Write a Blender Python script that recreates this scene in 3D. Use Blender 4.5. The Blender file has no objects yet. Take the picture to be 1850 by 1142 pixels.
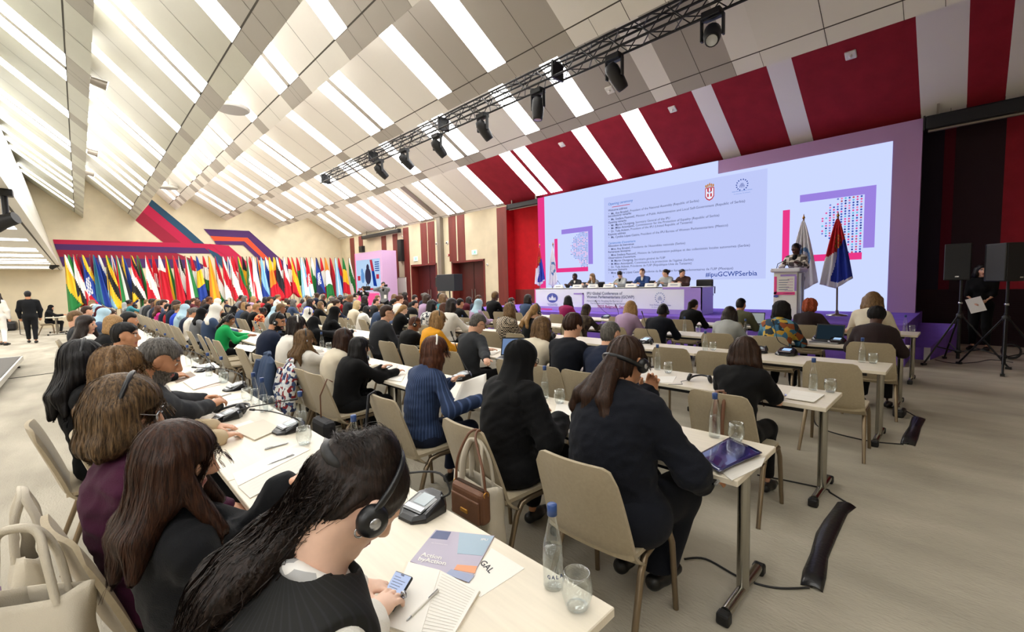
import bpy, math, random
import numpy as np
from mathutils import Vector, Matrix, Quaternion
random.seed(7); np.random.seed(7)
SC = bpy.context.scene
C = SC.collection
PI = math.pi
def R(a): return math.radians(a)

# ------------------------------------------------------------------ camera
FPX, EYE = 801.0, 1.66
def _n(v): v = np.asarray(v, float); return v/np.linalg.norm(v)
_dY = _n([143-925, 571-531, FPX]); _dX = _n([1750-925, 571-490, FPX])
_dX = _n(_dX - _dY*(_dX@_dY)); _dZ = np.cross(_dX, _dY)
if _dZ[1] < 0: _dZ = -_dZ
RW = np.stack([_dX, _dY, _dZ])
def _ray(px, py): return RW@np.array([px-925.0, 571.0-py, FPX])
def atz(px, py, z):
    d = _ray(px, py); p = d*((z-EYE)/d[2]); p[2] += EYE; return p
def atx(px, py, x):
    d = _ray(px, py); p = d*(x/d[0]); p[2] += EYE; return p
def aty(px, py, y):
    d = _ray(px, py); p = d*(y/d[1]); p[2] += EYE; return p
cam = bpy.data.cameras.new('camera'); cam.sensor_width = 36.0; cam.lens = FPX/1850*36
cam.clip_start = 0.05; cam.clip_end = 200
camo = bpy.data.objects.new('camera', cam); C.objects.link(camo)
M3 = Matrix([[RW[i][0], RW[i][1], -RW[i][2]] for i in range(3)])
camo.matrix_world = Matrix.Translation((0, 0, EYE))@M3.to_4x4()
SC.camera = camo

# ------------------------------------------------------------------ materials
_mats = {}
def lin(c):
    return tuple((x/12.92 if x <= .04045 else ((x+.055)/1.055)**2.4) for x in c)
def hexc(h):
    h = h.lstrip('#'); return lin(tuple(int(h[i:i+2], 16)/255 for i in (0, 2, 4)))
def col(c):
    return hexc(c) if isinstance(c, str) else c
def mat(name, c, rough=.6, metal=0., bump=0., bscale=200., var=0., vscale=8., spec=.5, stretch=None, sheen=0., coat=0., emit=None, estr=0., c2=None, trans=0.):
    if name in _mats: return _mats[name]
    m = bpy.data.materials.new(name); m.use_nodes = True; _mats[name] = m
    nt = m.node_tree; N = nt.nodes; L = nt.links; b = N['Principled BSDF']
    c = col(c)
    b.inputs['Base Color'].default_value = (*c, 1); b.inputs['Roughness'].default_value = rough
    b.inputs['Metallic'].default_value = metal; b.inputs['Specular IOR Level'].default_value = spec
    if sheen: b.inputs['Sheen Weight'].default_value = sheen
    if coat: b.inputs['Coat Weight'].default_value = coat
    if trans: b.inputs['Transmission Weight'].default_value = trans
    if emit is not None:
        b.inputs['Emission Color'].default_value = (*col(emit), 1); b.inputs['Emission Strength'].default_value = estr
    if var or bump:
        tc = N.new('ShaderNodeTexCoord'); mp = N.new('ShaderNodeMapping'); L.new(tc.outputs['Object'], mp.inputs[0])
        if stretch: mp.inputs['Scale'].default_value = stretch
        if var:
            nz = N.new('ShaderNodeTexNoise'); nz.inputs['Scale'].default_value = vscale; nz.inputs['Detail'].default_value = 5
            L.new(mp.outputs[0], nz.inputs[0])
            mx = N.new('ShaderNodeMix'); mx.data_type = 'RGBA'
            cr = N.new('ShaderNodeMapRange'); cr.inputs[1].default_value = .3; cr.inputs[2].default_value = .7
            L.new(nz.outputs[0], cr.inputs[0]); L.new(cr.outputs[0], mx.inputs[0])
            d = col(c2) if c2 is not None else tuple(x*(1-var) for x in c)
            e = c if c2 is not None else tuple(min(1, x*(1+var)) for x in c)
            mx.inputs[6].default_value = (*d, 1); mx.inputs[7].default_value = (*e, 1)
            L.new(mx.outputs[2], b.inputs['Base Color'])
        if bump:
            n2 = N.new('ShaderNodeTexNoise'); n2.inputs['Scale'].default_value = bscale; n2.inputs['Detail'].default_value = 3
            L.new(mp.outputs[0], n2.inputs[0])
            bp = N.new('ShaderNodeBump'); bp.inputs['Strength'].default_value = bump; bp.inputs['Distance'].default_value = .01
            L.new(n2.outputs[0], bp.inputs['Height']); L.new(bp.outputs[0], b.inputs['Normal'])
    return m
def mat_emit(name, c, s):
    if name in _mats: return _mats[name]
    m = bpy.data.materials.new(name); m.use_nodes = True; _mats[name] = m
    nt = m.node_tree; nt.nodes.clear()
    e = nt.nodes.new('ShaderNodeEmission'); o = nt.nodes.new('ShaderNodeOutputMaterial')
    e.inputs[0].default_value = (*col(c), 1); e.inputs[1].default_value = s
    nt.links.new(e.outputs[0], o.inputs[0]); return m
def mat_glass(name, tint=(.97, .985, .985), facing=.18):
    if name in _mats: return _mats[name]
    m = bpy.data.materials.new(name); m.use_nodes = True; _mats[name] = m
    nt = m.node_tree; N = nt.nodes; L = nt.links; N.clear()
    t = N.new('ShaderNodeBsdfTransparent'); t.inputs[0].default_value = (*tint, 1)
    g = N.new('ShaderNodeBsdfGlossy'); g.inputs['Roughness'].default_value = .03; g.inputs[0].default_value = (.9, .92, .92, 1)
    lw = N.new('ShaderNodeLayerWeight'); lw.inputs[0].default_value = facing
    mr = N.new('ShaderNodeMapRange'); mr.inputs[3].default_value = .03; mr.inputs[4].default_value = .8
    mx = N.new('ShaderNodeMixShader'); o = N.new('ShaderNodeOutputMaterial')
    L.new(lw.outputs['Facing'], mr.inputs[0]); L.new(mr.outputs[0], mx.inputs[0])
    L.new(t.outputs[0], mx.inputs[1]); L.new(g.outputs[0], mx.inputs[2]); L.new(mx.outputs[0], o.inputs[0])
    return m
def mat_pattern(name, kind, cols, scale=40., rough=.75):
    """woven / printed cloth: pinstripe, check, floral"""
    if name in _mats: return _mats[name]
    m = bpy.data.materials.new(name); m.use_nodes = True; _mats[name] = m
    nt = m.node_tree; N = nt.nodes; L = nt.links; b = N['Principled BSDF']; b.inputs['Roughness'].default_value = rough
    b.inputs['Specular IOR Level'].default_value = .25
    tc = N.new('ShaderNodeTexCoord'); cs = [col(c) for c in cols]
    mx = N.new('ShaderNodeMix'); mx.data_type = 'RGBA'
    mx.inputs[6].default_value = (*cs[0], 1); mx.inputs[7].default_value = (*cs[1], 1)
    if kind == 'pinstripe':
        sx = N.new('ShaderNodeSeparateXYZ'); L.new(tc.outputs['Object'], sx.inputs[0]); at_ = N.new('ShaderNodeMath'); at_.operation = 'ARCTAN2'
        sb = N.new('ShaderNodeMath'); sb.operation = 'SUBTRACT'; sb.inputs[1].default_value = .1; L.new(sx.outputs[0], sb.inputs[0])
        L.new(sx.outputs[1], at_.inputs[0]); L.new(sb.outputs[0], at_.inputs[1]); ml = N.new('ShaderNodeMath'); ml.operation = 'MULTIPLY'; ml.inputs[1].default_value = scale; L.new(at_.outputs[0], ml.inputs[0])
        sn = N.new('ShaderNodeMath'); sn.operation = 'SINE'; L.new(ml.outputs[0], sn.inputs[0])
        r = N.new('ShaderNodeMapRange'); r.inputs[1].default_value = .55; r.inputs[2].default_value = .9
        L.new(sn.outputs[0], r.inputs[0]); L.new(r.outputs[0], mx.inputs[0]); L.new(mx.outputs[2], b.inputs['Base Color'])
    elif kind == 'check':
        w = N.new('ShaderNodeTexChecker'); w.inputs['Scale'].default_value = scale
        w.inputs[1].default_value = (*cs[0], 1); w.inputs[2].default_value = (*cs[1], 1)
        L.new(tc.outputs['Object'], w.inputs[0]); L.new(w.outputs[0], b.inputs['Base Color'])
    else:
        v = N.new('ShaderNodeTexVoronoi'); v.inputs['Scale'].default_value = scale
        L.new(tc.outputs['Object'], v.inputs[0])
        s = N.new('ShaderNodeSeparateColor'); L.new(v.outputs['Color'], s.inputs[0])
        r = N.new('ShaderNodeValToRGB'); r.color_ramp.interpolation = 'CONSTANT'
        el = r.color_ramp.elements
        el[0].position = 0; el[0].color = (*cs[0], 1); el[1].position = 1./len(cs); el[1].color = (*cs[1], 1)
        for i in range(2, len(cs)):
            e = el.new(i/len(cs)); e.color = (*cs[i], 1)
        L.new(s.outputs[0], r.inputs[0]); L.new(r.outputs[0], b.inputs['Base Color'])
    return m

def crv(pts, n=5):
    P = [np.array(p, float) for p in pts]; out = []
    for i in range(len(P)-1):
        p0 = P[max(0, i-1)]; p3 = P[min(len(P)-1, i+2)]; a, b = P[i], P[i+1]
        for k in range(n):
            f = k/n; out.append(tuple(.5*(2*a+(b-p0)*f+(2*p0-5*a+4*b-p3)*f*f+(3*a-p0-3*b+p3)*f**3)))
    return out+[tuple(P[-1])]
# ------------------------------------------------------------------ mesh builder
class MB:
    def __init__(s): s.v = []; s.f = []; s.m = []; s.sm = []
    def add(s, vs, fs, mi=0, smooth=False):
        o = len(s.v); s.v.extend([tuple(map(float, p)) for p in vs])
        s.f.extend([tuple(i+o for i in f) for f in fs]); s.m.extend([mi]*len(fs)); s.sm.extend([smooth]*len(fs))
        return s
    def quad(s, a, b, c, d, mi=0): return s.add([a, b, c, d], [(0, 1, 2, 3)], mi)
    def box(s, c, sz, rz=0., mi=0, M=None):
        x, y, z = [q/2 for q in sz]; ca, sa = math.cos(rz), math.sin(rz); P = []
        for dx, dy, dz in ((-x, -y, -z), (x, -y, -z), (x, y, -z), (-x, y, -z), (-x, -y, z), (x, -y, z), (x, y, z), (-x, y, z)):
            p = Vector((dx*ca-dy*sa, dx*sa+dy*ca, dz))
            if M is not None: p = M@Vector((dx, dy, dz))
            P.append((p[0]+c[0], p[1]+c[1], p[2]+c[2]))
        return s.add(P, [(0, 3, 2, 1), (4, 5, 6, 7), (0, 1, 5, 4), (1, 2, 6, 5), (2, 3, 7, 6), (3, 0, 4, 7)], mi)
    def prism(s, poly, z0, z1, mi=0):
        """poly: (x, y) counter-clockwise"""
        n = len(poly); P = [(x, y, z0) for x, y in poly]+[(x, y, z1) for x, y in poly]
        F = [tuple(range(n-1, -1, -1)), tuple(range(n, 2*n))]+[(i, (i+1) % n, n+(i+1) % n, n+i) for i in range(n)]
        return s.add(P, F, mi)
    def slab(s, pts, d, mi=0):
        """flat polygon pts (3-D) thickened by vector d"""
        n = len(pts); d = np.asarray(d, float); P = [np.asarray(p, float) for p in pts]+[np.asarray(p, float)+d for p in pts]
        F = [tuple(range(n-1, -1, -1)), tuple(range(n, 2*n))]+[(i, (i+1) % n, n+(i+1) % n, n+i) for i in range(n)]
        return s.add(P, F, mi)
    def tube(s, path, r, n=8, mi=0, closed=False, cap=True, sx=1.):
        P = [Vector(p) for p in path]; k = len(P)
        rr = r if isinstance(r, (list, tuple)) else [r]*k
        T = []
        for i in range(k):
            a = P[(i-1) % k] if (closed or i > 0) else P[i]; b = P[(i+1) % k] if (closed or i < k-1) else P[i]
            t = b-a; T.append(t.normalized() if t.length > 1e-9 else Vector((0, 0, 1)))
        u = T[0].orthogonal().normalized(); V = []
        for i in range(k):
            if i:
                q = T[i-1].rotation_difference(T[i]); u = (q@u); u = (u-T[i]*u.dot(T[i])).normalized()
            w = T[i].cross(u)
            for j in range(n):
                a = 2*PI*j/n; V.append(P[i]+(u*math.cos(a)*sx+w*math.sin(a))*rr[i])
        F = []
        for i in range(k if closed else k-1):
            o, o2 = i*n, ((i+1) % k)*n
            for j in range(n): F.append((o+j, o+(j+1) % n, o2+(j+1) % n, o2+j))
        s.add(V, F, mi, True)
        if cap and not closed:
            s.add(V[:n], [tuple(range(n-1, -1, -1))], mi); s.add(V[-n:], [tuple(range(n))], mi)
        return s
    def lathe(s, prof, c=(0, 0, 0), n=20, mi=0, M=None):
        V = []; F = []
        for r, z in prof:
            for j in range(n):
                a = 2*PI*j/n; p = Vector((r*math.cos(a), r*math.sin(a), z))
                if M is not None: p = M@p
                V.append((p[0]+c[0], p[1]+c[1], p[2]+c[2]))
        for i in range(len(prof)-1):
            for j in range(n): F.append((i*n+j, i*n+(j+1) % n, (i+1)*n+(j+1) % n, (i+1)*n+j))
        return s.add(V, F, mi, True)
    def grid(s, P, mi=0, smooth=True, mf=None, flip=False):
        nu, nv = len(P), len(P[0]); V = [p for row in P for p in row]; F = []; ms = []
        for i in range(nu-1):
            for j in range(nv-1):
                f = (i*nv+j, (i+1)*nv+j, (i+1)*nv+j+1, i*nv+j+1)
                F.append(f[::-1] if flip else f); ms.append(mf(i, j) if mf else mi)
        o = len(s.v); s.v.extend([tuple(map(float, p)) for p in V]); s.f.extend([tuple(i+o for i in f) for f in F]); s.m.extend(ms); s.sm.extend([smooth]*len(F))
        return s
    def ball(s, c, r, n=12, k=8, mi=0, M=None):
        rr = r if isinstance(r, (tuple, list)) else (r, r, r)
        V = []; F = []
        for i in range(k+1):
            t = PI*i/k
            for j in range(n):
                a = 2*PI*j/n; p = Vector((rr[0]*math.sin(t)*math.cos(a), rr[1]*math.sin(t)*math.sin(a), -rr[2]*math.cos(t)))
                if M is not None: p = M@p
                V.append((p[0]+c[0], p[1]+c[1], p[2]+c[2]))
        for i in range(k):
            for j in range(n): F.append((i*n+j, i*n+(j+1) % n, (i+1)*n+(j+1) % n, (i+1)*n+j))
        return s.add(V, F, mi, True)
    def shift(s, d): s.v = [(x+d[0], y+d[1], z+d[2]) for x, y, z in s.v]; return s
    def merge(s, o, M=None, mi=None):
        V = [tuple(M@Vector(p)) for p in o.v] if M is not None else o.v
        k = len(s.v); s.v.extend(V); s.f.extend([tuple(i+k for i in f) for f in o.f]); s.m.extend(o.m if mi is None else [mi]*len(o.f)); s.sm.extend(o.sm); return s
    def mesh(s, name, mats):
        me = bpy.data.meshes.new(name); me.from_pydata(s.v, [], s.f)
        for m in (mats if isinstance(mats, (list, tuple)) else [mats]): me.materials.append(m)
        me.polygons.foreach_set('material_index', s.m); me.polygons.foreach_set('use_smooth', s.sm); me.update()
        return me
def obj(name, mb, mats, parent=None, bevel=0., seg=2, loc=None):
    me = mb.mesh(name, mats) if isinstance(mb, MB) else mb
    o = bpy.data.objects.new(name, me); C.objects.link(o)
    if parent is not None: o.parent = parent
    if loc is not None: o.location = loc
    if bevel:
        b = o.modifiers.new('edge', 'BEVEL'); b.width = bevel; b.segments = seg; b.limit_method = 'ANGLE'; b.angle_limit = R(40)
    return o
def tag(o, label=None, cat=None, group=None, kind=None):
    if label: o['label'] = label
    if cat: o['category'] = cat
    if group: o['group'] = group
    if kind: o['kind'] = kind
    return o
def thing(name, label, cat, loc=(0, 0, 0), rz=0., group=None):
    o = bpy.data.objects.new(name, None); C.objects.link(o); o.location = loc; o.rotation_euler = (0, 0, rz)
    o.empty_display_size = .1
    return tag(o, label, cat, group)
def struct(name, mb, m, bevel=0., parent=None):
    o = obj(name, mb, m, parent, bevel); o['kind'] = 'structure'; return o
def dup(root, loc, rz=0., label=None, group=None):
    r = root.copy(); C.objects.link(r); r.location = loc; r.rotation_euler = (0, 0, rz)
    if label: r['label'] = label
    if group: r['group'] = group
    for ch in list(root.children):
        c = ch.copy(); C.objects.link(c); c.parent = r
        for g in list(ch.children):
            d = g.copy(); C.objects.link(d); d.parent = c
    return r
def ordinal(n):
    W = 'first second third fourth fifth sixth seventh eighth ninth tenth eleventh twelfth thirteenth fourteenth fifteenth sixteenth seventeenth eighteenth nineteenth twentieth'.split()
    if n <= 20: return W[n-1]
    t = {2: 'twenty', 3: 'thirty', 4: 'forty', 5: 'fifty', 6: 'sixty'}[n//10]
    return t+'-'+W[n % 10-1] if n % 10 else t[:-1]+'ieth'

# ------------------------------------------------------------------ lettering (built-in font turned into meshes)
_txt = []
def text(s, size=1., bold=0., align='LEFT'):
    cu = bpy.data.curves.new('lettering', 'FONT'); cu.body = s; cu.size = size; cu.align_x = align; cu.offset = bold; cu.resolution_u = 2; cu.fill_mode = 'FRONT'
    o = bpy.data.objects.new('lettering', cu); C.objects.link(o); _txt.append(o); return o
def text_flush(objs):
    bpy.context.view_layer.update(); dg = bpy.context.evaluated_depsgraph_get(); out = []
    for o in objs:
        me = bpy.data.meshes.new_from_object(o.evaluated_get(dg))
        V = np.array([v.co for v in me.vertices]).reshape(-1, 3); F = [tuple(p.vertices) for p in me.polygons]
        out.append((V, F)); bpy.data.meshes.remove(me)
    for o in objs:
        cu = o.data; bpy.data.objects.remove(o); bpy.data.curves.remove(cu)
    return out
class Txt:
    """lettering laid on a plane: o origin, x reading direction, y up; queued and converted together"""
    q = []
    def __init__(s): s.items = []
    def put(s, st, o, x, y, h=None, w=None, bold=0., mi=0, align='LEFT'):
        t = text(st, 1., bold, align); s.items.append((t, None if o is None else np.asarray(o, float), _n(x), _n(y), h, w, mi)); return s
    def build(s):
        mb = MB()
        for (V, F), (t, o, x, y, h, w, mi) in zip(text_flush([i[0] for i in s.items]), s.items):
            if not len(V): continue
            sx = sy = h or 1.
            if w is not None:
                ww = V[:, 0].max()-V[:, 0].min(); sx = w/ww
                if h is None: sy = sx
            if o is None: o = nxt
            nxt = o+x*(V[:, 0].max()*sx+.3*sx)
            mb.add(o+np.outer(V[:, 0]*sx, x)+np.outer(V[:, 1]*sy, y), F, mi)
        return mb
# ================================================================== ROOM
YF, XW = 32.1, 13.9
YN, XL = -6.0, -7.5
m_carpet = mat('carpet', '#aca596', .95, bump=.6, bscale=70, var=.2, vscale=2.2, spec=.1, stretch=(1, .35, 1))
m_beige = mat('wall_beige', '#d0c4a9', .8, var=.07, vscale=1.5, bump=.1, bscale=60, spec=.2)
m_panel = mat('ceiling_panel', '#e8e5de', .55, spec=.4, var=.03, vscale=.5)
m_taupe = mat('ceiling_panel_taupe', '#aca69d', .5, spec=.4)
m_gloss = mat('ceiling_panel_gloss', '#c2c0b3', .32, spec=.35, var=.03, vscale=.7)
m_red = mat('wall_red', '#92222f', .8, bump=.2, bscale=150, var=.12, vscale=3, spec=.2)
m_redb = mat('wall_red_bright', '#b3131c', .8, bump=.2, bscale=150, var=.1, vscale=4, spec=.2)
m_seam = mat('seam', '#4b4740', .8)
m_white_panel = mat('ceiling_panel_white', '#eae7e1', .5)
m_light = mat_emit('strip_light', (1.0, .99, .97), 12.0); m_lighto = mat_emit('strip_light_open_side', (1.0, .99, .97), 9.5); m_lightl = mat_emit('strip_light_low', (1.0, .99, .97), 6.5)
m_mahog = mat('mahogany', '#6d2a24', .45, var=.15, vscale=6, stretch=(1, 1, .15), spec=.4)
m_door = mat('door_wood', '#4a1512', .4, var=.2, vscale=5, stretch=(1, 1, .15))
m_black = mat('black_plastic', '#121214', .5)
m_blackm = mat('black_metal', '#1a1a1c', .4, metal=.3)
m_chrome = mat('chrome', '#a8a59c', .22, metal=1.)
m_steel = mat('steel', '#8b8378', .4, metal=.6)
m_white = mat('white_plastic', '#e6e4de', .5)
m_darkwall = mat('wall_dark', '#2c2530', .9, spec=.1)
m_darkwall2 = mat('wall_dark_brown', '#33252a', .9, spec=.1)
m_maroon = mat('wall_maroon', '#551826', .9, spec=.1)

fl = MB(); fl.quad((XL, YN, 0), (18, YN, 0), (18, YF, 0), (XL, YF, 0)); struct('floor', fl, m_carpet)

# --- pleated ceiling: five ridges running the length of the hall
TIP = [(13.9, 5.12, .62), (9.85, 5.73, .61), (6.82, 5.93, .63), (4.35, 6.33, 1.02), (2.51, 5.65, 1.0), (.42, 5.57, .91)]
XT = [9.85, 6.82, 4.35, 2.51, .42, -1.51]
ST = [(6.7, 7.25), (8.52, 9.07), (11.16, 11.74), (11.94, 12.51), (14.53, 15.08), (17.35, 17.9), (18.1, 18.64), (20.03, 20.6), (20.76, 21.28), (22.58, 23.14), (23.95, 24.52), (25.28, 25.92), (28.42, 28.95), (29.78, 30.32)]
OFFP = [(-5.2, -4.7), (-2.6, -2.1), (-.9, -.4), (.15, .39), (.39, .87), (2.92, 3.42), (4.67, 5.17)]
BND = .3
ce = MB()          # materials: 0 panel 1 taupe 2 gloss 3 red 4 seam 5 white
def fz(k, x): return TIP[k][1]+TIP[k][2]*(TIP[k][0]-x)
def fquad(k, xa, xb, ya, yb, mi, dz=0.):
    ce.quad((xa, ya, fz(k, xa)-dz), (xb, ya, fz(k, xb)-dz), (xb, yb, fz(k, xb)-dz), (xa, yb, fz(k, xa)-dz), mi)
def pans():
    """cut lines along the hall: (y0, y1, kind)"""
    ev = sorted(ST+OFFP); out = []; y = YN
    for a, b in ev:
        if a > y: out.append((y, a, 'gap' if a-y < .4 else 'pan'))
        out.append((a, b, 'lit' if (a, b) in ST else 'off')); y = b
    out.append((y, YF, 'pan')); return out
PN = pans()
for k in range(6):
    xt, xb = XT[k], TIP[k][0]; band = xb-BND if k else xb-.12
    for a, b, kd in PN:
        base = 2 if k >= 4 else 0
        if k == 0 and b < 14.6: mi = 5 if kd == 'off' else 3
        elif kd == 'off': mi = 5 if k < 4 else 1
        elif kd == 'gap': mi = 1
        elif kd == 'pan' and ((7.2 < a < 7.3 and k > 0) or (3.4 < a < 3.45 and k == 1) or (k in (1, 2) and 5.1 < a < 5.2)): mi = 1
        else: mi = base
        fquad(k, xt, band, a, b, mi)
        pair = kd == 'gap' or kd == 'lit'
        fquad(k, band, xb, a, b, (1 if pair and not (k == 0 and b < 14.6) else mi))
        if kd == 'pan' and b-a > 1.2 and not (k == 0 and b < 14.6):
            n = 2 if b-a < 3.4 else 3
            for q in range(1, n):
                y = a+(b-a)*q/n; fquad(k, xt, xb, y-.006, y+.006, 4, .003)
        if kd in ('lit', 'off', 'gap'):
            for y in (a, b): fquad(k, band, xb, y-.004, y+.004, 4, .003)
    y0 = YN if k else 14.6
    fquad(k, band-.012, band+.008, y0, YF, 4, .003)
    # riser behind the fold
    if k < 5:
        xr = XT[k]; ce.quad((xr, YN, TIP[k+1][1]), (xr, YF, TIP[k+1][1]), (xr, YF, fz(k, xr)), (xr, YN, fz(k, xr)), 0)
ce.quad((13.9, YN, 5.12), (13.9, .9, 5.12), (18, .9, 5.12), (18, YN, 5.12), 3)
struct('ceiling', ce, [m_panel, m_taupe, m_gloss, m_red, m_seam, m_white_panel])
FN = ['slope that meets the stage wall', 'second slope out from the stage', 'third slope out from the stage', 'fourth slope out from the stage', 'fifth slope out from the stage', 'glossy slope beside the low ceiling']
for k in range(6):
    for i, (a, b) in enumerate((ST if k < 4 else [q for q in OFFP if q[1]-q[0] > .3]+ST)):  # open-side slopes also get out-of-view strips, added to brighten the foreground
        mb = MB(); xa, xb = XT[k]+.03, TIP[k][0]-(BND if k else .14); s = TIP[k][2]
        n = _n([s, 0, 1]); d = -n*.012
        mb.slab([(xa-n[0]*.003, a, fz(k, xa)-n[2]*.003), (xb-n[0]*.003, a, fz(k, xb)-n[2]*.003), (xb-n[0]*.003, b, fz(k, xb)-n[2]*.003), (xa-n[0]*.003, b, fz(k, xa)-n[2]*.003)][::-1], -d)
        o = obj('ceiling_light', mb, m_light if k < 4 else m_lighto)
        tag(o, 'long white strip light, %s from the camera along the %s' % (ordinal(i+1), FN[k]), 'light', 'strip lights of the pleated ceiling')
# fascia down to the low ceiling on the open side, and that ceiling
fa = MB()
fa.quad((-1.51, YN, 7.33), (-1.51, YF, 7.33), (-.77, YF, 3.8), (-.77, YN, 3.8)).quad((-.77, YN, 3.8), (-.77, YF, 3.8), (-.5, YF, 2.9), (-.5, YN, 2.9))
struct('trim_1', fa, m_gloss)
lc = MB(); lc.quad((XL, YN, 2.9), (-.5, YN, 2.9), (-.5, YF, 2.9), (XL, YF, 2.9), 0)
lc.box((-.62, (YN+YF)/2, 2.897), (.03, YF-YN, .004), mi=1)
struct('ceiling_low', lc, [m_panel, m_seam])
LST = [(-1.2, -.6), (.3, .9), (2.9, 3.4), (4.6, 5.2)]+ST
for i, (a, b) in enumerate(LST):
    mb = MB(); mb.slab([(XL+.3, a, 2.897), (XL+.3, b, 2.897), (-.75, b, 2.897), (-.75, a, 2.897)], (0, 0, .015))
    tag(obj('ceiling_light', mb, m_lightl), 'white strip light across the low flat ceiling, %s from the camera' % ordinal(i+1), 'light', 'strip lights of the low ceiling')

# --- walls
w = MB(); w.quad((XL, YF, 0), (18, YF, 0), (18, YF, 8.3), (XL, YF, 8.3)); struct('wall_far', w, m_beige)
w = MB(); w.quad((XL, YN, 0), (XL, YF, 0), (XL, YF, 3), (XL, YN, 3)); struct('wall_left', w, m_beige)
w = MB(); w.quad((XL, YN, 0), (18, YN, 0), (18, YN, 8.5), (XL, YN, 8.5)); struct('wall_near', w, m_beige)
def wx(px, py, x=XW): p = atx(px, py, x); return p[1], p[2]
# painted bands of the far wall
AR = [m_crim, m_purp, m_dred, m_teal, m_oran] = [mat('band_crimson', '#b01040', .8), mat('band_purple', '#46205c', .8), mat('band_dark_red', '#8f1030', .8), mat('band_teal', '#1d4560', .8), mat('band_orange', '#ee4a24', .8)]
ART5 = [(3, [(765, 90), (1040, 315), (1215, 470), (1105, 440), (738, 132)]), (0, [(738, 132), (1105, 440), (1000, 436), (692, 185)]), (2, [(692, 185), (1000, 436), (855, 430), (635, 255)]),
        (0, [(-20, 407), (1105, 437), (1290, 448), (1200, 476), (-10, 442)]), (1, [(-10, 442), (1200, 476), (1290, 520), (960, 516), (5, 488)]), (2, [(5, 488), (960, 516), (1100, 570), (30, 545)]), (1, [(30, 545), (1100, 570), (1230, 640), (60, 622)]),
        (0, [(1180, 470), (1300, 448), (1540, 640), (1390, 640)]), (3, [(1200, 476), (1290, 520), (1420, 640), (1330, 640)])]
ART6 = [(1, [(-70, 78), (400, 98), (740, 400), (1000, 640), (900, 640), (620, 400), (385, 168), (0, 150)]), (4, [(0, 152), (385, 170), (620, 400), (560, 400), (350, 205), (40, 200)]), (1, [(40, 200), (350, 205), (560, 400), (500, 400), (340, 245), (60, 238)]),
        (0, [(-10, 232), (60, 238), (190, 250), (370, 410), (500, 520), (330, 520), (120, 330)])]
for i, (sc, ox, oy, A) in enumerate(((4.394, 100, 340, ART5), (5.71, 380, 400, ART6))):
    mb = MB()
    for n_, (mi, P) in enumerate(A):
        yy = YF-.012-.004*n_-.03*i; P3 = [aty(ox+x/sc, oy+y/sc, yy) for x, y in P]
        mb.slab([p for p in P3][::-1], (0, .01, 0), mi)
    struct('trim_%d' % (2+i), mb, AR)

# stage-side wall with its mahogany strips, two doors and the red recess
K4 = 4.3925
def cx4(x, y): return wx(600+x/K4, 340+y/K4)
Y1 = cx4(948, 575)[0]; Y2 = cx4(1212, 556)[0]; Y3 = cx4(627, 605)[0]; Y4 = cx4(832, 591)[0]; YR = cx4(1392, 500)[0]
DT = 2.84
w = MB()
def wseg(y0, y1, z0, z1): w.quad((XW, y0, z0), (XW, y0, z1), (XW, y1, z1), (XW, y1, z0))
for a, b in ((YR, Y2), (Y1, Y4), (Y3, YF)): wseg(a, b, 0, 5.3)
wseg(Y2, Y1, DT, 5.3); wseg(Y4, Y3, DT, 5.3)
for a, b in ((Y2, Y1), (Y4, Y3)):
    for y in (a, b): w.quad((XW, y, 0), (XW+.9, y, 0), (XW+.9, y, DT), (XW, y, DT))
    w.quad((XW, a, DT), (XW+.9, a, DT), (XW+.9, b, DT), (XW, b, DT))
struct('wall_right', w, m_beige)
for i, (a, b) in enumerate(((Y2, Y1), (Y4, Y3))):
    mb = MB(); e = .008
    mb.box((XW+.42, (a+b)/2, DT/2), (.05, abs(b-a)-.01, DT-.01), mi=0)
    d = struct('door_%d' % (i+1), mb, m_door)
    mb = MB()
    for y in (a+.05, b-.05): mb.box((XW+.2, y, DT/2), (.46, .09, DT-.01))
    mb.box((XW+.2, (a+b)/2, DT-.05), (.46, abs(b-a)-.02, .09))
    obj('door_frame', mb, m_mahog, d)
    mb = MB()
    for s in (-.12, .12): mb.tube([(XW+.33, (a+b)/2+s, .9), (XW+.33, (a+b)/2+s, 1.4)], .02)
    obj('handle', mb, m_steel, d)
    mb = MB(); mb.box((XW+.388, (a+b)/2, DT/2), (.012, .02, DT-.1)); obj('door_gap', mb, m_black, d)
STR = [(145, 178, 395, 900), (215, 247, 380, 470), (395, 432, 372, 500), (485, 523, 360, 720), (570, 612, 312, 900), (708, 757, 275, 590), (765, 818, 265, 590), (932, 987, 222, 570), (1000, 1057, 210, 565), (1315, 1392, 150, 900)]
for i, (x0, x1, yt, yb) in enumerate(STR):
    a = cx4(x0, 470)[0]; b = cx4(x1, 470)[0]; z1 = min(5.14, cx4((x0+x1)/2, yt)[1]); z0 = cx4((x0+x1)/2, yb)[1] if yb < 800 else 0.
    if abs(z0-DT) < .25: z0 = DT
    mb = MB(); mb.box((XW-.012, (a+b)/2, (z0+z1)/2), (.024, abs(a-b), z1-z0)); struct('trim_%d' % (4+i), mb, m_mahog)
mb = MB(); a = cx4(860, 500)[0]; b = cx4(888, 500)[0]; mb.box((XW-.1, (a+b)/2, 2.6), (.2, abs(a-b), 5.1)); mb.box((XW-1.3, (a+b)/2, 5.92), (2.2, abs(a-b), .12), M=Matrix.Rotation(R(31.8), 3, 'Y'))
struct('column', mb, m_steel)
w = MB(); XR = 14.35
w.quad((XR, .9, 1.35), (XR, .9, 5.2), (XR, YR, 5.2), (XR, YR, 1.35)).quad((XW, YR, 0), (XR, YR, 0), (XR, YR, 5.2), (XW, YR, 5.2), 0)
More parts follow.
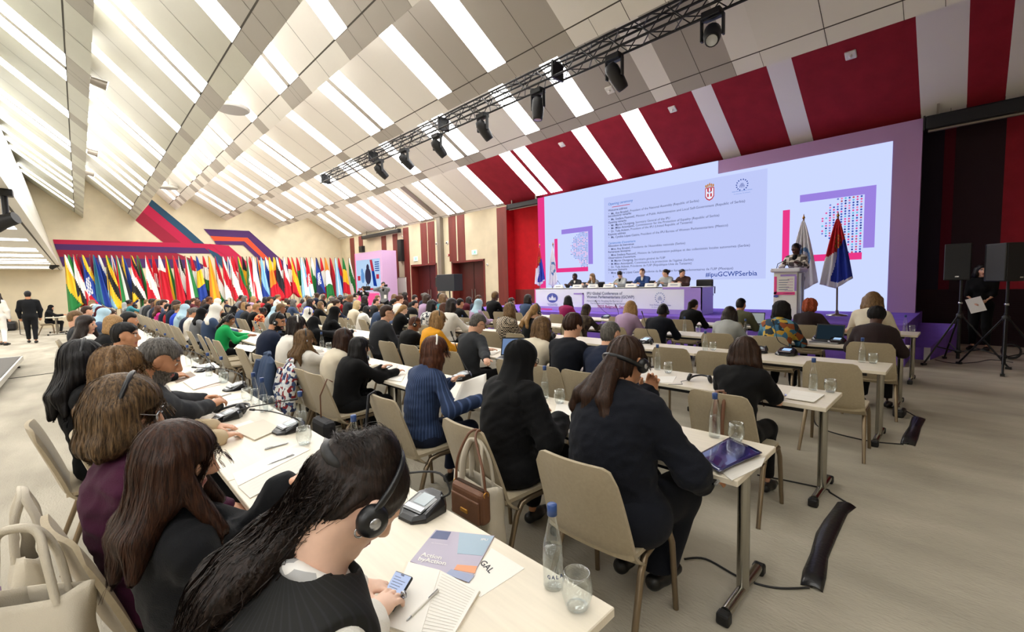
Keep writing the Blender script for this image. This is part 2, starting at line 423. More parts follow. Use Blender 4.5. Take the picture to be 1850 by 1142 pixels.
w.quad((XW, .9, 5.12), (XW, YR, 5.12), (XR, YR, 5.12), (XR, .9, 5.12), 0)
w.quad((XR, .9, 0), (XR, .9, 1.35), (XR, YR, 1.35), (XR, YR, 0), 1)
for i in range(17): w.box((XR-.006, (11.5+YR)/2, .12+i*.072), (.012, YR-11.5, .03), mi=1)
struct('wall_stage', w, [m_redb, m_mahog])
# unlit recess beyond the end of the screen
XD = 14.45; w = MB()
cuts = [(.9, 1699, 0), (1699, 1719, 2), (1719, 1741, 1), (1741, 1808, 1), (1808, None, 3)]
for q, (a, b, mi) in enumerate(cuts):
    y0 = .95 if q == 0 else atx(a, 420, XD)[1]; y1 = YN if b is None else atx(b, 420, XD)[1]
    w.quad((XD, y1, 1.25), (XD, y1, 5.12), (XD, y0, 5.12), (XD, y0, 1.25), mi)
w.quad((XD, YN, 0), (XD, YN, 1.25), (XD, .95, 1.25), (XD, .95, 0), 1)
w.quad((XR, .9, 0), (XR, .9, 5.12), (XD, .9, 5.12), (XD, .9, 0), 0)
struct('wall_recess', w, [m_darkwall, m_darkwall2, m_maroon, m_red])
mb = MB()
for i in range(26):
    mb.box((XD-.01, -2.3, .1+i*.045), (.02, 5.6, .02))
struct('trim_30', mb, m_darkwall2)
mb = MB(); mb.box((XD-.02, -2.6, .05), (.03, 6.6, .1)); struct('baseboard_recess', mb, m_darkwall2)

# roller screen cases under the eaves
def case(pa, pb, x, r, label, nm='projection_screen_case'):
    A = atx(*pa, x); B = atx(*pb, x); z = (A[2]+B[2])/2; mb = MB()
    t = thing(nm, label, 'screen case', (x, (A[1]+B[1])/2, z)); L = abs(A[1]-B[1])/2
    mb.box((0, 0, 0), (r*1.6, 2*L, r*1.7)); obj('housing', mb, m_blackm, t, .03)
    mb = MB(); mb.tube([(-.02, -L+.05, -r*.95), (-.02, L-.05, -r*.95)], r*.22); obj('weight_bar', mb, m_steel, t)
    for s in (-.8, .8):
        mb = MB(); mb.box((.03, s*L, (fz(0, x)-z)/2+.02), (.04, .04, fz(0, x)-z+.02)); obj('hanger', mb, m_steel, t)
    mb = MB()
    for s in (-1, 1): mb.box((0, s*(L+.015), 0), (r*1.7, .03, r*1.8))
    obj('end_cap', mb, m_black, t)
case((656, 430), (721, 416), 13.68, .13, 'long black roller screen case above the lilac display pillar')
case((919, 374.5), (973, 364), 13.7, .13, 'short grey roller screen case over the red recess by the stage')
case((1672, 224), (1920, 176), 13.6, .17, 'heavy black roller screen case over the dark recess beyond the stage')

# wall-mounted bits
def wallbox(name, label, cat, x0, y0, x1, y1, m, d=.2, x=XW, K=cx4, extra=None, bev=.01):
    a, zt = K(x0, y0); b, zb = K(x1, y1)
    t = thing(name, label, cat, (x-d/2, (a+b)/2, (zt+zb)/2)); mb = MB(); mb.box((0, 0, 0), (d, abs(a-b), abs(zt-zb))); obj('body', mb, m, t, bev)
    if extra: extra(t, d, abs(a-b), abs(zt-zb))
    return t
def grille(t, d, w_, h_):
    mb = MB(); mb.box((-d/2-.006, 0, 0), (.012, w_*.82, h_*.94)); obj('grille', mb, m_blackm, t)
    mb = MB(); mb.box((d/2-.02, 0, h_*.3), (.1, .04, .04)); mb.box((d/2-.02, 0, -h_*.3), (.1, .04, .04)); obj('bracket', mb, m_steel, t)
wallbox('column_speaker', 'tall slim black column speaker between mahogany strips by the lilac pillar', 'speaker', 540, 412, 578, 578, m_black, .22, extra=grille)
def K5(x, y): return wx(600+x/K4, 340+y/K4, 14.3)
wallbox('column_speaker', 'tall slim black column speaker on the red recess beside the stage', 'speaker', 1385, 268, 1425, 488, m_black, .24, x=14.3, K=K5, extra=grille)
wallbox('wall_speaker', 'small black box speaker on the stripe over the lilac pillar', 'speaker', 232, 463, 262, 508, m_black, .2, extra=grille)
wallbox('flip_chart_board', 'white board standing against the wall beside the first dark doorway', 'board', 527, 710, 596, 832, m_white, .05, extra=lambda t, d, w_, h_: obj('frame', MB().box((-d/2-.004, 0, h_/2), (.01, w_, .03)), m_steel, t))
m_exit = mat('exit_green', '#3f9c84', .5, emit='#8fe0c8', estr=.6)
def exitx(t, d, w_, h_):
    mb = MB(); x = -d/2-.004
    mb.box((x, -w_*.2, 0), (.006, w_*.25, h_*.6)); mb.box((x, w_*.18, -h_*.02), (.006, w_*.08, h_*.34)); mb.ball((x, w_*.2, h_*.24), (.004, w_*.06, h_*.09)); mb.box((x, w_*.18, -h_*.28), (.006, w_*.2, h_*.1)); obj('pictogram', mb, m_exit, t)
for q, (a, b, lab) in enumerate(((652, 682, 'small pale exit sign over the doorway nearer the lilac pillar'), (1115, 1152, 'small pale exit sign over the doorway nearer the stage'))):
    wallbox('exit_sign', lab, 'sign', a, 545-52*q, b, 578-52*q, mat('exit_pale', '#cfe6de', .5, emit='#d8efe8', estr=.5), .06, extra=exitx)
def dome(name, label, cat, p, r, m, dirx=-1):
    t = thing(name, label, cat, tuple(p)); mb = MB(); Mx = Matrix.Rotation(R(90*dirx), 3, 'Y')
    mb.lathe([(0, 0), (r, 0), (r, r*.35), (r*.8, r*.6), (0, r*.65)], n=16, M=Mx); obj('body', mb, m, t)
    mb = MB(); mb.lathe([(0, r*.6), (r*.5, r*.64), (r*.35, r*.9), (0, r)], n=14, M=Mx); obj('lens', mb, m_black if m is m_white else m_white, t); return t
m_ruby = mat('alarm_red', '#a01c22', .4)
for (x, y, lab, cat, m, r) in ((833, 443, 'white wall camera on the pier nearer the lilac pillar', 'camera', m_white, .09), (915, 435, 'white wall camera on the pier nearer the stage', 'camera', m_white, .09), (845, 545, 'red alarm sounder on the pier nearer the lilac pillar', 'alarm', m_ruby, .07), (925, 532, 'red alarm sounder on the pier nearer the stage', 'alarm', m_ruby, .07), (560, 385, 'small white sensor above the column speaker by the pillar', 'sensor', m_white, .06), (858, 632, 'small white switch plate left of the nearer doorway', 'switch', m_white, .05), (1234, 606, 'small white switch plate on the beige wall by the stage doorway', 'switch', m_white, .06)):
    p = atx(600+x/K4, 340+y/K4, XW-.002); dome('wall_'+cat, lab, cat, p, r, m)
p = atx(919.5, 391.5, 14.34); dome('wall_sensor', 'round white disc high on the red recess beside the stage', 'sensor', p, .14, m_white)
# detectors on the ceiling slopes
for (x, y, k, lab) in ((1015, 261, 0, 'small white detector on the red slope between two pairs of lights'), (1215, 197, 0, 'small white detector on the red slope after the last lit strip'), (1537, 99, 0, 'small white detector on the wide dark red panel'), (1102, 162, 1, 'small white detector on the pale slope under the truss lights')):
    X0, Z0, s = TIP[k]; d = _ray(x, y); t_ = (Z0+s*X0-EYE)/(d[2]+s*d[0]); p = d*t_; p[2] += EYE
    t = thing('ceiling_detector', lab, 'detector', tuple(p)); n = _n([s, 0, 1]); Mx = Matrix.Rotation(math.atan(s), 3, 'Y')
    mb = MB(); mb.box((0, 0, -.0), (.2, .2, .06), M=Mx); obj('body', mb, m_white, t, .02); mb = MB(); mb.lathe([(0, -.075), (.03, -.07), (.03, -.03)], n=12, M=Mx); obj('lens', mb, m_white_panel, t)

# round white hanging loudspeakers, and lamps on the folds
def pendant(px, py, w_px, k, lab):
    dd = w_px/FPX; r = .42; depth = 2*r/dd; d = _ray(px, py); p = d/FPX*depth; p[2] += EYE
    t = thing('pendant_loudspeaker', lab, 'speaker', tuple(p)); X0, Z0, s = TIP[k]
    zt = Z0+s*(X0-p[0])-p[2]
    mb = MB(); mb.lathe([(0, .12), (.1, .12), (.16, .1), (r*.9, .06), (r, .02), (r, -.02), (r*.93, -.05)], n=32); obj('housing', mb, m_white, t)
    mb = MB(); mb.lathe([(r*.93, -.05), (r*.5, -.07), (0, -.075)], n=32); obj('grille', mb, mat('grille_grey', '#b9b9b7', .7, bump=.4, bscale=120), t)
    mb = MB(); mb.tube([(0, 0, .1), (0, 0, max(.2, zt))], .03); obj('stem', mb, m_white, t)
pendant(420, 196, 56, 3, 'large round white loudspeaker hanging below the fourth slope'); pendant(304, 339, 31, 3, 'smaller looking round white loudspeaker hanging near the far wall bands')
for i, (px, py) in enumerate(((176, 147), (166, 274), (161, 312))):
    p = atz(px, py, 6.2+.1*i); p = aty(px, py, (14.2, 21.8, 25.6)[i])
    t = thing('spotlight', 'small white spotlight on the glossy fold, %s from the camera' % ordinal(i+1), 'spotlight', tuple(p), group='spotlights on the glossy fold')
    mb = MB(); mb.tube([(-.12, 0, 0), (.16, 0, -.06)], [.09, .11], 14); obj('body', mb, m_steel, t); mb = MB(); mb.tube([(.16, 0, -.06), (.17, 0, -.063)], .1, 14); obj('lamp', mb, mat_emit('spot_lamp', (1, .97, .9), 8), t)
    mb = MB(); mb.tube([(-.05, 0, .05), (-.35, 0, .25)], .02); obj('arm', mb, m_steel, t)
for q, (px, py, Y, lab) in enumerate(((12, 398, 7.9, 'black moving-head lamp hanging from the low ceiling edge'), (99, 480, 27., 'small dark lamp hanging from the low ceiling near the far wall'))):
    p = aty(px, py, Y); t = thing('hanging_lamp', lab, 'lamp', tuple(p)); sc = .5 if q == 0 else .6
    mb = MB(); mb.box((0, 0, 2.9-p[2]-.04), (.3*sc, .3*sc, .08)); obj('base', mb, m_black, t, .01)
    mb = MB(); mb.tube([(0, 0, 2.86-p[2]), (0, 0, .1*sc)], .03*sc*2); obj('yoke', mb, m_black, t)
    mb = MB(); mb.tube([(.16*sc, -.05, .06*sc), (-.1*sc, .02, -.05*sc), (-.22*sc, .05, -.2*sc)], [.14*sc, .17*sc, .13*sc], 14); obj('head', mb, m_black, t)
# ================================================================== STAGE
XE, HS = 13.6, .742          # screen plane, stage height
def L2(px, py, x=XE-.03): p = atx(px, py, x); return p[1], p[2]
m_lilac = mat('lilac_board', '#b79fd6', .6); m_lilacd = mat('lilac_printed', '#b48fc0', .65)
m_stage = mat('stage_carpet', '#7a5cc0', .9, bump=.3, bscale=120, var=.08, vscale=5, spec=.1)
m_led = mat_emit('screen_glow', hexc('#c8d4ff'), 1.02)
m_leds = mat_emit('screen_slide', hexc('#bfc9f8'), .97)
m_pink = mat_emit('screen_pink', hexc('#f03c8c'), .9); m_vio = mat_emit('screen_violet', hexc('#9f86e6'), .9)
m_txt = mat_emit('screen_text', hexc('#39406e'), .8); m_txtb = mat_emit('screen_text_blue', hexc('#3f7fd0'), .9); m_navy = mat_emit('screen_text_navy', hexc('#1c3f98'), .9); m_redl = mat_emit('screen_red', hexc('#c83a4a'), .9)
m_dots = [mat_emit('dot_%d' % i, hexc(c), .9) for i, c in enumerate(('#3a55b4', '#e8509a', '#7a86d6', '#f08ab8', '#2a3c8c', '#62c0e0', '#c85a6a'))]
Ya, Yb = L2(972, 420)[0], L2(1659, 420)[0]; ZT = L2(972, 358)[1]
ledT = thing('video_wall', 'huge wide video wall behind the stage showing the opening ceremony programme', 'screen', (XE, (Ya+Yb)/2, HS))
def at(o, t): o.parent = t; o.matrix_parent_inverse = Matrix.Translation(-Vector(t.location)); return o
def part(name, mb, m, t, **k): o = obj(name, mb, m, None, **k); return at(o, t)
mb = MB(); mb.box((XE+.1, (Ya+Yb)/2, (HS+ZT)/2), (.2, Ya-Yb, ZT-HS)); part('cabinet', mb, m_lilacd, ledT)
def panel(Y0, Z0, Y1, Z1, x, mi=0, mb=None, d=.01):
    mb = mb or MB(); mb.box((x, (Y0+Y1)/2, (Z0+Z1)/2), (d, abs(Y0-Y1), abs(Z0-Z1)), mi=mi); return mb
Yw, Yr = L2(984, 420)[0], L2(1607, 420)[0]; Yt = L2(1297, 292)[0]; Zt2 = L2(1297, 314)[1]
mb = panel(Yw, HS, Yt, ZT, XE-.012); panel(Yt, HS, Yr, Zt2, XE-.012, mb=mb); part('display', mb, m_led, ledT)
mb = panel(Ya, HS, Yw, ZT, XE-.012); part('pink_edge', mb, m_pink, ledT)
sl = [L2(1091, 356), L2(1091, 510), L2(1383, 503), L2(1383, 307)]
Ys0, Ys1 = sl[0][0], sl[2][0]; zs1 = (sl[0][1]+sl[3][1])/2; zs0 = (sl[1][1]+sl[2][1])/2
part('slide', panel(Ys0, zs0, Ys1, zs1, XE-.02), m_leds, ledT)
# slide lettering
K8 = 1675/440.; XT_ = XE-.03
def s8(x, y): p = atx(960+x/K8, 260+y/K8, XT_); return p
RD, UP = (0, -1, 0), (0, 0, 1)
def hgt(x, y, dpx):  # letter size for dpx crop pixels at that place
    return abs(s8(x, y)[2]-s8(x, y+dpx)[2])
tx = Txt()
a = s8(528, 424); b = s8(697, 397)
tx.put('Opening ceremony', (XT_, a[1], a[2]), RD, UP, w=a[1]-b[1], mi=1, bold=.01)
c_ = s8(715, 668); a2 = s8(528, 692); tx.put("Cérémonie d'ouverture", (XT_, a2[1], a2[2]), RD, UP, w=a2[1]-c_[1], mi=1, bold=.01)
LN = [('Welcome address', 466, 1), ('Ms. Ana Brnabić, |President of the National Assembly (Republic of Serbia)', 487, 0), ('Introductory remarks', 506, 1), ('Ms. Snežana Paunović, |Minister of Public Administration and Local Self-Government (Republic of Serbia)', 527, 0), ('Opening remarks', 549, 1), ('Mr. Martin Chungong, |Secretary General of the IPU', 568, 0), ('Mr. Milan Antonijević, |Commissioner for the Protection of Equality (Republic of Serbia)', 588, 0), ('Dr. Tulia Ackson, |President of the IPU (United Republic of Tanzania)', 609, 0), ('Keynote address', 631, 1), ('Ms. Cynthia López Castro, |President of the IPU Bureau of Women Parliamentarians (Mexico)', 650, 0),
      ('Allocution de bienvenue', 710, 1), ("Mme Ana Brnabić, |Présidente de l'Assemblée nationale (Serbie)", 731, 0), ('Remarques liminaires', 751, 1), ("Mme Snežana Paunović, |Ministre de l'administration publique et des collectivités locales autonomes (Serbie)", 772, 0), ("Observations d'ouverture", 792, 1), ("M. Martin Chungong, |Secrétaire général de l'UIP", 812, 0), ("M. Milan Antonijević, |Commissaire à la protection de l'égalité (Serbie)", 833, 0), ("Dr. Tulia Ackson, |Présidente de l'UIP (République-Unie de Tanzanie)", 854, 0), ('Discours liminaire', 873, 1), ("Mme Cynthia López Castro, |Présidente du Bureau des femmes parlementaires de l'UIP (Mexique)", 894, 0)]
sz = .104
for st, y, hd in LN:
    p = s8(528 if hd else 548, y); 
    if hd: tx.put(st, (XT_, p[1], p[2]), RD, UP, h=sz, bold=.012)
    else:
        q = s8(530, y); tx.put('•', (XT_, q[1], q[2]), RD, UP, h=sz)
        A_, B_ = st.split('|'); tx.put(A_, (XT_, p[1], p[2]), RD, UP, h=sz, bold=.010)
        tx.put(B_, None, RD, UP, h=sz)
p = s8(560, 918); tx.put('6', (XT_, p[1], p[2]), RD, UP, h=sz*.9)
a = s8(1198, 914); b = s8(1553, 906); tx.put('#ipuGCWPSerbia', (XT_, a[1], a[2]), RD, UP, w=a[1]-b[1], mi=2, bold=.008)
a = s8(1380, 336); b = s8(1517, 320); tx.put('Inter-Parliamentary Union', (XT_, a[1], a[2]), RD, UP, w=a[1]-b[1], mi=1)
a = s8(1392, 350); b = s8(1505, 337); tx.put('For democracy. For everyone.', (XT_, a[1], a[2]), RD, UP, w=a[1]-b[1], mi=1)
mb = tx.build(); a = s8(555, 437); b = s8(677, 417); panel(a[1], a[2], b[1], a[2]+.018, XT_, 3, mb)
part('slide_lettering', mb, [m_txt, m_txtb, m_navy, m_redl], ledT)
# emblems on the slide: a crowned shield and a laurel ring
def laurel(cx, cz, r, x, mi=0, mb=None, face=(-1, 0)):
    mb = mb or MB()
    for sd in (-1, 1):
        for k in range(7):
            a = R(-75+k*24); y = cx+sd*r*math.cos(a); z = cz+r*math.sin(a); t_ = a+PI/2
            for off in (-.35, .35):
                ln = r*.3; dy = -sd*math.sin(a+off)*ln; dz = math.cos(a+off)*ln; ny, nz = -dz*.3, dy*.3
                mb.add([(x, y, z), (x, y+dy*.5+ny, z+dz*.5+nz), (x, y+dy, z+dz), (x, y+dy*.5-ny, z+dz*.5-nz)], [(0, 1, 2, 3)], mi)
    for k in range(5): mb.box((x, cx, cz-r*.2+k*r*.12), (.004, r*(1.0-.15*k), r*.05), mi=mi)
    for k in range(4): mb.box((x, cx-r*.35+k*r*.24, cz-r*.4), (.004, r*.06, r*.3), mi=mi)
    return mb
p = s8(1449, 281); part('laurel_emblem', laurel(p[1], p[2], abs(s8(1411, 281)[1]-p[1]), XT_), m_navy, ledT)
def shield(cy, cz, h, x, mb=None):
    mb = mb or MB(); w_ = h*.56
    out = [(cy+w_/2, cz+h*.3), (cy-w_/2, cz+h*.3), (cy-w_/2, cz-h*.25), (cy-w_*.3, cz-h*.42), (cy, cz-h*.5), (cy+w_*.3, cz-h*.42), (cy+w_/2, cz-h*.25)]
    mb.slab([(x, a, b) for a, b in out], (-.003, 0, 0), 0)
    inn = [(cy+(a-cy)*.82, cz+(b-cz)*.84) for a, b in out]; mb.slab([(x-.004, a, b) for a, b in inn], (-.002, 0, 0), 1)
    for sy in (-1, 1):
        for sz_ in (-1, 1): mb.box((x-.008, cy+sy*w_*.17, cz+sz_*h*.16), (.004, w_*.17, h*.2), mi=0)
        mb.ball((x-.008, cy+sy*w_*.1, cz+h*.02), (.004, w_*.08, h*.05), mi=2)
    mb.box((x-.01, cy, cz), (.004, w_*.5, h*.035), mi=1); mb.box((x-.01, cy, cz), (.004, w_*.06, h*.55), mi=1)
    for k in range(5): mb.ball((x-.006, cy+(k-2)*w_*.2, cz+h*.42+(.07*h if k == 2 else (.04*h if k in (1, 3) else 0))), (.004, w_*.09, h*.085), mi=3)
    mb.box((x-.006, cy, cz+h*.34), (.004, w_*.8, h*.05), mi=3); mb.box((x-.006, cy, cz+h*.57), (.004, w_*.05, h*.09), mi=3); return mb
p = s8(1226, 335); part('coat_of_arms', shield(p[1], p[2], abs(s8(1226, 275)[2]-s8(1226, 395)[2])*.93, XT_), [m_redl, mat_emit('arms_white', hexc('#eef0ff'), .95), m_navy, mat_emit('arms_gold', hexc('#c98a4a'), .9)], ledT)
# dotted profile in its violet and pink corner brackets
def bracket(K, x, t, dots, n, nm):
    """K maps fractions of the mark (0..1 right, 0..1 down) to wall Y, Z"""
    mb = MB()
    def rc(u0, v0, u1, v1, mi):
        a = K(u0, v0); b = K(u1, v1); panel(a[0], a[1], b[0], b[1], x, mi, mb, .004)
    rc(.2, 0, 1, .11, 1); rc(.89, 0, 1, .86, 1); rc(0, .2, .085, 1, 0); rc(0, .92, .88, 1.02, 0)
    part(nm, mb, [m_pink, m_vio], t); d = MB(); rnd = random.Random(5)
    prof = [(.0, .62), (.06, .56), (.12, .52), (.2, .5), (.3, .46), (.36, .45), (.42, .47), (.5, .43), (.56, .46), (.6, .45), (.66, .47), (.72, .52), (.76, .58), (.8, .66), (1., .7)]
    def left(v):
        for (v0, u0), (v1, u1) in zip(prof, prof[1:]):
            if v <= v1: return u0+(u1-u0)*(v-v0)/(v1-v0)
        return .7
    for i in range(n):
        v = .13+.78*i/(n-1)
        l = left((v-.13)/.78)
        nu = int(n*.62)
        for j in range(nu):
            u = .86-j*.48/(nu-1)
            if u < l: continue
            if u < l+.06 and rnd.random() < .3: continue
            a = K(u, v); r = abs(K(0, .78/(n-1))[1]-K(0, 0)[1])*.36
            d.lathe([(0, 0), (r, 0)], (x, a[0], a[1]), 8, rnd.choice((0, 1, 2, 3, 0, 1, 4, 5, 6)) if dots else rnd.choice((0, 2, 3, 4)), Matrix.Rotation(R(-90), 3, 'Y'))
    part('dotted_profile', d, m_dots, t)
def KK(pa, pb, x):
    A = atx(*pa, x); B = atx(*pb, x)
    return lambda u, v: (A[1]+(B[1]-A[1])*u, A[2]+(B[2]-A[2])*v)
bracket(KK((1415, 357), (1579, 465), XT_), XT_-.005, ledT, True, 22, 'frame_mark'); bracket(KK((1001.5, 417), (1071.5, 488), XT_), XT_-.005, ledT, False, 24, 'frame_mark')

# stage platform and ramp
XS = 10.35
st = MB(); YS0, YS1 = atx(1660, 566, XE)[1]-.02, Ya+1.0
st.box(((XS+XR)/2, (YS0+YS1)/2, HS/2), (XR-XS-.02, YS1-YS0, HS)); struct('floor_stage', st, m_stage, .01)
rp = thing('stage_ramp', 'purple carpeted side ramp with a pale metal front post at the stage end', 'ramp', (12.4, YS0-.25, 0))
q = [(11.4, YS0, 0), (11.4, .46, 0), (13.3, .12, 0), (13.3, YS0, 0)]; zt = [.24, .24, .55, .55]
mb = MB(); P = q+[(a, b, z) for (a, b, _), z in zip(q, zt)]
mb.add(P, [(0, 1, 2, 3)[::-1], (4, 5, 6, 7), (0, 1, 5, 4), (1, 2, 6, 5), (2, 3, 7, 6), (3, 0, 4, 7)]); mb.f = [f[::-1] for f in mb.f]; part('deck', mb, m_stage, rp)
mb = MB(); mb.box((11.37, .49, .12), (.05, .09, .24)); part('post', mb, mat('post_pale', '#c9c4cc', .4), rp)

# long table of the panel
XP = 11.0
ty0, tz = L2(966, 522, XP); ty1, _z = L2(1268, 517.5, XP); tz = (tz+_z)/2; ty1b = L2(1236, 518, XP)[0]
pt = thing('panel_table', 'long white and lilac fronted panel table on the stage', 'table', (XP+.3, (ty0+ty1)/2, HS))
m_tabf = mat('table_front', '#eef2ff', .5); m_lil2 = mat('table_lilac', '#a68bd8', .5); m_pk = mat('table_pink', '#e8458f', .5); m_grey = mat('print_grey', '#6f7894', .6); m_bl = mat('print_blue', '#4b58a8', .6); m_mag = mat('print_magenta', '#b0489a', .6)
mb = MB(); mb.box((XP+.012, (ty0+ty1b)/2, (HS+tz)/2), (.024, ty0-ty1b, tz-HS)); part('front_panel', mb, m_tabf, pt)
mb = MB(); mb.box((XP+.35, ty1+.012, (HS+tz)/2), (.7, .024, tz-HS)); mb.box((XP+.012, (ty1+ty1b)/2, (HS+tz)/2), (.024, ty1b-ty1, tz-HS)); mb.box((XP-.004, (ty0+ty1)/2, HS+.06), (.008, ty0-ty1, .12)); mb.box((XP-.003, L2(1222, 525, XP)[0], tz-.03), (.006, abs(L2(1192, 525, XP)[0]-L2(1242, 525, XP)[0]), .06)); part('lilac_panel', mb, m_lil2, pt)
mb = MB(); mb.box((XP+.35, (ty0+ty1)/2, tz-.012), (.7, ty0-ty1, .024)); part('tabletop', mb, m_white, pt)
mb = MB(); mb.box((XP-.004, ty0-.02, (HS+tz)/2), (.01, .04, tz-HS)); a = L2(978, 557, XP); b = L2(998, 560.5, XP); panel(a[0], a[1], b[0], b[1], XP-.006, 0, mb, .006); part('pink_trim', mb, m_pk, pt)
KT = 1850/380.
def s4(x, y, xx=XP-.008): return atx(960+x/KT, 380+y/KT, xx)
tx = Txt()
def fit(st, x0, x1, y, mi, bold=0.):
    a = s4(x0, y); b = s4(x1, y); tx.put(st, (XP-.008, a[1], a[2]), RD, UP, w=a[1]-b[1], mi=mi, bold=bold)
fit('IPU Global Conference of', 487, 798, 742, 0, .02); fit('Women Parliamentarians (GCWP)', 487, 905, 772, 0, .02)
fit('Advancing Parity: Breaking the Barriers of', 487, 800, 802, 0); fit('Stereotypes and Negative Social Norms', 520, 830, 824, 0); fit('2025 Belgrade, Serbia', 580, 852, 858, 2, .02)
fit('Narodna skupština', 140, 230, 828, 1); fit('Republike Srbije', 150, 228, 838, 1); fit('Inter-Parliamentary Union', 1040, 1225, 838, 1); fit('For democracy. For everyone.', 1058, 1200, 856, 1)
part('front_lettering', tx.build(), [m_grey, m_bl, m_mag], pt)
p = s4(184, 771); r = abs(s4(137, 771)[1]-p[1]); mb = MB(); mb.ball((XP-.006, p[1], p[2]), (.004, r, r*.68), 24, 12)
mb.ball((XP-.010, p[1], p[2]+r*.02), (.003, r*.22, r*.24), 12, 8, 1); mb.box((XP-.011, p[1], p[2]-r*.18), (.004, r*1.3, r*.3), mi=1); mb.box((XP-.011, p[1], p[2]+r*.33), (.004, r*.05, r*.3), mi=1)
for s in (-.5, .5): mb.box((XP-.011, p[1]+s*r, p[2]-r*.02), (.004, r*.25, r*.22), mi=1)
part('dome_emblem', mb, [m_bl, m_tabf], pt)
p = s4(1130, 770); part('laurel_emblem', laurel(p[1], p[2], abs(s4(1090, 770)[1]-p[1]), XP-.008), mat('print_steel', '#8b9ccc', .6), pt)
mb = MB(); A = s4(372, 728); B = s4(462, 850)
for u0, v0, u1, v1 in ((0, 0, 1, .09), (.85, 0, 1, .9)): panel(A[1]+(B[1]-A[1])*u0, A[2]+(B[2]-A[2])*v0, A[1]+(B[1]-A[1])*u1, A[2]+(B[2]-A[2])*v1, XP-.008, 0, mb, .004)
part('frame_mark', mb, m_lil2, pt)
# name plates, microphones, chairs on stage
for i, x in enumerate((240, 405, 543, 680, 878, 1052, 1258)):
    p = s4(x, 670, XP+.12); t = thing('name_plate', 'small white name plate on the panel table, %s along from the flags' % ordinal(i+1), 'name plate', (XP+.12, p[1], tz), group='name plates on the panel table')
    mb = MB(); mb.slab([(-.05, -.17, 0), (.05, -.17, 0), (0, -.17, .11)], (0, .34, 0)); obj('card', mb, m_white, t)
    mb = MB(); mb.box((-.027, 0, .055), (.002, .2, .022), M=Matrix.Rotation(R(24), 3, 'Y')); obj('lettering', mb, m_grey, t)
for i, (x, y, x2, y2) in enumerate(((262, 650, 232, 622), (715, 645, 745, 615), (920, 650, 935, 625), (1080, 640, 1125, 622))):
    p = atx(960+x/KT, 380+676/KT, XP+.3); q = atx(960+x2/KT, 380+y2/KT, XP+.35)
    t = thing('microphone', 'thin gooseneck microphone on the panel table, %s along from the flags' % ordinal(i+1), 'microphone', (XP+.3, p[1], tz), group='microphones on the panel table')
    mb = MB(); mb.box((0, 0, .02), (.1, .14, .04)); obj('base', mb, m_black, t); mb = MB(); d = Vector((.05, q[1]-p[1], max(.12, q[2]-tz)))
    mb.tube([(0, 0, .04), tuple(d*.5+Vector((0, 0, .05))), tuple(d)], .006); obj('gooseneck', mb, m_black, t); mb = MB(); mb.ball(tuple(d), .014); obj('mic_head', mb, m_black, t)

# lectern
XL_ = 10.75
la, lz = L2(1397, 489, XL_); lb, _ = L2(1442, 489, XL_); lc_ = L2(1454, 489, XL_)[0]
lt = thing('lectern', 'white lectern with a pink bracketed poster at the stage front', 'lectern', (XL_+.25, (la+lb)/2, HS))
mb = MB(); mb.box((XL_+.25, (la+lb)/2, (HS+lz)/2-.02), (.5, la-lb-.02, lz-HS-.04)); part('body', mb, m_white, lt, bevel=.01)
mb = MB(); mb.box((XL_+.22, (la+lb)/2-.01, lz), (.62, la-lb+.1, .09)); part('top', mb, mat('lectern_top', '#d8d8e2', .35), lt, bevel=.03)
mb = MB(); mb.box((XL_+.3, lb-.02, (HS+lz)/2-.02), (.05, .05, lz-HS-.1)); mb.box((XL_+.08, lb-.02, (HS+lz)/2-.02), (.05, .05, lz-HS-.1)); part('side_rail', mb, mat('lectern_side', '#b9bccb', .3, metal=.4), lt)
KL = lambda px, py: atx(px, py, XL_-.006)
a = KL(1397, 500); b = KL(1441, 530); zz = (a[2], b[2]); mb = MB(); panel(a[1]-.02, a[2], b[1]+.02, b[2], XL_-.004, 0, mb, .006); part('poster', mb, m_white, lt)
mb = MB(); H_ = a[2]-b[2]; W_ = a[1]-b[1]; panel(a[1]-.02, a[2], a[1]-.07, b[2]-.02, XL_-.01, 0, mb, .004); panel(a[1]-.02, b[2]+.03, b[1]+.05, b[2]-.03, XL_-.01, 0, mb, .004); panel(a[1]-W_*.3, a[2]+.04, b[1]+.03, a[2], XL_-.01, 1, mb, .004); panel(b[1]+.06, a[2], b[1]+.02, b[2]+.05, XL_-.01, 1, mb, .004)
for k in range(5): panel(a[1]-.11, a[2]-.07-k*.05, a[1]-.11-W_*(.42-.05*(k % 3)), a[2]-.085-k*.05, XL_-.01, 2, mb, .004)
for i in range(6):
    for j in range(6):
        if j+i*.5 > 1.5: mb.box((XL_-.01, b[1]+.1+(5-j)*W_*.055, a[2]-.06-i*.06), (.004, .018, .018), mi=3)
part('poster_print', mb, [m_pk, m_lil2, m_grey, mat('print_dots', '#c9a7c8', .6)], lt)
mb = MB(); a = KL(1402, 535); mb.ball((XL_-.008, a[1], a[2]), (.004, .05, .03), 16, 8); part('dome_emblem', mb, m_bl, lt)
mb = MB(); q = atx(1405, 477, XL_+.1); q2 = atx(1419, 470, XL_+.15); mb.tube([(XL_+.05, la-.05, lz+.04), tuple(q), tuple(q2)], .008); mb.ball(tuple(q2), .02); part('microphone', mb, m_black, lt)

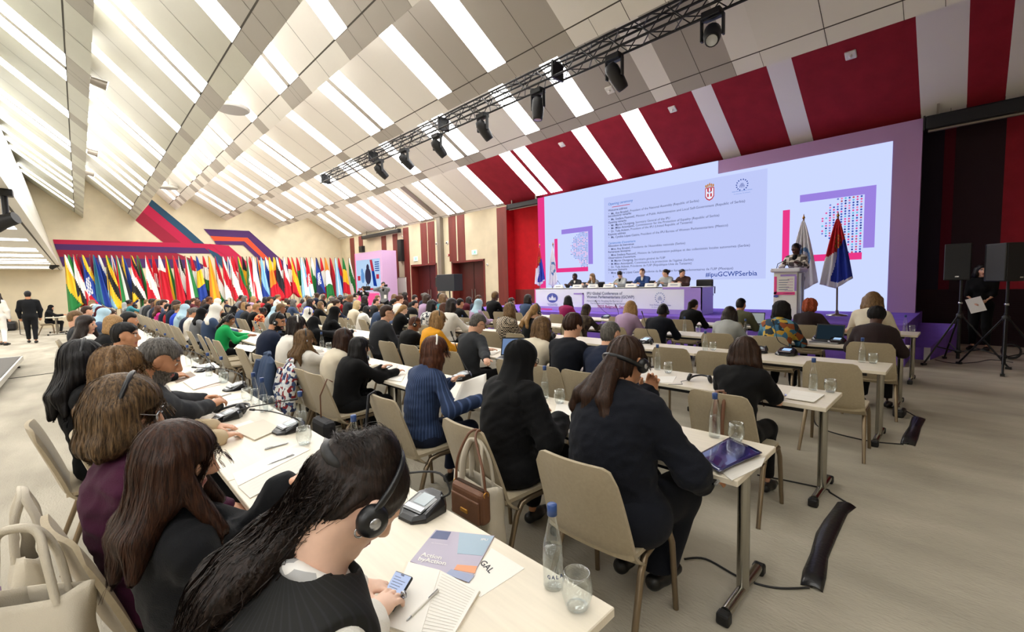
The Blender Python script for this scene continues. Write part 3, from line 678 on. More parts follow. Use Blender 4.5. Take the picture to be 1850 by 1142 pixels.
# stage flags on poles
m_wcloth = mat('flag_white', '#e8e8ee', .8, bump=.15, bscale=30); m_rcloth = mat('flag_red', '#c8202c', .8); m_bcloth = mat('flag_blue', '#2038a8', .8); m_gold = mat('gold', '#c08a3a', .35, metal=.6); m_pole = mat('flag_pole', '#7c6a58', .4, metal=.5)
def drape(px_top, py_top, base_px, base_py, x, width_px, spec, label, seed=1, low=None):
    A = atx(px_top, py_top, x); B = atx(base_px, base_py, x)
    t = thing('stage_flag', label, 'flag', (x, B[1], HS)); H_ = A[2]-HS; zt = A[2]; y0 = A[1]
    mb = MB(); mb.tube([(0, 0, 0), (0, A[1]-B[1], H_)], .018); obj('pole', mb, m_pole, t)
    mb = MB(); mb.lathe([(.2, 0), (.2, .02), (.04, .05), (.03, .12), (0, .12)], n=20); obj('base', mb, m_chrome, t)
    mb = MB(); mb.ball((0, A[1]-B[1], H_+.03), .03); mb.tube([(0, A[1]-B[1], H_+.04), (0, A[1]-B[1], H_+.12)], [.02, .003]); obj('finial', mb, m_gold, t)
    lz = atx(px_top, low, x)[2]; wd = .78*width_px/FPX*(_ray(px_top, low)/FPX)[0]**-1*x; nu, nv = 46, 40; P = []; rnd = random.Random(seed); ph = rnd.random()*6
    for i in range(nu+1):
        v = i/nu; row = []
        for j in range(nv+1):
            u = j/nv-.5; w_ = wd*(.06+.94*v**.8); f = math.sin(u*22+ph+v*1.5)*.05*min(1, v*3)*(1-.3*v); z = zt-.04-(zt-lz)*v*(1-.10*abs(u)*2) ; z += .12*(u+.5)*v*spec.get('tilt', 0)
            row.append((f-.03, A[1]-B[1]+(u*w_*-1)*1.0+spec.get('sway', 0)*v, z-HS))
        P.append(row)
    mb = MB(); mb.grid(P, mf=lambda i, j: spec['mf']((i+.5)/nu, (j+.5)/nv), flip=True); o = obj('cloth', mb, spec['mats'], t)
    s_ = o.modifiers.new('thick', 'SOLIDIFY'); s_.thickness = .006
    return t
def mf_srb(v, u):   # hanging tricolour: the red fly folds down at the top, white at the bottom edge
    k = v-.35*(u-.5)*1.6
    if v < .46+.25*(.5-u): 
        return 3 if (.24 < v < .44 and abs(u-.55) < .17 and (int(v*60)+int(u*14)) % 2) else 1
    return 2 if u > .38-.5*(v-.75) and v < .93+.1*(u-.6) else 0
def mf_ipu(v, u): return 1 if (.38 < v < .72 and abs(math.hypot((v-.55)*2.2, (u-.55))-.3) < .06) else 0
SRB = {'mats': [m_wcloth, m_rcloth, m_bcloth, m_gold], 'mf': mf_srb, 'tilt': 1}; IPU = {'mats': [m_wcloth, mat('flag_print_blue', '#5b86b8', .8)], 'mf': mf_ipu, 'tilt': .6}
drape(975, 445, 975, 520, 12.9, 30, SRB, 'red blue and white national flag hanging behind the panel table end', 1, 518)
drape(999, 443, 997, 520, 12.7, 30, IPU, 'white flag with a wreath print hanging beside the panel table end', 2, 518)
drape(1452, 396, 1450, 568, 12.1, 62, IPU, 'white flag with blue wreath print hanging behind the lectern', 3, 526)
drape(1514, 392, 1512, 563, 12.1, 62, SRB, 'red blue and white national flag with crest hanging beyond the lectern', 4, 523)

# ================================================================== TABLES AND CHAIRS
m_maple = mat('maple_top', '#e0d6c3', .38, var=.05, vscale=6, stretch=(8, .6, 1), spec=.4)
m_bronze = mat('chair_leg_metal', '#857560', .33, metal=.75)
m_fab = mat('chair_fabric', '#a89a80', .85, bump=.25, bscale=500, var=.05, vscale=60, spec=.2, sheen=.2)
XN = {1: .45, 2: 2.07, 3: 3.64, 4: 5.34, 5: 6.95, 6: 8.73}
TD, TL = .57, 1.8
tab0 = thing('conference_table', '', 'table')
mb = MB(); mb.box((TD/2, TL/2, .725), (TD, TL-.006, .03)); obj('tabletop', mb, m_maple, tab0, .003, 1)
for s in (.07, TL-.09):
    mb = MB(); mb.tube([(.29, s, .05), (.29, s, .70)], .03, 16, sx=1.0); mb.tube([(.06, s, .045), (.52, s, .045)], .026, 12); mb.box((.29, s, .7), (.4, .06, .02)); lg = obj('leg', mb, m_chrome, tab0)
    for e in (.035, .545):
        mb = MB(); mb.box((e, s, .03), (.055, .062, .06)); obj('foot_cap', mb, m_black, lg, .012)
mb = MB(); mb.box((.06, TL/2, .69), (.03, TL-.3, .03)); obj('beam', mb, m_blackm, tab0)
Y0R = {1: .66, 2: .69, 3: .65, 4: .5, 5: .48, 6: .48}
RW_ = ['', 'first row from the camera', 'second row from the camera', 'third row from the camera', 'fourth row from the camera', 'fifth row from the camera', 'row by the stage']
nt_ = 0
for r in range(1, 7):
    for k in range(13):
        lab = 'maple topped table on chrome legs, %s along the %s' % (ordinal(k+1), RW_[r])
        loc = (XN[r], Y0R[r]+TL*k, 0)
        if nt_ == 0: tab0.location = loc; tab0['label'] = lab; tab0['group'] = 'conference tables in six rows'
        else: dup(tab0, loc, 0, lab, 'conference tables in six rows')
        nt_ += 1
# shell chair
def shell(front, back, t):
    """two matching grids of points closed into an upholstered shell"""
    mb = MB(); mb.grid(front); mb.grid(back, flip=True); n, m = len(front), len(front[0])
    def rim(ix):
        k = len(ix); V = [front[i][j] for i, j in ix]+[back[i][j] for i, j in ix]
        mb.add(V, [(q, k+q, k+(q+1) % k, (q+1) % k) for q in range(k)], 0, True)
    rim([(0, j) for j in range(m)]+[(i, m-1) for i in range(1, n)]+[(n-1, j) for j in range(m-2, -1, -1)]+[(i, 0) for i in range(n-2, 0, -1)])
    return mb
def chair_parts():
    t = thing('conference_chair', '', 'chair')
    # backrest: leaning, bowed, round-shouldered
    nu, nv = 14, 14; Fg = []; Bg = []
    for i in range(nv+1):
        v = i/nv; rf = []; rb = []
        for j in range(nu+1):
            u = j/nu*2-1; hw = .240-.022*v; r = .075; a = abs(u)*hw
            e = max(0, (a-(hw-r))/r); ztop = .885-r*(1-math.sqrt(max(0, 1-e*e)))*.9
            z = .40+(ztop-.40)*v; x = -.185-.15*(v**1.15)-.0+.035*u*u*(.4+.6*v)
            if v < .2: x += .06*(1-v/.2)**2
            th = .02*(1-.55*abs(u)**6)*(1-.5*v**8)
            rf.append((x+th, u*hw, z)); rb.append((x-th, u*hw, z))
        Fg.append(rf); Bg.append(rb)
    mb = shell(Fg, Bg, 0); mb.f = [f[::-1] for f in mb.f]; obj('backrest', mb, m_fab, t)
    Fg = []; Bg = []
    for i in range(12):
        v = i/11; rf = []; rb = []
        for j in range(13):
            u = j/12*2-1; hw = .232*(1-.06*max(0, v-.7)/.3); x = -.2+.43*v; z = .455-.02*math.sin(PI*v)*(1-u*u)+.012*u*u-(.03*((v-.85)/.15)**2 if v > .85 else 0); e = max(0, abs(u)-.8)/.2
            x -= .04*e*e*max(0, v-.8)/.2; th = .022*(1-.5*abs(u)**6)*(1-.3*v**8); rf.append((x, u*hw, z+th)); rb.append((x, u*hw, z-th))
        Fg.append(rf); Bg.append(rb)
    mb = shell(Fg, Bg, 0); obj('seat', mb, m_fab, t)
    for s in (-1, 1):
        mb = MB(); mb.tube([(.225, s*.232, 0), (.20, s*.222, .36), (.175, s*.215, .425)], [.014, .016, .017], 10); obj('leg', mb, m_bronze, t)
        mb = MB(); mb.tube([(-.25, s*.245, 0), (-.115, s*.222, .36), (-.07, s*.216, .415), (.0, s*.215, .428), (.185, s*.215, .428)], [.014, .017, .017, .017, .017], 10); obj('leg', mb, m_bronze, t)
    return t
chair0 = chair_parts(); chair_used = [False]; chairs_at = []
chair_of = {}
def chair(x, y, rz, label, group='conference chairs at the tables', z=0.):
    if z == 0 and any(abs(x-a) < .3 and abs(y-b) < .36 for a, b in chairs_at): return None
    chairs_at.append((x, y)); w_ = label.split()
    chair_of[label.split(' person in ')[-1]] = (x, y, rz)
    if len(w_) > 16: label = ' '.join(w_[:16])
    if not chair_used[0]:
        chair_used[0] = True; chair0.location = (x, y, z); chair0.rotation_euler = (0, 0, rz); tag(chair0, label, None, group); return chair0
    return dup(chair0, (x, y, z), rz, label, group)
# ================================================================== TRUSS AND STAGE LIGHTS
XTR = 7.6
ta = aty(585, 322, atx(585, 322, XTR)[1]); tb = atx(1310, -4, XTR); zt = (ta[2]+tb[2])/2
tr = thing('lighting_truss', 'long black box truss carrying moving-head lights across the hall', 'truss', (XTR, (ta[1]+tb[1])/2, zt))
y0, y1 = tb[1]-1.5, ta[1]; W_ = .15
for sx in (-1, 1):
    for sz_ in (-1, 1):
        mb = MB(); mb.tube([(XTR+sx*W_, y0, zt+sz_*W_), (XTR+sx*W_, y1, zt+sz_*W_)], .024, 8); part('chord', mb, m_blackm, tr)
mb = MB(); n = int((y1-y0)/.3)
for i in range(n):
    a = y0+i*(y1-y0)/n; b = y0+(i+1)*(y1-y0)/n; s = 1 if i % 2 else -1
    for q in (-1, 1):
        mb.tube([(XTR+q*W_, a, zt-s*W_), (XTR+q*W_, b, zt+s*W_)], .011, 5, cap=False); mb.tube([(XTR-s*W_, a, zt+q*W_), (XTR+s*W_, b, zt+q*W_)], .011, 5, cap=False)
part('lacing', mb, m_blackm, tr)
for i in range(5):
    y = y0+.8+i*(y1-y0-1)/4; mb = MB(); mb.box((XTR, y, zt), (.36, .05, .36)); part('collar', mb, m_blackm, tr)
for i in range(4):
    y = y0+1.+i*(y1-y0-2)/3; mb = MB(); mb.tube([(XTR, y, zt+.15), (XTR, y, fz(1, XTR)+.01)], .012, 6); part('hanger', mb, m_blackm, tr)
mb = MB(); mb.tube([(XTR+.05, y0+(y1-y0)*i/40, zt+.19+.03*math.sin(i*1.7)) for i in range(41)], .022, 6); part('cable', mb, m_black, tr)
for i, (px, py) in enumerate(((1287, 40), (1110, 125), (972, 187), (872, 228), (790, 256), (731, 280), (686, 305))):
    p = atx(px, py, XTR)
    t = thing('moving_head_light', 'black moving-head stage light under the truss, %s from the stage end' % ordinal(i+1), 'stage light', (XTR, p[1], zt-.17), group='moving-head lights under the truss')
    mb = MB(); mb.box((0, 0, -.07), (.2, .3, .11)); obj('base', mb, m_black, t, .015)
    mb = MB()
    for s in (-1, 1): mb.box((0, s*.17, -.27), (.08, .035, .34))
    mb.box((0, 0, -.12), (.08, .36, .04)); obj('yoke', mb, m_black, t, .01)
    a = R((48, 40, 4, 35, 40, 45, 45)[i]); Mx = Matrix.Rotation(R((20, 160, 0, 160, 165, 165, 165)[i]), 3, 'Z')@Matrix.Rotation(a, 3, 'Y')
    mb = MB(); mb.lathe([(0, .2), (.09, .19), (.13, .1), (.135, -.1), (.115, -.28), (.10, -.33), (.085, -.33)], (0, 0, -.36), 16, M=Mx); obj('head', mb, m_black, t)
    mb = MB(); mb.lathe([(0, -.32), (.085, -.325)], (0, 0, -.36), 16, M=Mx); obj('lens', mb, mat('lens', '#c9ccd0', .1, metal=.3), t)
# pale ceiling microphones hung by the truss end
# ================================================================== LILAC DISPLAY PILLAR
XQ = 12.2
A = atx(640.5, 459, XQ); B = atx(689, 451.6, XQ); zt = (A[2]+B[2])/2; D = atx(714.5, 452.8, 12.2)
dpt = aty(714.5, 452.8, B[1])[0]-XQ
kt = thing('display_pillar', 'lilac display pillar with an inset screen in front of the mahogany strips', 'display', (XQ, (A[1]+B[1])/2, 0))
mb = MB(); mb.box((XQ+.45, (A[1]+B[1])/2, zt/2), (.9, A[1]-B[1], zt)); part('body', mb, mat('pillar_lilac', '#c9a5cf', .6), kt)
mb = MB(); mb.box((XQ-.004, A[1]-.03, zt/2), (.01, .06, zt)); a = atx(650, 530, XQ); b = atx(672, 545, XQ); panel(A[1], a[2], B[1]+.5, b[2]-.2, XQ-.006, 0, mb, .008); part('pink_trim', mb, m_pk, kt)
sa = atx(643.5, 470, XQ); sb = atx(686, 468, XQ); sl_ = atx(684, 523, XQ)
mb = panel(sa[1], sl_[2]-.1, sb[1], (sa[2]+sb[2])/2, XQ-.006, 0, None, .01); scr = part('screen', mb, mat_emit('pillar_screen', hexc('#bcd8f6'), .95), kt)
mb = MB(); ym, zm = (sa[1]+sb[1])/2, sl_[2]; hh = (sa[2]+sb[2])/2-zm; ww = sa[1]-sb[1]; x = XQ-.014
def quad_(u0, v0, u1, v1, mi): panel(sa[1]-ww*u0, zm-.1+(hh+.1)*v0, sa[1]-ww*u1, zm-.1+(hh+.1)*v1, x, mi, mb, .003)
quad_(.04, .35, .16, .5, 1); quad_(.84, .38, .95, .52, 1); quad_(.05, .03, .95, .1, 1)
for u, v, a_, b_ in ((.5, .72, .06, .13), (.5, .45, .13, .28), (.25, .62, .05, .1), (.27, .42, .08, .2)): mb.ball((x, sa[1]-ww*u, zm+hh*v), (.004, ww*a_, hh*b_), 14, 10, 2 if u == .5 else 4)
mb.slab([(x-.004, sa[1]-ww*.62, zm+hh*.98), (x-.004, sa[1]-ww*.7, zm+hh*.98), (x-.004, sa[1]-ww*.86, zm+hh*.1), (x-.004, sa[1]-ww*.72, zm+hh*.12)], (-.002, 0, 0), 3)
mb.slab([(x-.006, sa[1]-ww*.6, zm+hh*.98), (x-.006, sa[1]-ww*.7, zm+hh*.98), (x-.006, sa[1]-ww*.76, zm+hh*.6), (x-.006, sa[1]-ww*.66, zm+hh*.62)], (-.002, 0, 0), 1)
for k in range(5): quad_(.8, .62+k*.065, .97, .65+k*.065, 3)
obj('picture', mb, [m_txt, m_redl, mat_emit('pic_dark', hexc('#3c3a52'), .8), m_navy, mat_emit('pic_blue', hexc('#6f9fd8'), .9)], scr)
# black speaker cluster and stand before the pier
pa = atx(822/K4+600, 340+690/K4, 12.6); pb = atx(600+1005/K4, 340+815/K4, 12.6); pm = atx(600+862/K4, 340+750/K4, 12.6)
t = thing('loudspeaker_stack', 'pair of black loudspeaker boxes on a stand before the pier between the doorways', 'speaker', (12.6, (pa[1]+pb[1])/2, 0))
mb = MB(); mb.box((12.6, (pm[1]+pb[1])/2, (pa[2]+pb[2])/2), (.5, abs(pm[1]-pb[1]), pa[2]-pb[2])); part('speaker_box', mb, mat('speaker_dark', '#141c26', .6), t, bevel=.02)
mb = MB(); mb.box((12.75, (pa[1]+pm[1])/2, (pa[2]+pb[2])/2+.05), (.4, abs(pa[1]-pm[1]), (pa[2]-pb[2])*.62)); part('speaker_box', mb, m_black, t, bevel=.02)
mb = MB(); ymid = (pm[1]+pb[1])/2; mb.tube([(12.6, ymid, 0), (12.6, ymid, pb[2]+.02)], .03)
for q in range(3): a = q*2.1; mb.tube([(12.6, ymid, .7), (12.6+.5*math.cos(a), ymid+.5*math.sin(a), .02)], .018)
part('stand', mb, m_blackm, t)

# ================================================================== FLAGS ALONG THE FAR WALL
FC = dict(r='#c8142c', R='#8f1020', w='#eeeeea', g='#1f7a3a', G='#4aa04a', y='#f0c02c', b='#1e3f9a', B='#3a86c8', l='#8ec4e6', k='#1c1c22', o='#ee8a2a', n='#17234f', m='#7a1038', t='#2f6f86')
FM = {k: mat('flag_cloth_'+{'r': 'red', 'R': 'dark_red', 'w': 'white_', 'g': 'green', 'G': 'light_green', 'y': 'yellow', 'b': 'blue_', 'B': 'mid_blue', 'l': 'light_blue', 'k': 'black', 'o': 'orange', 'n': 'navy', 'm': 'maroon', 't': 'teal'}[k], v, .8) for k, v in FC.items()}
NMC = {'r': 'red', 'R': 'dark red', 'w': 'white', 'g': 'green', 'G': 'light green', 'y': 'yellow', 'b': 'blue', 'B': 'mid blue', 'l': 'light blue', 'k': 'black', 'o': 'orange', 'n': 'navy', 'm': 'maroon', 't': 'teal'}
# px across the photo, bands down the drape, how the bands lie: h across, d slanting, v upright; * a white device
FL = [(117, 'wyg', 'd'), (124, 'gGro', 'd'), (133, 'rwk', 'd'), (140, 'Rm', 'v'), (149, 'ybr', 'd*'), (163, 'my', 'd'), (169, 'tb', 'v'), (178, 'wbw', 'd'), (192, 'gykyl', 'd'), (201, 'bwrwb', 'v'), (210, 'rgwk', 'v'), (221, 'yb', 'v'), (237, 'ykrwky', 'd'), (248, 'gmg', 'v'),
      (263, 'rwr', 'd*'), (275, 'rr', 'h*'), (287, 'wrr', 'h'), (299, 'ryg', 'v'), (313, 'rr', 'h'), (323, 'kwm', 'd'), (335, 'rwg', 'v'), (345, 'rwr', 'h*'), (355, 'byb', 'h'), (367, 'rwgk', 'h'), (377, 'oyo', 'v'), (389, 'brwg', 'd'), (402, 'wrw', 'd'), (411, 'wbw', 'v'), (416, 'rwr', 'd'),
      (421, 'rwr', 'h*'), (430, 'ygrw', 'd'), (438, 'kyr', 'h'), (446, 'gwr', 'v*'), (451, 'rG', 'h'), (456, 'ww', 'h'), (464, 'byr', 'v'), (471, 'llb', 'd'), (479, 'wbl', 'd'), (486, 'yor', 'h'), (494, 'yrr', 'h'), (499, 'wkr', 'd'), (504, 'rwr', 'h*'), (512, 'wr', 'd'), (520, 'rwr', 'h'), (527, 'ryr', 'd'),
      (536, 'rgw', 'h'), (543, 'lwl', 'v'), (549, 'kwk', 'd'), (553, 'rrw', 'h*'), (562, 'wg', 'd'), (571, 'nbn', 'd*'), (579, 'rwr', 'h*'), (587, 'owg', 'h'), (596, 'Rr', 'v'), (605, 'lwl', 'v'), (611, 'rb', 'd'), (619, 'gyr', 'h'), (630, 'wgw', 'd')]
YFL = 27.2
Xs_ = [aty(px, 530, YFL)[0] for px, _, _ in FL]
pol = MB(); pol.tube([(0, 0, 0), (-.02, 0, 3.45)], .018, 6); pol.lathe([(.12, 0), (.12, .03), (.02, .05)], n=10); pole_me = pol.mesh('pole', m_pole)
for i, (px, bands, lay) in enumerate(FL):
    rnd = random.Random(i*17+3); pt_ = aty(px, 459.5-.0+(px-130)*.012, YFL+.25*(i % 2)); x = pt_[0]; yy = YFL+.25*(i % 2); ztp = pt_[2]
    names = []; [names.append(NMC[c]) for c in bands if NMC[c] not in names]
    t = thing('national_flag', '%s flag on its pole, %s from the open side' % (' '.join(names) if len(names) < 5 else ' '.join(names[:4]), ordinal(i+1)), 'flag', (x, yy, 0), group='national flags along the far wall')
    po = bpy.data.objects.new('pole', pole_me); C.objects.link(po); po.parent = t; po.scale = (1, 1, ztp/3.45)
    nu, nv = 22, 14; P = []; ph = rnd.random()*6; wd = .42+.16*rnd.random(); lz = .75+.35*rnd.random(); sk = .12+.12*rnd.random()
    for a in range(nu+1):
        v = a/nu; row = []
        for c in range(nv+1):
            u = c/nv; w_ = wd*(.05+.95*v**.75); f = math.sin(u*13+ph)*.045*min(1, v*3)
            row.append(((u-.35)*w_+sk*v*.6, -.03+f, ztp-.03-(ztp-lz)*v*(.93+.07*math.sin(u*3+ph))))
        P.append(row)
    nb = len(bands); dev = '*' in lay
    def mf(a, c, nb=nb, lay=lay, dev=dev, nu=nu, nv=nv):
        v, u = (a+.5)/nu, (c+.5)/nv; k = v if lay[0] == 'h' else (u if lay[0] == 'v' else .62*v+.38*(1-u)); 
        if dev and abs(v-.55) < .16 and abs(u-.45) < .22 and (a+c) % 3: return nb
        return min(nb-1, int(k*nb))
    mb = MB(); mb.grid(P, mf=mf); o = obj('cloth', mb, [FM[c] for c in bands]+[FM['w']], t); sd = o.modifiers.new('thick', 'SOLIDIFY'); sd.thickness = .008
# ================================================================== PEOPLE: distance-field bodies turned into one continuous surface each
F4 = np.float32
def surfnet(D, org, h):
    nx, ny, nz = D.shape; S = D < 0
    c = [S[i:nx-1+i, j:ny-1+j, k:nz-1+k] for i in (0, 1) for j in (0, 1) for k in (0, 1)]
    n = sum(a.astype(np.int8) for a in c); act = (n > 0) & (n < 8); idx = np.argwhere(act)
    if not len(idx): return None, None
    ids = -np.ones(act.shape, np.int64); ids[act] = np.arange(len(idx))
    d = np.stack([D[idx[:, 0]+i, idx[:, 1]+j, idx[:, 2]+k] for i in (0, 1) for j in (0, 1) for k in (0, 1)], 1)
    cor = np.array([(i, j, k) for i in (0, 1) for j in (0, 1) for k in (0, 1)], float)
    acc = np.zeros((len(idx), 3)); cnt = np.zeros(len(idx))
    for a in range(8):
        for b in range(a+1, 8):
            if np.abs(cor[a]-cor[b]).sum() == 1:
                m = (d[:, a] < 0) != (d[:, b] < 0); t = d[m, a]/(d[m, a]-d[m, b])
                acc[m] += cor[a]+(cor[b]-cor[a])*t[:, None]; cnt[m] += 1
    V = (idx+acc/cnt[:, None])*h+org; Q = []
    for ax in range(3):
        sl = [slice(1, -1)]*3; s0 = list(sl); s1 = list(sl); s0[ax] = slice(0, -1); s1[ax] = slice(1, None)
        A = S[tuple(s0)]; B = S[tuple(s1)]; e = np.argwhere(A != B)
        if not len(e): continue
        off = np.ones(3, int); off[ax] = 0; e = e+off
        fl = S[e[:, 0], e[:, 1], e[:, 2]]; u, v = [(1, 2), (2, 0), (0, 1)][ax]
        def cid(du, dv):
            q = e.copy(); q[:, u] -= du; q[:, v] -= dv; return ids[q[:, 0], q[:, 1], q[:, 2]]
        q = np.stack([cid(1, 1), cid(0, 1), cid(0, 0), cid(1, 0)], 1); q[~fl] = q[~fl][:, ::-1]; Q.append(q)
    return V, np.concatenate(Q)
def smin(a, b, k):
    h = np.clip(.5+.5*(b-a)/k, 0, 1); return b+(a-b)*h-k*h*(1-h)
def smax(a, b, k): return -smin(-a, -b, k)
class Field:
    """list of primitives: ('rc', a, b, ra, rb) tapering rod, ('el', c, radii, rot) ellipsoid, ('bx', c, half, rot, round)"""
    def __init__(s, k=.03): s.p = []; s.k = k; s.cut = []; s.fn = None
    def rc(s, a, b, ra, rb, k=None): s.p.append(('rc', np.array(a, F4), np.array(b, F4), ra, rb, k)); return s
    def el(s, c, r, M=None, k=None): s.p.append(('el', np.array(c, F4), np.array(r, F4), None if M is None else np.array(M, F4), k)); return s
    def chain(s, pts, rs, k=None):
        for i in range(len(pts)-1): s.rc(pts[i], pts[i+1], rs[i], rs[i+1], k)
        return s
    def sub(s, kind, *a): s.cut.append((kind, a)); return s
    def bounds(s):
        lo = np.full(3, 9e9); hi = -lo
        for p in s.p:
            if p[0] == 'rc':
                for q, r in ((p[1], p[3]), (p[2], p[4])): lo = np.minimum(lo, q-r); hi = np.maximum(hi, q+r)
            else:
                r = p[2].max() if p[3] is not None else p[2]; lo = np.minimum(lo, p[1]-r); hi = np.maximum(hi, p[1]+r)
        return lo, hi
    @staticmethod
    def one(p, X):
        if p[0] == 'rc':
            ba = p[2]-p[1]; pa = X-p[1]; t = np.clip(pa@ba/max(1e-9, float(ba@ba)), 0, 1)
            return np.linalg.norm(pa-t[:, None]*ba, axis=1)-(p[3]+(p[4]-p[3])*t)
        q = X-p[1]
        if p[3] is not None: q = q@p[3]
        k0 = np.linalg.norm(q/p[2], axis=1); k1 = np.linalg.norm(q/(p[2]*p[2]), axis=1)
        return k0*(k0-1)/np.maximum(k1, 1e-6)
    def ev(s, X):
        d = None
        for p in s.p:
            e = s.one(p, X); d = e if d is None else smin(d, e, (p[5] if p[0] == 'rc' else p[4]) or s.k)
        return d
    def mesh(s, h, off=0., pad=.03, post=None):
        lo, hi = s.bounds(); lo = lo-pad-max(0, off); hi = hi+pad+max(0, off)
        n = np.ceil((hi-lo)/h).astype(int)+2
        ax = [(lo[i]+h*np.arange(n[i])).astype(F4) for i in range(3)]
        X = np.stack(np.meshgrid(*ax, indexing='ij'), -1).reshape(-1, 3)
        d = s.ev(X)-off
        if s.fn is not None: d = s.fn(X, d)
        return surfnet(d.reshape(n), lo, h)
def add_sdf(mb, V, Q, mi=None):
    if V is None: return
    o = len(mb.v); mb.v.extend(map(tuple, V.tolist())); mb.f.extend(map(tuple, (Q+o).tolist()))
    mb.m.extend([0]*len(Q) if mi is None else mi.tolist()); mb.sm.extend([True]*len(Q))
def nrm(v): v = np.asarray(v, float); n = np.linalg.norm(v); return v/n if n > 1e-9 else v
def rotz(a): c, s = math.cos(a), math.sin(a); return np.array([[c, -s, 0], [s, c, 0], [0, 0, 1.]])
def roty(a): c, s = math.cos(a), math.sin(a); return np.array([[c, 0, s], [0, 1, 0], [-s, 0, c]])
def rotx(a): c, s = math.cos(a), math.sin(a); return np.array([[1, 0, 0], [0, c, -s], [0, s, c]])
def limb(S, T, l1, l2, hint):
    S = np.asarray(S, float); T = np.asarray(T, float); d = T-S; L = np.linalg.norm(d)
    if L > (l1+l2)*.985: T = S+d/L*(l1+l2)*.985; L = (l1+l2)*.985
    u = nrm(T-S); a = (l1*l1-l2*l2+L*L)/(2*L); hgt_ = math.sqrt(max(0, l1*l1-a*a)); w_ = np.asarray(hint, float); w_ = nrm(w_-u*(w_@u))
    return S+u*a+w_*hgt_, T

SKIN = {'light': '#d9a88c', 'fair': '#e0b49a', 'tan': '#c08a68', 'brown': '#8a5a40', 'dark': '#4a2e24', 'pale': '#e6bfa8'}
def skin(k): return mat('skin_'+k, SKIN[k], .5, var=.06, vscale=30, spec=.35)
HAIR = {'black': ('#070606', '#161214'), 'dark': ('#0f0a08', '#2a1d17'), 'brown': ('#20140e', '#432b1e'), 'chestnut': ('#1c100b', '#452818'), 'auburn': ('#331a10', '#62361f'), 'blonde': ('#6e5233', '#b48d5a'), 'pale blonde': ('#a58c62', '#d8c192'), 'grey': ('#343230', '#77726d'), 'white': ('#bdb5a8', '#e2dccf'), 'mixed': ('#1f1610', '#7d6243'), 'red': ('#6b2a18', '#a8502e'), 'dk blonde': ('#3f2d1d', '#8a6a45')}
def hairm(k, cur=False):
    nm = 'hair_'+k.replace(' ', '_')+('_curl' if cur else '')
    return mat(nm, HAIR[k][0], .5 if not cur else .8, var=.3, vscale=(11 if not cur else 60), c2=HAIR[k][1], bump=.2, bscale=(14 if not cur else 90), spec=.3, stretch=((14, 14, 1.6) if not cur else None))
CLOTH = dict(black='#08080a', offblack='#111215', charcoal='#2b2d31', navy='#1b2338', darknavy='#0e111a', blue='#2b4478', white='#e4e0d8', cream='#d9cfba', grey='#75777a', lightgrey='#a6a9a8', green='#159a52', purple='#3c122c', burgundy='#4f1522', magenta='#8a1c52', pink='#d83a90', lilac='#a98fae', yellow='#dc9a25', brown='#46302a', darkbrown='#2a1f20', terracotta='#8f4a2c', red='#a8202a', peach='#e0b48c', paleblue='#a9c6d6', teal='#3f8088', beige='#c4b091', olive='#5a5a44', steelblue='#3a4a66', cobalt='#2a48c0', orange='#d86a34')
def cloth(k):
    if k == 'pinstripe': return mat_pattern('cloth_pinstripe', 'pinstripe', ('#22314f', '#3d4f76'), 60)
    if k == 'houndstooth': return mat_pattern('cloth_houndstooth', 'check', ('#26221f', '#b9ab97'), 45)
    if k == 'plaid': return mat_pattern('cloth_plaid', 'floral', ('#2a241f', '#4a3f34', '#3a3029', '#5c5042'), 16)
    if k == 'floral': return mat_pattern('cloth_floral', 'floral', ('#3a6a8a', '#c0a040', '#1d3a4f', '#8a4a2a', '#5a8aa0', '#b8923a', '#20303a'), 14)
    if k == 'orange print': return mat_pattern('cloth_orange_print', 'floral', ('#d8642f', '#a83a24', '#e8a070', '#3a2a28'), 26)
    if k == 'white print': return mat_pattern('cloth_white_print', 'floral', ('#d8d6d0', '#3a3f48', '#a9a9a9', '#e6e4e0'), 24)
    if k == 'robe print': return mat_pattern('cloth_plaid_white', 'check', ('#d6cfc6', '#5a5450'), 9)
    return mat('cloth_'+k, CLOTH[k], .85, bump=.25, bscale=260, var=.10, vscale=5, spec=.2, sheen=.03)
m_lip = mat('lips', '#a8605a', .45); m_eye = mat('eye_white', '#e2ddd6', .25); m_iris = mat('iris', '#1d1410', .2)
m_sclo = mat('shoe_black', '#101012', .4)

def head_field(Hc, Rh, sc, ear=True):
    f = Field(.014); P = lambda *q: Hc+Rh@(np.array(q)*sc)
    E = lambda c, r, M=None, k=None: f.el(P(*c), np.array(r)*sc, Rh if M is None else Rh@M, k)
    E((-.012, 0, .032), (.098, .077, .09)); E((.022, 0, -.04), (.066, .058, .078), None, .03); E((.066, 0, -.098), (.024, .028, .02), None, .025)
    for s in (-1, 1):
        E((.045, s*.042, -.02), (.03, .026, .03), None, .02)
        f.rc(P(.080, s*.014, .026), P(.074, s*.045, .028), .010*sc, .008*sc)
        if ear: E((-.004, s*.079, -.004), (.024, .010, .034), rotz(-s*.35)@roty(-.15), .006)
        E((.072, s*.031, .008), (.015, .014, .012), None, .004)
    f.rc(P(.088, 0, .018), P(.110, 0, -.022), .009*sc, .014*sc, .012); E((.097, 0, -.031), (.014, .02, .010), None, .008)
    E((.083, 0, -.060), (.014, .024, .006), None, .005); E((.081, 0, -.070), (.013, .021, .007), None, .005)
    f.rc(P(-.035, 0, -.04), P(-.03, 0, -.13), .056*sc, .054*sc, .03)
    return f
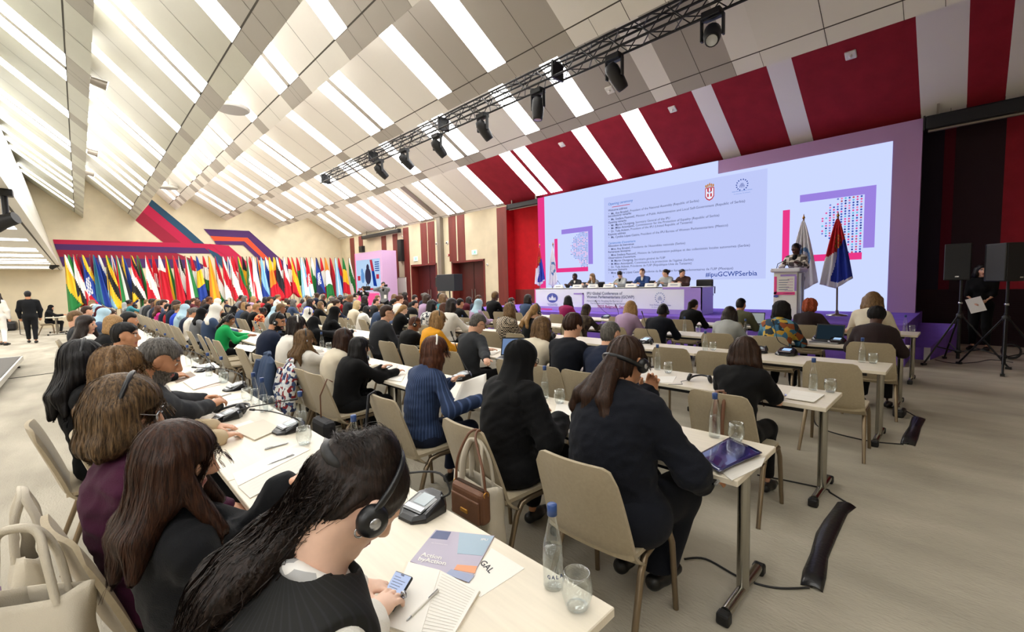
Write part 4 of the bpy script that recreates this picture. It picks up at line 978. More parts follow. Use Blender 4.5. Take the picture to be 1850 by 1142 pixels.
def face_mats(V, Q, Hc, Rh, sc, beard):
    c = (V[Q].mean(1)-Hc)@Rh/sc; mi = np.zeros(len(Q), int); x, y, z = c.T; ay = np.abs(y)
    lip = (x > .078) & (ay < .024) & (z < -.054) & (z > -.077); mi[lip] = 1
    eye = (x > .070) & (np.hypot((ay-.031), (z-.008)*1.5) < .0125); mi[eye] = 2; mi[(x > .070) & (np.hypot(ay-.031, z-.008) < .006)] = 3
    mi[(x > .06) & (np.abs(z-.031) < .0055) & (ay > .014) & (ay < .05)] = 4
    if beard: mi[((x > .0) & (z < -.045) & (z > -.13) & ~lip & ((x > .045) | (z < -.02)) & (ay < .075)) | ((x > .08) & (z < -.042) & (z > -.055) & (ay < .03))] = 4
    return mi
def hand_field(f, W, fw, up, sd, curl=.5, sc=1., hold=0.):
    """palm, four unequal bent fingers and a side thumb; W wrist, fw towards the fingertips, up back of the hand, sd +1 left hand"""
    fw = nrm(fw); up = nrm(np.asarray(up)-fw*(np.asarray(up)@fw)); lt = np.cross(up, fw)
    M = np.stack([fw, lt, up], 1)
    f.el(W+fw*.05*sc, np.array((.055, .041, .017))*sc, M, .012); f.rc(W-fw*.02, W+fw*.03*sc, .025*sc, .024*sc, .02)
    for i, (o, L) in enumerate(((.030, .070), (.011, .080), (-.010, .074), (-.029, .058))):
        o *= -sd; b = W+fw*(.088-.006*(i in (0, 3)))*sc+lt*o*sc; c1 = curl*(.8+.12*i); d = fw; p = b
        for j, q in enumerate((.45, .32, .25)):
            a = c1*(.55, 1.25, 1.9)[j]; d = fw*math.cos(a)-up*math.sin(a)+lt*o*1.2*(1-j*.4); n_ = p+nrm(d)*L*q*sc; f.rc(p, n_, (.0095-.0008*j)*sc, (.0088-.0009*j)*sc, .004); p = n_
    tb = W+fw*.028*sc-lt*sd*.03*sc*1.; d1 = nrm(fw*.62-lt*sd*.72-up*(.15+.3*hold)); t1 = tb+d1*.042*sc; t2 = t1+nrm(fw*.9-lt*sd*(.25-.5*hold)-up*(.2+.4*hold))*.034*sc
    f.rc(tb, t1, .014*sc, .011*sc, .012); f.rc(t1, t2, .011*sc, .009*sc, .004)
def noise3(X, k, seed=0):
    r = np.random.RandomState(seed); o = np.zeros(len(X), F4)
    for i in range(4):
        v = nrm(r.randn(3))*k*(.7+.6*r.rand()); o += np.sin(X@v.astype(F4)+F4(r.rand()*6.3))
    return o/4
def hair_field(style, Hc, Rh, sc, trunk, body_yaw, N, long_=.0, rnd=None, col_front=True):
    """hair, scarf or turban over the head; drop frame follows gravity"""
    f = Field(.02); P = lambda *q: Hc+Rh@(np.array(q)*sc)
    E = lambda c, r, k=None: f.el(P(*c), np.array(r)*sc, Rh, k)
    Rd = rotz(math.atan2(Rh[1, 0], Rh[0, 0])); D0 = lambda *q: Hc+Rd@(np.array(q)*sc)
    def D(*q):
        p_ = D0(*q)
        if trunk is None or q[2] > -.12: return p_
        e = np.eye(3)*.004
        for _ in range(14):
            d = trunk.ev(np.array([p_, p_+e[0], p_+e[1]], F4))
            if d[0] > .042: break
            g = np.array((d[1]-d[0], d[2]-d[0], 0)); p_ = p_+nrm(g+1e-6)*min(.03, .045-d[0])
        v_ = p_-D0(*q); l_ = np.linalg.norm(v_); return D0(*q)+v_*min(1, .085/max(l_, 1e-6))
    fc = [P(.098, 0, -.045), np.array((.082, .071, .108))*sc]; cuts = []
    grooves = .0022; freq = 130
    if style in ('short', 'buzz', 'grey_short'):
        o = .004 if style == 'buzz' else .010
        E((-.014, 0, .036), (.099+o, .078+o*.7, .090+o*1.3)); E((-.05, 0, -.015), (.058+o, .066+o*.6, .07))
        cuts = [('el', P(.108, 0, -.045), np.array((.092, .105, .118))*sc), ('el', P(.032, .088, -.015), np.array((.064, .044, .074))*sc), ('el', P(.032, -.088, -.015), np.array((.064, .044, .074))*sc), ('pl', P(-.02, 0, -.062), -Rh[:, 2]+Rh[:, 0]*.3)]; grooves = .002
    elif style == 'crop':
        E((-.012, 0, .04), (.108, .088, .100)); E((-.05, 0, -.0), (.07, .078, .07)); cuts = [('el', P(.115, 0, -.055), np.array((.088, .08, .11))*sc), ('el', P(.02, .09, -.045), np.array((.04, .035, .05))*sc), ('el', P(.02, -.09, -.045), np.array((.04, .035, .05))*sc), ('pl', P(-.02, 0, -.08), -Rh[:, 2])]
    elif style in ('long', 'wavy', 'bob'):
        E((-.016, 0, .038), (.112, .094, .100)); E((-.045, 0, -.02), (.082, .090, .09))
        L = {'bob': .16, 'wavy': .33, 'long': .42}[style]+long_
        for s in (-1, -.5, 0, .5, 1):
            x0 = -.07+.055*abs(s)**1.5; L_ = L*(1-.12*abs(s)); w_ = .085
            f.chain([D(x0, s*w_, .02), D(x0-.02, s*w_*1.08, -.09), D(x0-.03, s*w_*1.15, -.09-(L_-.09)*.5), D(x0-.025+(.03 if style == 'bob' else 0), s*w_*(1.1 if style != 'bob' else .95), -L_)], np.array((.045, .05, .043, .016))*sc)
        if col_front:
            for s in (-1, 1): f.chain([D(.01, s*.082, .03), D(.022, s*.092, -.07), D(.02, s*.1, -.07-(L-.07)*.6)], np.array((.03, .034, .02))*sc)
        if style == 'wavy': grooves = .006; freq = 85
        cuts = [('el', *fc)]
    elif style in ('pony', 'bun', 'tied'):
        E((-.014, 0, .036), (.104, .083, .096)); E((-.05, 0, -.02), (.066, .074, .08)); cuts = [('el', P(.102, 0, -.05), np.array((.088, .08, .112))*sc), ('el', P(.0, .09, -.04), np.array((.05, .035, .05))*sc), ('el', P(.0, -.09, -.04), np.array((.05, .035, .05))*sc)]
        if style == 'bun': E((-.12, 0, .04), (.05, .055, .05), .01)
        if style == 'pony': f.chain([P(-.1, 0, .05), P(-.145, 0, .03), D(-.155, 0, -.1), D(-.14, 0, -.25-long_), D(-.13, 0, -.36-long_)], np.array((.03, .034, .042, .04, .014))*sc)
        if style == 'tied':
            for q in (-.03, .015, .06): f.chain([P(-.1, q*.3, -.0), P(-.125, q*.5, -.05), D(-.15, q, -.15), D(-.16, q*1.5, -.24-long_), D(-.15, q*1.8, -.31-long_)], np.array((.034, .036, .036, .028, .010))*sc)
    elif style == 'curly':
        E((-.022, 0, .04), (.128, .118, .112)); E((-.05, 0, -.04), (.10, .115, .095)); cuts = [('el', P(.115, 0, -.05), np.array((.085, .078, .112))*sc)]; grooves = .012; freq = 70
    elif style == 'afro':
        E((-.02, 0, .05), (.118, .105, .108)); cuts = [('el', P(.115, 0, -.06), np.array((.085, .09, .13))*sc), ('pl', P(-.02, 0, -.07), -Rh[:, 2])]; grooves = .006; freq = 110
    elif style == 'braids':
        E((-.016, 0, .045), (.128, .115, .115)); E((-.05, 0, -.03), (.09, .105, .09))
        for s in (-1, -.6, -.2, .2, .6, 1): f.chain([D(-.06+.06*abs(s), s*.095, .0), D(-.07+.06*abs(s), s*.105, -.10), D(-.06+.05*abs(s), s*.10, -.16-long_)], np.array((.03, .032, .018))*sc)
        cuts = [('el', *fc)]; grooves = .006; freq = 120
    elif style == 'hijab':
        E((-.016, 0, .034), (.118, .097, .108)); E((-.03, 0, -.05), (.09, .088, .09)); dn = N-Hc
        f.rc(P(-.015, 0, -.06), Hc+dn*.8, .088*sc, .105*sc, .05); f.rc(Hc+dn*.75, Hc+dn*1.2, .10*sc, .13*sc, .05)
        for s in (-1, 1): f.rc(Hc+dn*.9, Hc+dn*1.3+Rd@np.array((-.02, s*.12, 0)), .085*sc, .07*sc, .05)
        cuts = [('el', P(.125, 0, -.03), np.array((.085, .062, .085))*sc)]; grooves = .003; freq = 45
    elif style == 'scarf':
        E((-.016, 0, .034), (.115, .095, .106)); E((-.06, 0, -.06), (.075, .085, .10)); f.rc(P(-.06, 0, -.1), D(-.09, 0, -.24), .075*sc, .07*sc, .05); cuts = [('el', P(.12, 0, -.045), np.array((.09, .068, .10))*sc)]; grooves = .003; freq = 45
    return f, cuts, grooves, freq
def hair_mesh(style, Hc, Rh, sc, h, N, long_=0., seed=0, front=True, trunk=None):
    f, cuts, gr, fq = hair_field(style, Hc, Rh, sc, trunk, 0, N, long_, col_front=front)
    yaw = math.atan2(Rh[1, 0], Rh[0, 0]); Rd = rotz(yaw).astype(F4)
    def fn(X, d):
        q = (X-Hc.astype(F4))@Rd; th = np.arctan2(q[:, 1], -q[:, 0]-.02)
        wob = noise3(X, 22, seed)*2.2
        amp = gr*min(1., .012/max(h, .004)*1.2)
        d = d-amp*np.sin(th*fq*.1+wob+q[:, 2]*(6 if fq > 60 else 2))*np.clip(np.hypot(q[:, 0], q[:, 1])/.05, 0, 1)-amp*.5*np.sin(th*fq*.23+wob*1.7)
        for c in cuts:
            if c[0] == 'el': e = Field.one(('el', np.array(c[1], F4), np.array(c[2], F4), Rh.astype(F4)), X)
            else: e = -((X-np.array(c[1], F4))@nrm(c[2]).astype(F4))
            d = smax(d, -e, .008)
        return d
    f.fn = fn; V, Q = f.mesh(h, 0, .02); return V, Q, f
def strands(mb, f, V, Hc, Rh, n, width, length, seed=0, swirl=0., crown=(-.035, 0, .115), gravity=None):
    """fine tapering locks combed over a hair volume, wispy past its ends"""
    rs = np.random.RandomState(seed); Rd = rotz(math.atan2(Rh[1, 0], Rh[0, 0])); cr = Hc+Rh@np.array(crown)
    zc = (V-Hc)@Rh; up_ = np.where(zc[:, 2] > -.06)[0]; al = np.arange(len(V))
    ix = np.concatenate([rs.choice(up_, int(n*.6)), rs.choice(al, n-int(n*.6))]); P = V[ix].astype(F4)+rs.randn(n, 3).astype(F4)*.003
    off = (rs.rand(n)**2*.006-.0015).astype(F4); st = .018; L = np.clip(length*(.55+.6*rs.rand(n)), .03, None); ns = int(L.max()/st)+1
    E = np.eye(3, dtype=F4)*.003; vs = []; side_off = rs.randn(n).astype(F4)*.35; sw = rs.randn(n, 3).astype(F4); ph = rs.rand(n)*6
    path = []; nr = []; gone = np.zeros(n, F4)
    for k in range(ns+1):
        d = f.fn(P, f.ev(P)); g = np.stack([f.fn(P+E[i], f.ev(P+E[i]))-d for i in range(3)], 1)/.003; gn = g/np.maximum(np.linalg.norm(g, axis=1, keepdims=True), 1e-4)
        on = (np.abs(d) < .03)[:, None]; P = np.where(on, P-gn*np.clip(d-off, -.008, .008)[:, None], P)
        path.append(P.copy()); nr.append(gn)
        q = P-cr.astype(F4); q[:, 2] *= .3; q /= np.maximum(np.linalg.norm(q, axis=1, keepdims=True), 1e-4)
        fl = q*.8+np.array((0, 0, -1), F4)*(.25+.9*np.clip((cr[2]-P[:, 2])/.1, 0, 1))[:, None]
        if gravity is not None: fl = fl*.25+np.array(gravity, F4)
        fl += np.cross(gn, fl)*(side_off*.35+swirl*np.sin(ph+k*.9))[:, None]
        fl = np.where(on, fl-gn*np.sum(fl*gn, 1, keepdims=True), fl); fl /= np.maximum(np.linalg.norm(fl, axis=1, keepdims=True), 1e-4)
        gone += (~on[:, 0]) if gravity is None else 0; P = P+fl*(st*np.minimum(1, L/(ns*st)*1.0)*(gone < 2.5))[:, None]
    A = np.stack(path, 1); B = np.stack(nr, 1); T = np.gradient(A, axis=1); S_ = np.cross(T, B); S_ /= np.maximum(np.linalg.norm(S_, axis=2, keepdims=True), 1e-5)
    tt = np.linspace(0, 1, ns+1); w_ = width*(1-tt**3)*(.35+.65*np.minimum(1, tt*4)); w_ = w_[None, :, None]*(.6+.8*rs.rand(n))[:, None, None]
    a = A-S_*w_; b = A+S_*w_; V2 = np.stack([a, b], 2).reshape(-1, 3); o = len(mb.v); m = ns+1
    i0 = (np.arange(n)[:, None]*m+np.arange(ns)[None])*2; F_ = np.stack([i0, i0+1, i0+3, i0+2], -1).reshape(-1, 4)+o
    mb.v.extend(map(tuple, V2.tolist())); mb.f.extend(map(tuple, F_.tolist())); mb.m.extend([0]*len(F_)); mb.sm.extend([True]*len(F_))

def headset_parts(t, Hc, Rh, sc, h, hm, name='headset', back=False, two=True, col_='black', mic=False):
    P = lambda *q: tuple(Hc+Rh@(np.array(q)*sc)); mb = MB(); n = 22; path = []
    for i in range(n+1):
        a = PI*i/n; yy, zz = math.cos(a), math.sin(a)
        path.append(P(-.015-.105*zz*(1 if back else 0), yy*.104, (-.01+.145*zz) if not back else (-.02+.05*zz)))
    mb.tube(path, .0075*sc, 8, sx=1.6); band = obj(name, mb, m_hs if col_ == 'black' else m_white, t)
    for s in ((-1, 1) if two else (-1,)):
        mb = MB(); Mx = Matrix([list(r) for r in Rh])@Matrix.Rotation(R(-90*s), 3, 'X'); c = P(.0, s*.092, -.012)
        mb.lathe([(0, -.008), (.034*sc, -.006), (.037*sc, .004), (.032*sc, .016), (.018*sc, .022), (0, .023)], c, 18, M=Mx)
        mb.lathe([(0, .0245), (.012*sc, .024), (.014*sc, .021)], c, 14, 1, M=Mx); obj('ear_cup', mb, [m_hs, m_silver], band)
    return band
m_hs = mat('headset_black', '#131417', .35); m_silver = mat('silver', '#b9bcc2', .25, metal=.9)
m_frame = mat('glasses_frame', '#1a1718', .3); m_lens = mat_glass('glasses_lens', (.9, .92, .95))
def glasses(t, Hc, Rh, sc, clear=False):
    P = lambda *q: tuple(Hc+Rh@(np.array(q)*sc)); mb = MB()
    for s in (-1, 1):
        pts = [P(.104-.006*abs(math.cos(a)), s*(.033+.025*math.cos(a)), .006+.018*math.sin(a)) for a in [2*PI*i/16 for i in range(16)]]
        mb.tube(pts, .0022*sc*1.3, 6, closed=True); mb.tube([P(.098, s*.058, .010), P(.05, s*.077, .011), P(-.005, s*.082, .006)], .0022*sc*1.2, 6)
    mb.tube([P(.106, -.01, .010), P(.110, 0, .012), P(.106, .01, .010)], .0022*sc, 6); g = obj('glasses', mb, m_silver if clear else m_frame, t)
    mb = MB()
    for s in (-1, 1): mb.add([P(.101, s*(.033+.023*math.cos(a)), .006+.016*math.sin(a)) for a in [2*PI*i/14 for i in range(14)]], [tuple(range(14))])
    obj('lenses', mb, m_lens, g)

def body_frame(p):
    """joint positions in the person's own frame (x forward, y left, z up, origin under the hips)"""
    s = p['s']; Ht = p['Ht']; sh = p.get('sit', .46); Hp = np.array((0, 0, sh+.085*s)) if not p.get('stand') else np.array((0, 0, p['stand']))
    V = Ht-Hp; L = np.linalg.norm(V); u = nrm(V); fw = nrm(np.array((1, 0, 0))-u*u[0]); lt = np.cross(u, fw); bow = -fw*(.05+.12*max(0, u[0]))*L
    sp = lambda f: Hp+V*f+bow*math.sin(PI*min(1, f*1.02))
    tw = p.get('tw', 0.); fw2 = fw*math.cos(tw)+lt*math.sin(tw); lt2 = np.cross(u, fw2)
    return dict(s=s, Hp=Hp, u=u, fw=fw2, lt=lt2, sp=sp, L=L)
def build_person(p, parts_far=False):
    """returns the Empty of a finished person"""
    h = p['h']; far = p.get('far', False); B = body_frame(p); s = B['s']; sp, u, fw, lt, Hp = B['sp'], B['u'], B['fw'], B['lt'], B['Hp']; L = B['L']/.72
    male = p['sex'] == 'm'; sw = (.195 if male else .170)*s; wid = p.get('wid', 1.)
    Ht = p['Ht']; Rh = rotz(p.get('hy', 0))@roty(p.get('hp', 0))@rotx(p.get('hr', 0)); hs = p.get('hs', 1.0)*(1.02 if male else .97)*min(1.08, s)
    Mt = np.stack([fw, lt, u], 1)
    N = sp(.735); SL, SR = sp(.675)+lt*sw, sp(.675)-lt*sw
    nb = Ht+Rh@np.array((-.035, 0, -.09))*hs
    T = Field(.045)      # trunk
    wv3 = np.array((.65+.35*wid, wid, .8+.2*wid)); T.el(Hp+u*.015+fw*.03*(wid-1), np.array((.135*(1.05 if male else 1.1), .172*(1 if male else 1.05), .125))*s*wv3, Mt); T.el(sp(.25), np.array((.118, .148 if male else .135, .15))*s*wv3, Mt); T.el(sp(.48), np.array((.125, .162 if male else .145, .17))*s*(.4+.6*wid), Mt); T.el(sp(.60), np.array((.108, .168 if male else .148, .11))*s*(.5+.5*wid), Mt)
    sc_ = sp(.675); T.rc(sc_+lt*sw*.72, sc_-lt*sw*.72, .058*s, .058*s)
    for q in (1, -1): T.rc(N, sc_+lt*sw*.62*q, .05*s, .046*s)
    if not male:
        for q in (-1, 1): T.el(sp(.5)+fw*.085*s+lt*q*.07*s, np.array((.062, .066, .07))*s, Mt)
    A = []; wr = []
    for q, S_ in ((1, SL), (-1, SR)):
        W = p['hands'][0 if q > 0 else 1]; W = np.array(W, float); hint = np.array(p.get('elbow', (-.25, .55, -.8))); hint = np.array((hint[0], hint[1]*q, hint[2]))
        E_, W = limb(S_, W, .29*s, .255*s, hint); A.append((S_, E_, W, q))
    ar = .052 if male else .045
    arms = Field(.03)
    for S_, E_, W, q in A: arms.rc(S_, E_, ar*s*1.02, ar*s*.86); arms.rc(E_, W, ar*s*.84, .030*s)
    G = Field(.04); legs = []
    G.el(Hp+u*.0, np.array((.14, .178, .115))*s*wv3, Mt)
    for q in (1, -1):
        hipj = Hp+np.array((0, q*.09*s, -.01)); kn, an = p['legs'](q, s) if 'legs' in p else (np.array((.43*s, q*.10, .50)), np.array((.37*s, q*.10+.02*q, .10)))
        G.rc(hipj, kn, .088*s, .064*s); G.rc(kn, an, .060*s, .042*s); legs.append((kn, an, q))
    t = p['root']; by_ = t.location[1]
    # body: one continuous surface, thinner than the clothes over it
    Bd = Field(.03); Bd.p = T.p+arms.p+G.p; bm = MB()
    V, Q = Bd.mesh(max(h*1.35, .012), -.012); add_sdf(bm, V, Q, np.zeros(len(Q), int))
    hh = h*.55 if not far else h*.75
    Hf = head_field(Ht, Rh, hs, not far); Hf.rc(nb, N+u*.01, .055*s, .058*s, .03); Hf.rc(N, sp(.60), .058*s, .06*s, .03)
    V, Q = Hf.mesh(max(.0045, hh)); add_sdf(bm, V, Q, face_mats(V, Q, Ht, Rh, hs, p.get('beard')))
    hd = Field(.006)
    for (S_, E_, W, q), hp_ in zip(A, p.get('hpose', [None, None])):
        fwd = nrm(W-E_); up = (0, 0, 1); curl = .55; hold = 0
        if hp_: fwd, up, curl, hold = hp_
        if not far: hand_field(hd, W, fwd, up, q, curl, s*(.98 if male else .9), hold); hd.rc(E_*.35+W*.65, W, .031*s, .026*s, .02)
        else: hd.el(W+nrm(fwd)*.06, (.075, .04, .025), np.stack([nrm(fwd), nrm(np.cross((0, 0, 1.), nrm(fwd))), np.cross(nrm(fwd), nrm(np.cross((0, 0, 1.), nrm(fwd))))], 1)); hd.rc(E_*.35+W*.65, W, .031*s, .026*s, .02)
    V, Q = hd.mesh(max(.004, hh*.8)); add_sdf(bm, V, Q, np.zeros(len(Q), int))
    if p.get('bare'):   # forearms and knees left bare
        pass
    obj('body', bm, [skin(p['skin']), m_lip, m_eye, m_iris, hairm(p.get('brow', 'dark') if not p.get('beard') else p['beard'])], t)
    # garments
    top = Field(.05); top.p = list(T.p)
    sl = p.get('sleeve', 1.)
    for S_, E_, W, q in A:
        if sl >= 1: top.rc(S_, E_, ar*s*1.06, ar*s*.98); top.rc(E_, W-(W-E_)*.04, ar*s*.98, .040*s)
        else: top.rc(S_, S_+(E_-S_)*sl, ar*s*1.2, ar*s*1.12)
    sd = p.get('seed', 1)
    fold = (.013 if p.get('dist', 9) < 4 else .009) if not far else 0.
    hem = p.get('hem', Hp[2]-.06*s)
    def fnt(X, d):
        if fold:
            wr_ = lambda q, k_, e: 1-2.2*np.abs(noise3(q, k_, e)); X2 = X*np.array((1, 1, 1.7), F4); X3 = (X@rotx(.7).astype(F4))*np.array((1, 1.8, 1), F4)
            d = d+fold*(.5*noise3(X, 22, sd)-.35*wr_(X2, 34, sd+9)-.30*wr_(X3, 48, sd+4)-.12*wr_(X2, 100, sd+2)+.3)
        d = smax(d, (hem-X[:, 2]).astype(F4), .01)
        if p.get('vneck', True):
            e = Field.one(('el', (N+fw*.075*s+u*.02).astype(F4), np.array((.06, .05, .13), F4)*s, Mt.astype(F4)), X); d = smax(d, -e, .012)
        return d
    if p.get('skirt'):   # long coat or dress falling over the lap
        for kn, an, q in legs: top.rc(Hp+np.array((0, q*.08, 0)), kn, .10*s, .075*s)
    top.fn = fnt; V, Q = top.mesh(h, p.get('loose', .012)); tm = MB(); add_sdf(tm, V, Q); topo = obj(p.get('topname', 'jacket'), tm, cloth(p['top']), t)
    if p.get('vneck', True) or p.get('collar'):
        c = Field(.02); ins = p.get('shirt', 'white')
        c.el(N+u*.015, np.array((.066, .070, .028))*s, Mt); c.el(sp(.63)+fw*.055*s, np.array((.055, .06, .12))*s, Mt)
        V, Q = c.mesh(max(h, .008)); m_ = MB(); add_sdf(m_, V, Q); obj('shirt', m_, cloth(ins), t)
        if p.get('tie') and not far:
            m_ = MB(); a = N+fw*.075*s+u*.0; m_.tube([a, a-u*.1*s+fw*.035*s, a-u*.22*s+fw*.06*s], [.012, .02, .03], 8, sx=1.); obj('tie', m_, cloth(p['tie']), t)
    if not far and sl >= 1 and p.get('cuff'):
        c = Field(.01)
        for S_, E_, W, q in A: c.rc(W-(W-E_)*.10, W-(W-E_)*.005, .037*s, .036*s)
        V, Q = c.mesh(max(h*.7, .006)); m_ = MB(); add_sdf(m_, V, Q); obj('cuffs', m_, cloth(p['cuff']), t)
    # trousers and shoes
    if not p.get('nolegs'):
        leg_cut = p.get('legcut', .0)
        G2 = Field(.04); G2.p = list(G.p)
        def fng(X, d):
            if fold: d = d+.004*noise3(X, 24, sd+3)
            return smax(d, (p.get('trhem', .13)-X[:, 2]).astype(F4), .01)
        G2.fn = fng; V, Q = G2.mesh(max(h, .014), p.get('trloose', .010)); m_ = MB(); add_sdf(m_, V, Q); obj('skirt' if p.get('skirt_name') else 'trousers', m_, cloth(p.get('bottom', 'offblack')), t)
        for kn, an, q in legs:
            shf = Field(.03); d_ = nrm(np.array((1, q*.12, 0))); a2 = np.array((an[0], an[1], max(.05, an[2]-.05)))
            shf.rc(a2+d_*-.03, a2+d_*.06, .042*s, .042*s); shf.rc(a2+d_*.06, a2+d_*.17*s+np.array((0, 0, -.012)), .042*s, .030*s)
            V, Q = shf.mesh(max(h, .012)); m_ = MB(); add_sdf(m_, V, Q); obj('shoe', m_, m_sclo, t)
    if p.get('custom') == 'A':
        wv = Field(.045); wv.p = list(T.p)
        def fw_(X, d):
            d = smax(d, (hem-X[:, 2]).astype(F4), .01)
            for S_ in (SL, SR): d = smax(d, -Field.one(('el', (S_+lt*(.045 if S_ is SL else -.045)).astype(F4), np.array((.085, .055, .12), F4), Mt.astype(F4)), X), .008)
            d = smax(d, -Field.one(('el', (N+u*.05).astype(F4), np.array((.07, .07, .07), F4), Mt.astype(F4)), X), .01)
            return d
        wv.fn = fw_; V, Q = wv.mesh(h, .036); m_ = MB(); add_sdf(m_, V, Q); obj('waistcoat', m_, mat_pattern('cloth_charcoal_pin', 'pinstripe', ('#1c1c1b', '#222224'), 50), t)
        bs = np.array(t.location); K = lambda px, py, y: aty(px, py, y)-bs
        c = Field(.012)
        rg = [N+u*.045+fw*(.062*math.cos(a)-.01)+lt*.064*math.sin(a)-u*.02*math.cos(a) for a in [2*PI*q/24 for q in range(25)]]
        c.chain(rg, [.017]*25, .008); V, Q = c.mesh(.006); m_ = MB(); add_sdf(m_, V, Q); obj('collar', m_, cloth('white print'), t)
        f, cuts, gr, fq = hair_field('tied', Ht, Rh, hs, None, 0, N); f.p = f.p[:2]
        rt = K(622, 818, by_+.01); f.rc(Ht+Rh@np.array((-.06, 0, .09)), rt, .05, .034, .03)
        TP = [(622, 818, .012), (592, 850, .03), (556, 925, .04), (512, 1000, .05), (470, 1062, .05), (440, 1120, .05), (418, 1180, .05)]
        def K(px, py, y):
            q = aty(px, py, y)-bs
            for _ in range(12):
                e = np.eye(3)*.004; X = np.array([q, q+e[0], q+e[1], q+e[2]], F4); d = T.ev(X); g = nrm((d[1:]-d[0]))
                if d[0] > .062: break
                q = q+g*(.066-d[0])
            return q
        f.chain([K(a, b, by_+c_) for a, b, c_ in TP], [.032, .036, .042, .047, .045, .036, .016], .03)
        f.chain([K(a-10, b+10, by_+c_+.05) for a, b, c_ in TP[1:]], [.03, .036, .04, .038, .028, .012], .03)
        f.chain([K(a+18, b+8, by_+c_-.03) for a, b, c_ in TP[1:]], [.026, .03, .032, .032, .024, .012], .03)
        dirn = nrm(K(440, 1120, by_+.05)-rt)
        def fh(X, d):
            q = X-rt.astype(F4); along = q@dirn.astype(F4); lat = q[:, 1]; z_ = q@np.cross(dirn, (0, 1., 0)).astype(F4)
            g = np.where(along > .03, np.sin(np.arctan2(z_, lat)*26+noise3(X, 14, 3)*2)*.003+np.sin(lat*420+z_*160)*.0012, np.sin(np.arctan2(q[:, 1], -q[:, 2]+.02)*40+noise3(X, 20, 5))*.0012)
            d = d-g
            for cc in cuts: d = smax(d, -Field.one(('el', np.array(cc[1], F4), np.array(cc[2], F4), Rh.astype(F4)), X), .008)
            return d
        f.fn = fh; V, Q = f.mesh(.0055, 0, .02); m_ = MB(); add_sdf(m_, V, Q); tl = V[(V-rt)@dirn > .04]; hd_ = V[(V-rt)@dirn < .0]
        strands(m_, f, tl, rt, np.eye(3), 2400, .0009, .42, 4, .1, (0, 0, 0), dirn*3); strands(m_, f, hd_, Ht, Rh, 900, .0006, .07, 5, .02, (.1, 0, -.02), nrm(rt-Ht)*1.2); hr_ = obj('hair', m_, hairm('dark'), t)
        tie = Field(.01); d2 = nrm(K(592, 850, by_+.03)-rt); pa = nrm(np.cross(d2, (0, 0, 1))); pb = np.cross(d2, pa); rt2 = rt+d2*.012
        for q in range(14):
            a = 2*PI*q/14; tie.el(rt2+pa*.036*math.cos(a)+pb*.036*math.sin(a), (.013, .013, .013))
        V, Q = tie.mesh(.006); m_ = MB(); add_sdf(m_, V, Q); obj('hair_tie', m_, m_black, hr_)
        P = lambda *q: tuple(Ht+Rh@(np.array(q)*hs)); m_ = MB(); m_.tube([P(.004+.012*math.cos(a), -.084, -.045+.014*math.sin(a)) for a in [2*PI*i/14 for i in range(14)]], .0022, 6, closed=True); obj('earring', m_, m_silver, t)
        m_ = MB(); c_ = A[1][2]; m_.lathe([(.0085, -.004), (.0105, -.004), (.0105, .004), (.0085, .004), (.0085, -.004)], tuple(c_+np.array((.108, .012, .003))), 16, M=Matrix.Rotation(R(90), 3, 'Y')); obj('ring', m_, m_silver, t)
    if p.get('custom') == 'navy':
        P = lambda *q: tuple(Ht+Rh@(np.array(q)*hs)); m_ = MB()
        for q in (-1, 1):
            for k in range(5): m_.tube([P(-.135, q*.012, -.03-.016*k), P(-.15, q*.035, -.03-.018*k), P(-.13, q*.052, -.035-.018*k)], .005, 6)
            m_.tube([P(-.14, q*.012, -.01), P(-.15, q*.012, -.06), P(-.14, q*.012, -.11)], .007, 6)
        obj('hair_clip', m_, m_black, t)
    # hair, scarf
    if p['hair'] not in ('bald', 'none'):
        hst = p['hair']; V, Q, hf = hair_mesh(hst, Ht, Rh, hs, max(.005, hh), N, p.get('hlong', 0), sd, p.get('front', True), T if hst in ('long', 'wavy', 'tied', 'pony') else None); m_ = MB(); add_sdf(m_, V, Q)
        dist = p.get('dist', 9)
        if dist < 6.5 and hst not in ('hijab', 'scarf'):
            ln = {'long': .62, 'wavy': .5, 'bob': .34, 'short': .045, 'grey_short': .035, 'buzz': .015, 'crop': .10, 'curly': .14, 'afro': .06, 'braids': .25, 'tied': .42}.get(hst, .22)+p.get('hlong', 0)*(hst in ('long', 'bob'))
            strands(m_, hf, V, Ht, Rh, int(2600 if dist < 2.6 else (1300 if dist < 4.2 else 700)), .0007*max(1., dist*.75), ln, sd, .8 if hst in ('curly', 'afro', 'wavy') else .12)
        if hst in ('hijab', 'scarf'): obj('headscarf', m_, cloth(p['hc']), t)
        else: obj('hair', m_, hairm(p['hc'], hst in ('curly', 'afro', 'braids')), t)
    if p.get('headset') and not far: headset_parts(t, Ht, Rh, hs*1.03, h, None, back=p.get('hsback', False), col_=p.get('hscol', 'black'))
    elif p.get('headset'):
        P = lambda *q: tuple(Ht+Rh@(np.array(q)*hs)); m_ = MB(); m_.tube([P(-.01, math.cos(PI*i/12)*.108, -.01+.145*math.sin(PI*i/12)) for i in range(13)], .009, 6)
        for q in (-1, 1): m_.ball(P(0, q*.098, -.01), (.03, .018, .035), 10, 6)
        obj('headset', m_, m_hs, t)
    if p.get('glasses') and not far: glasses(t, Ht, Rh, hs, p.get('glasses') == 'clear')
    return t
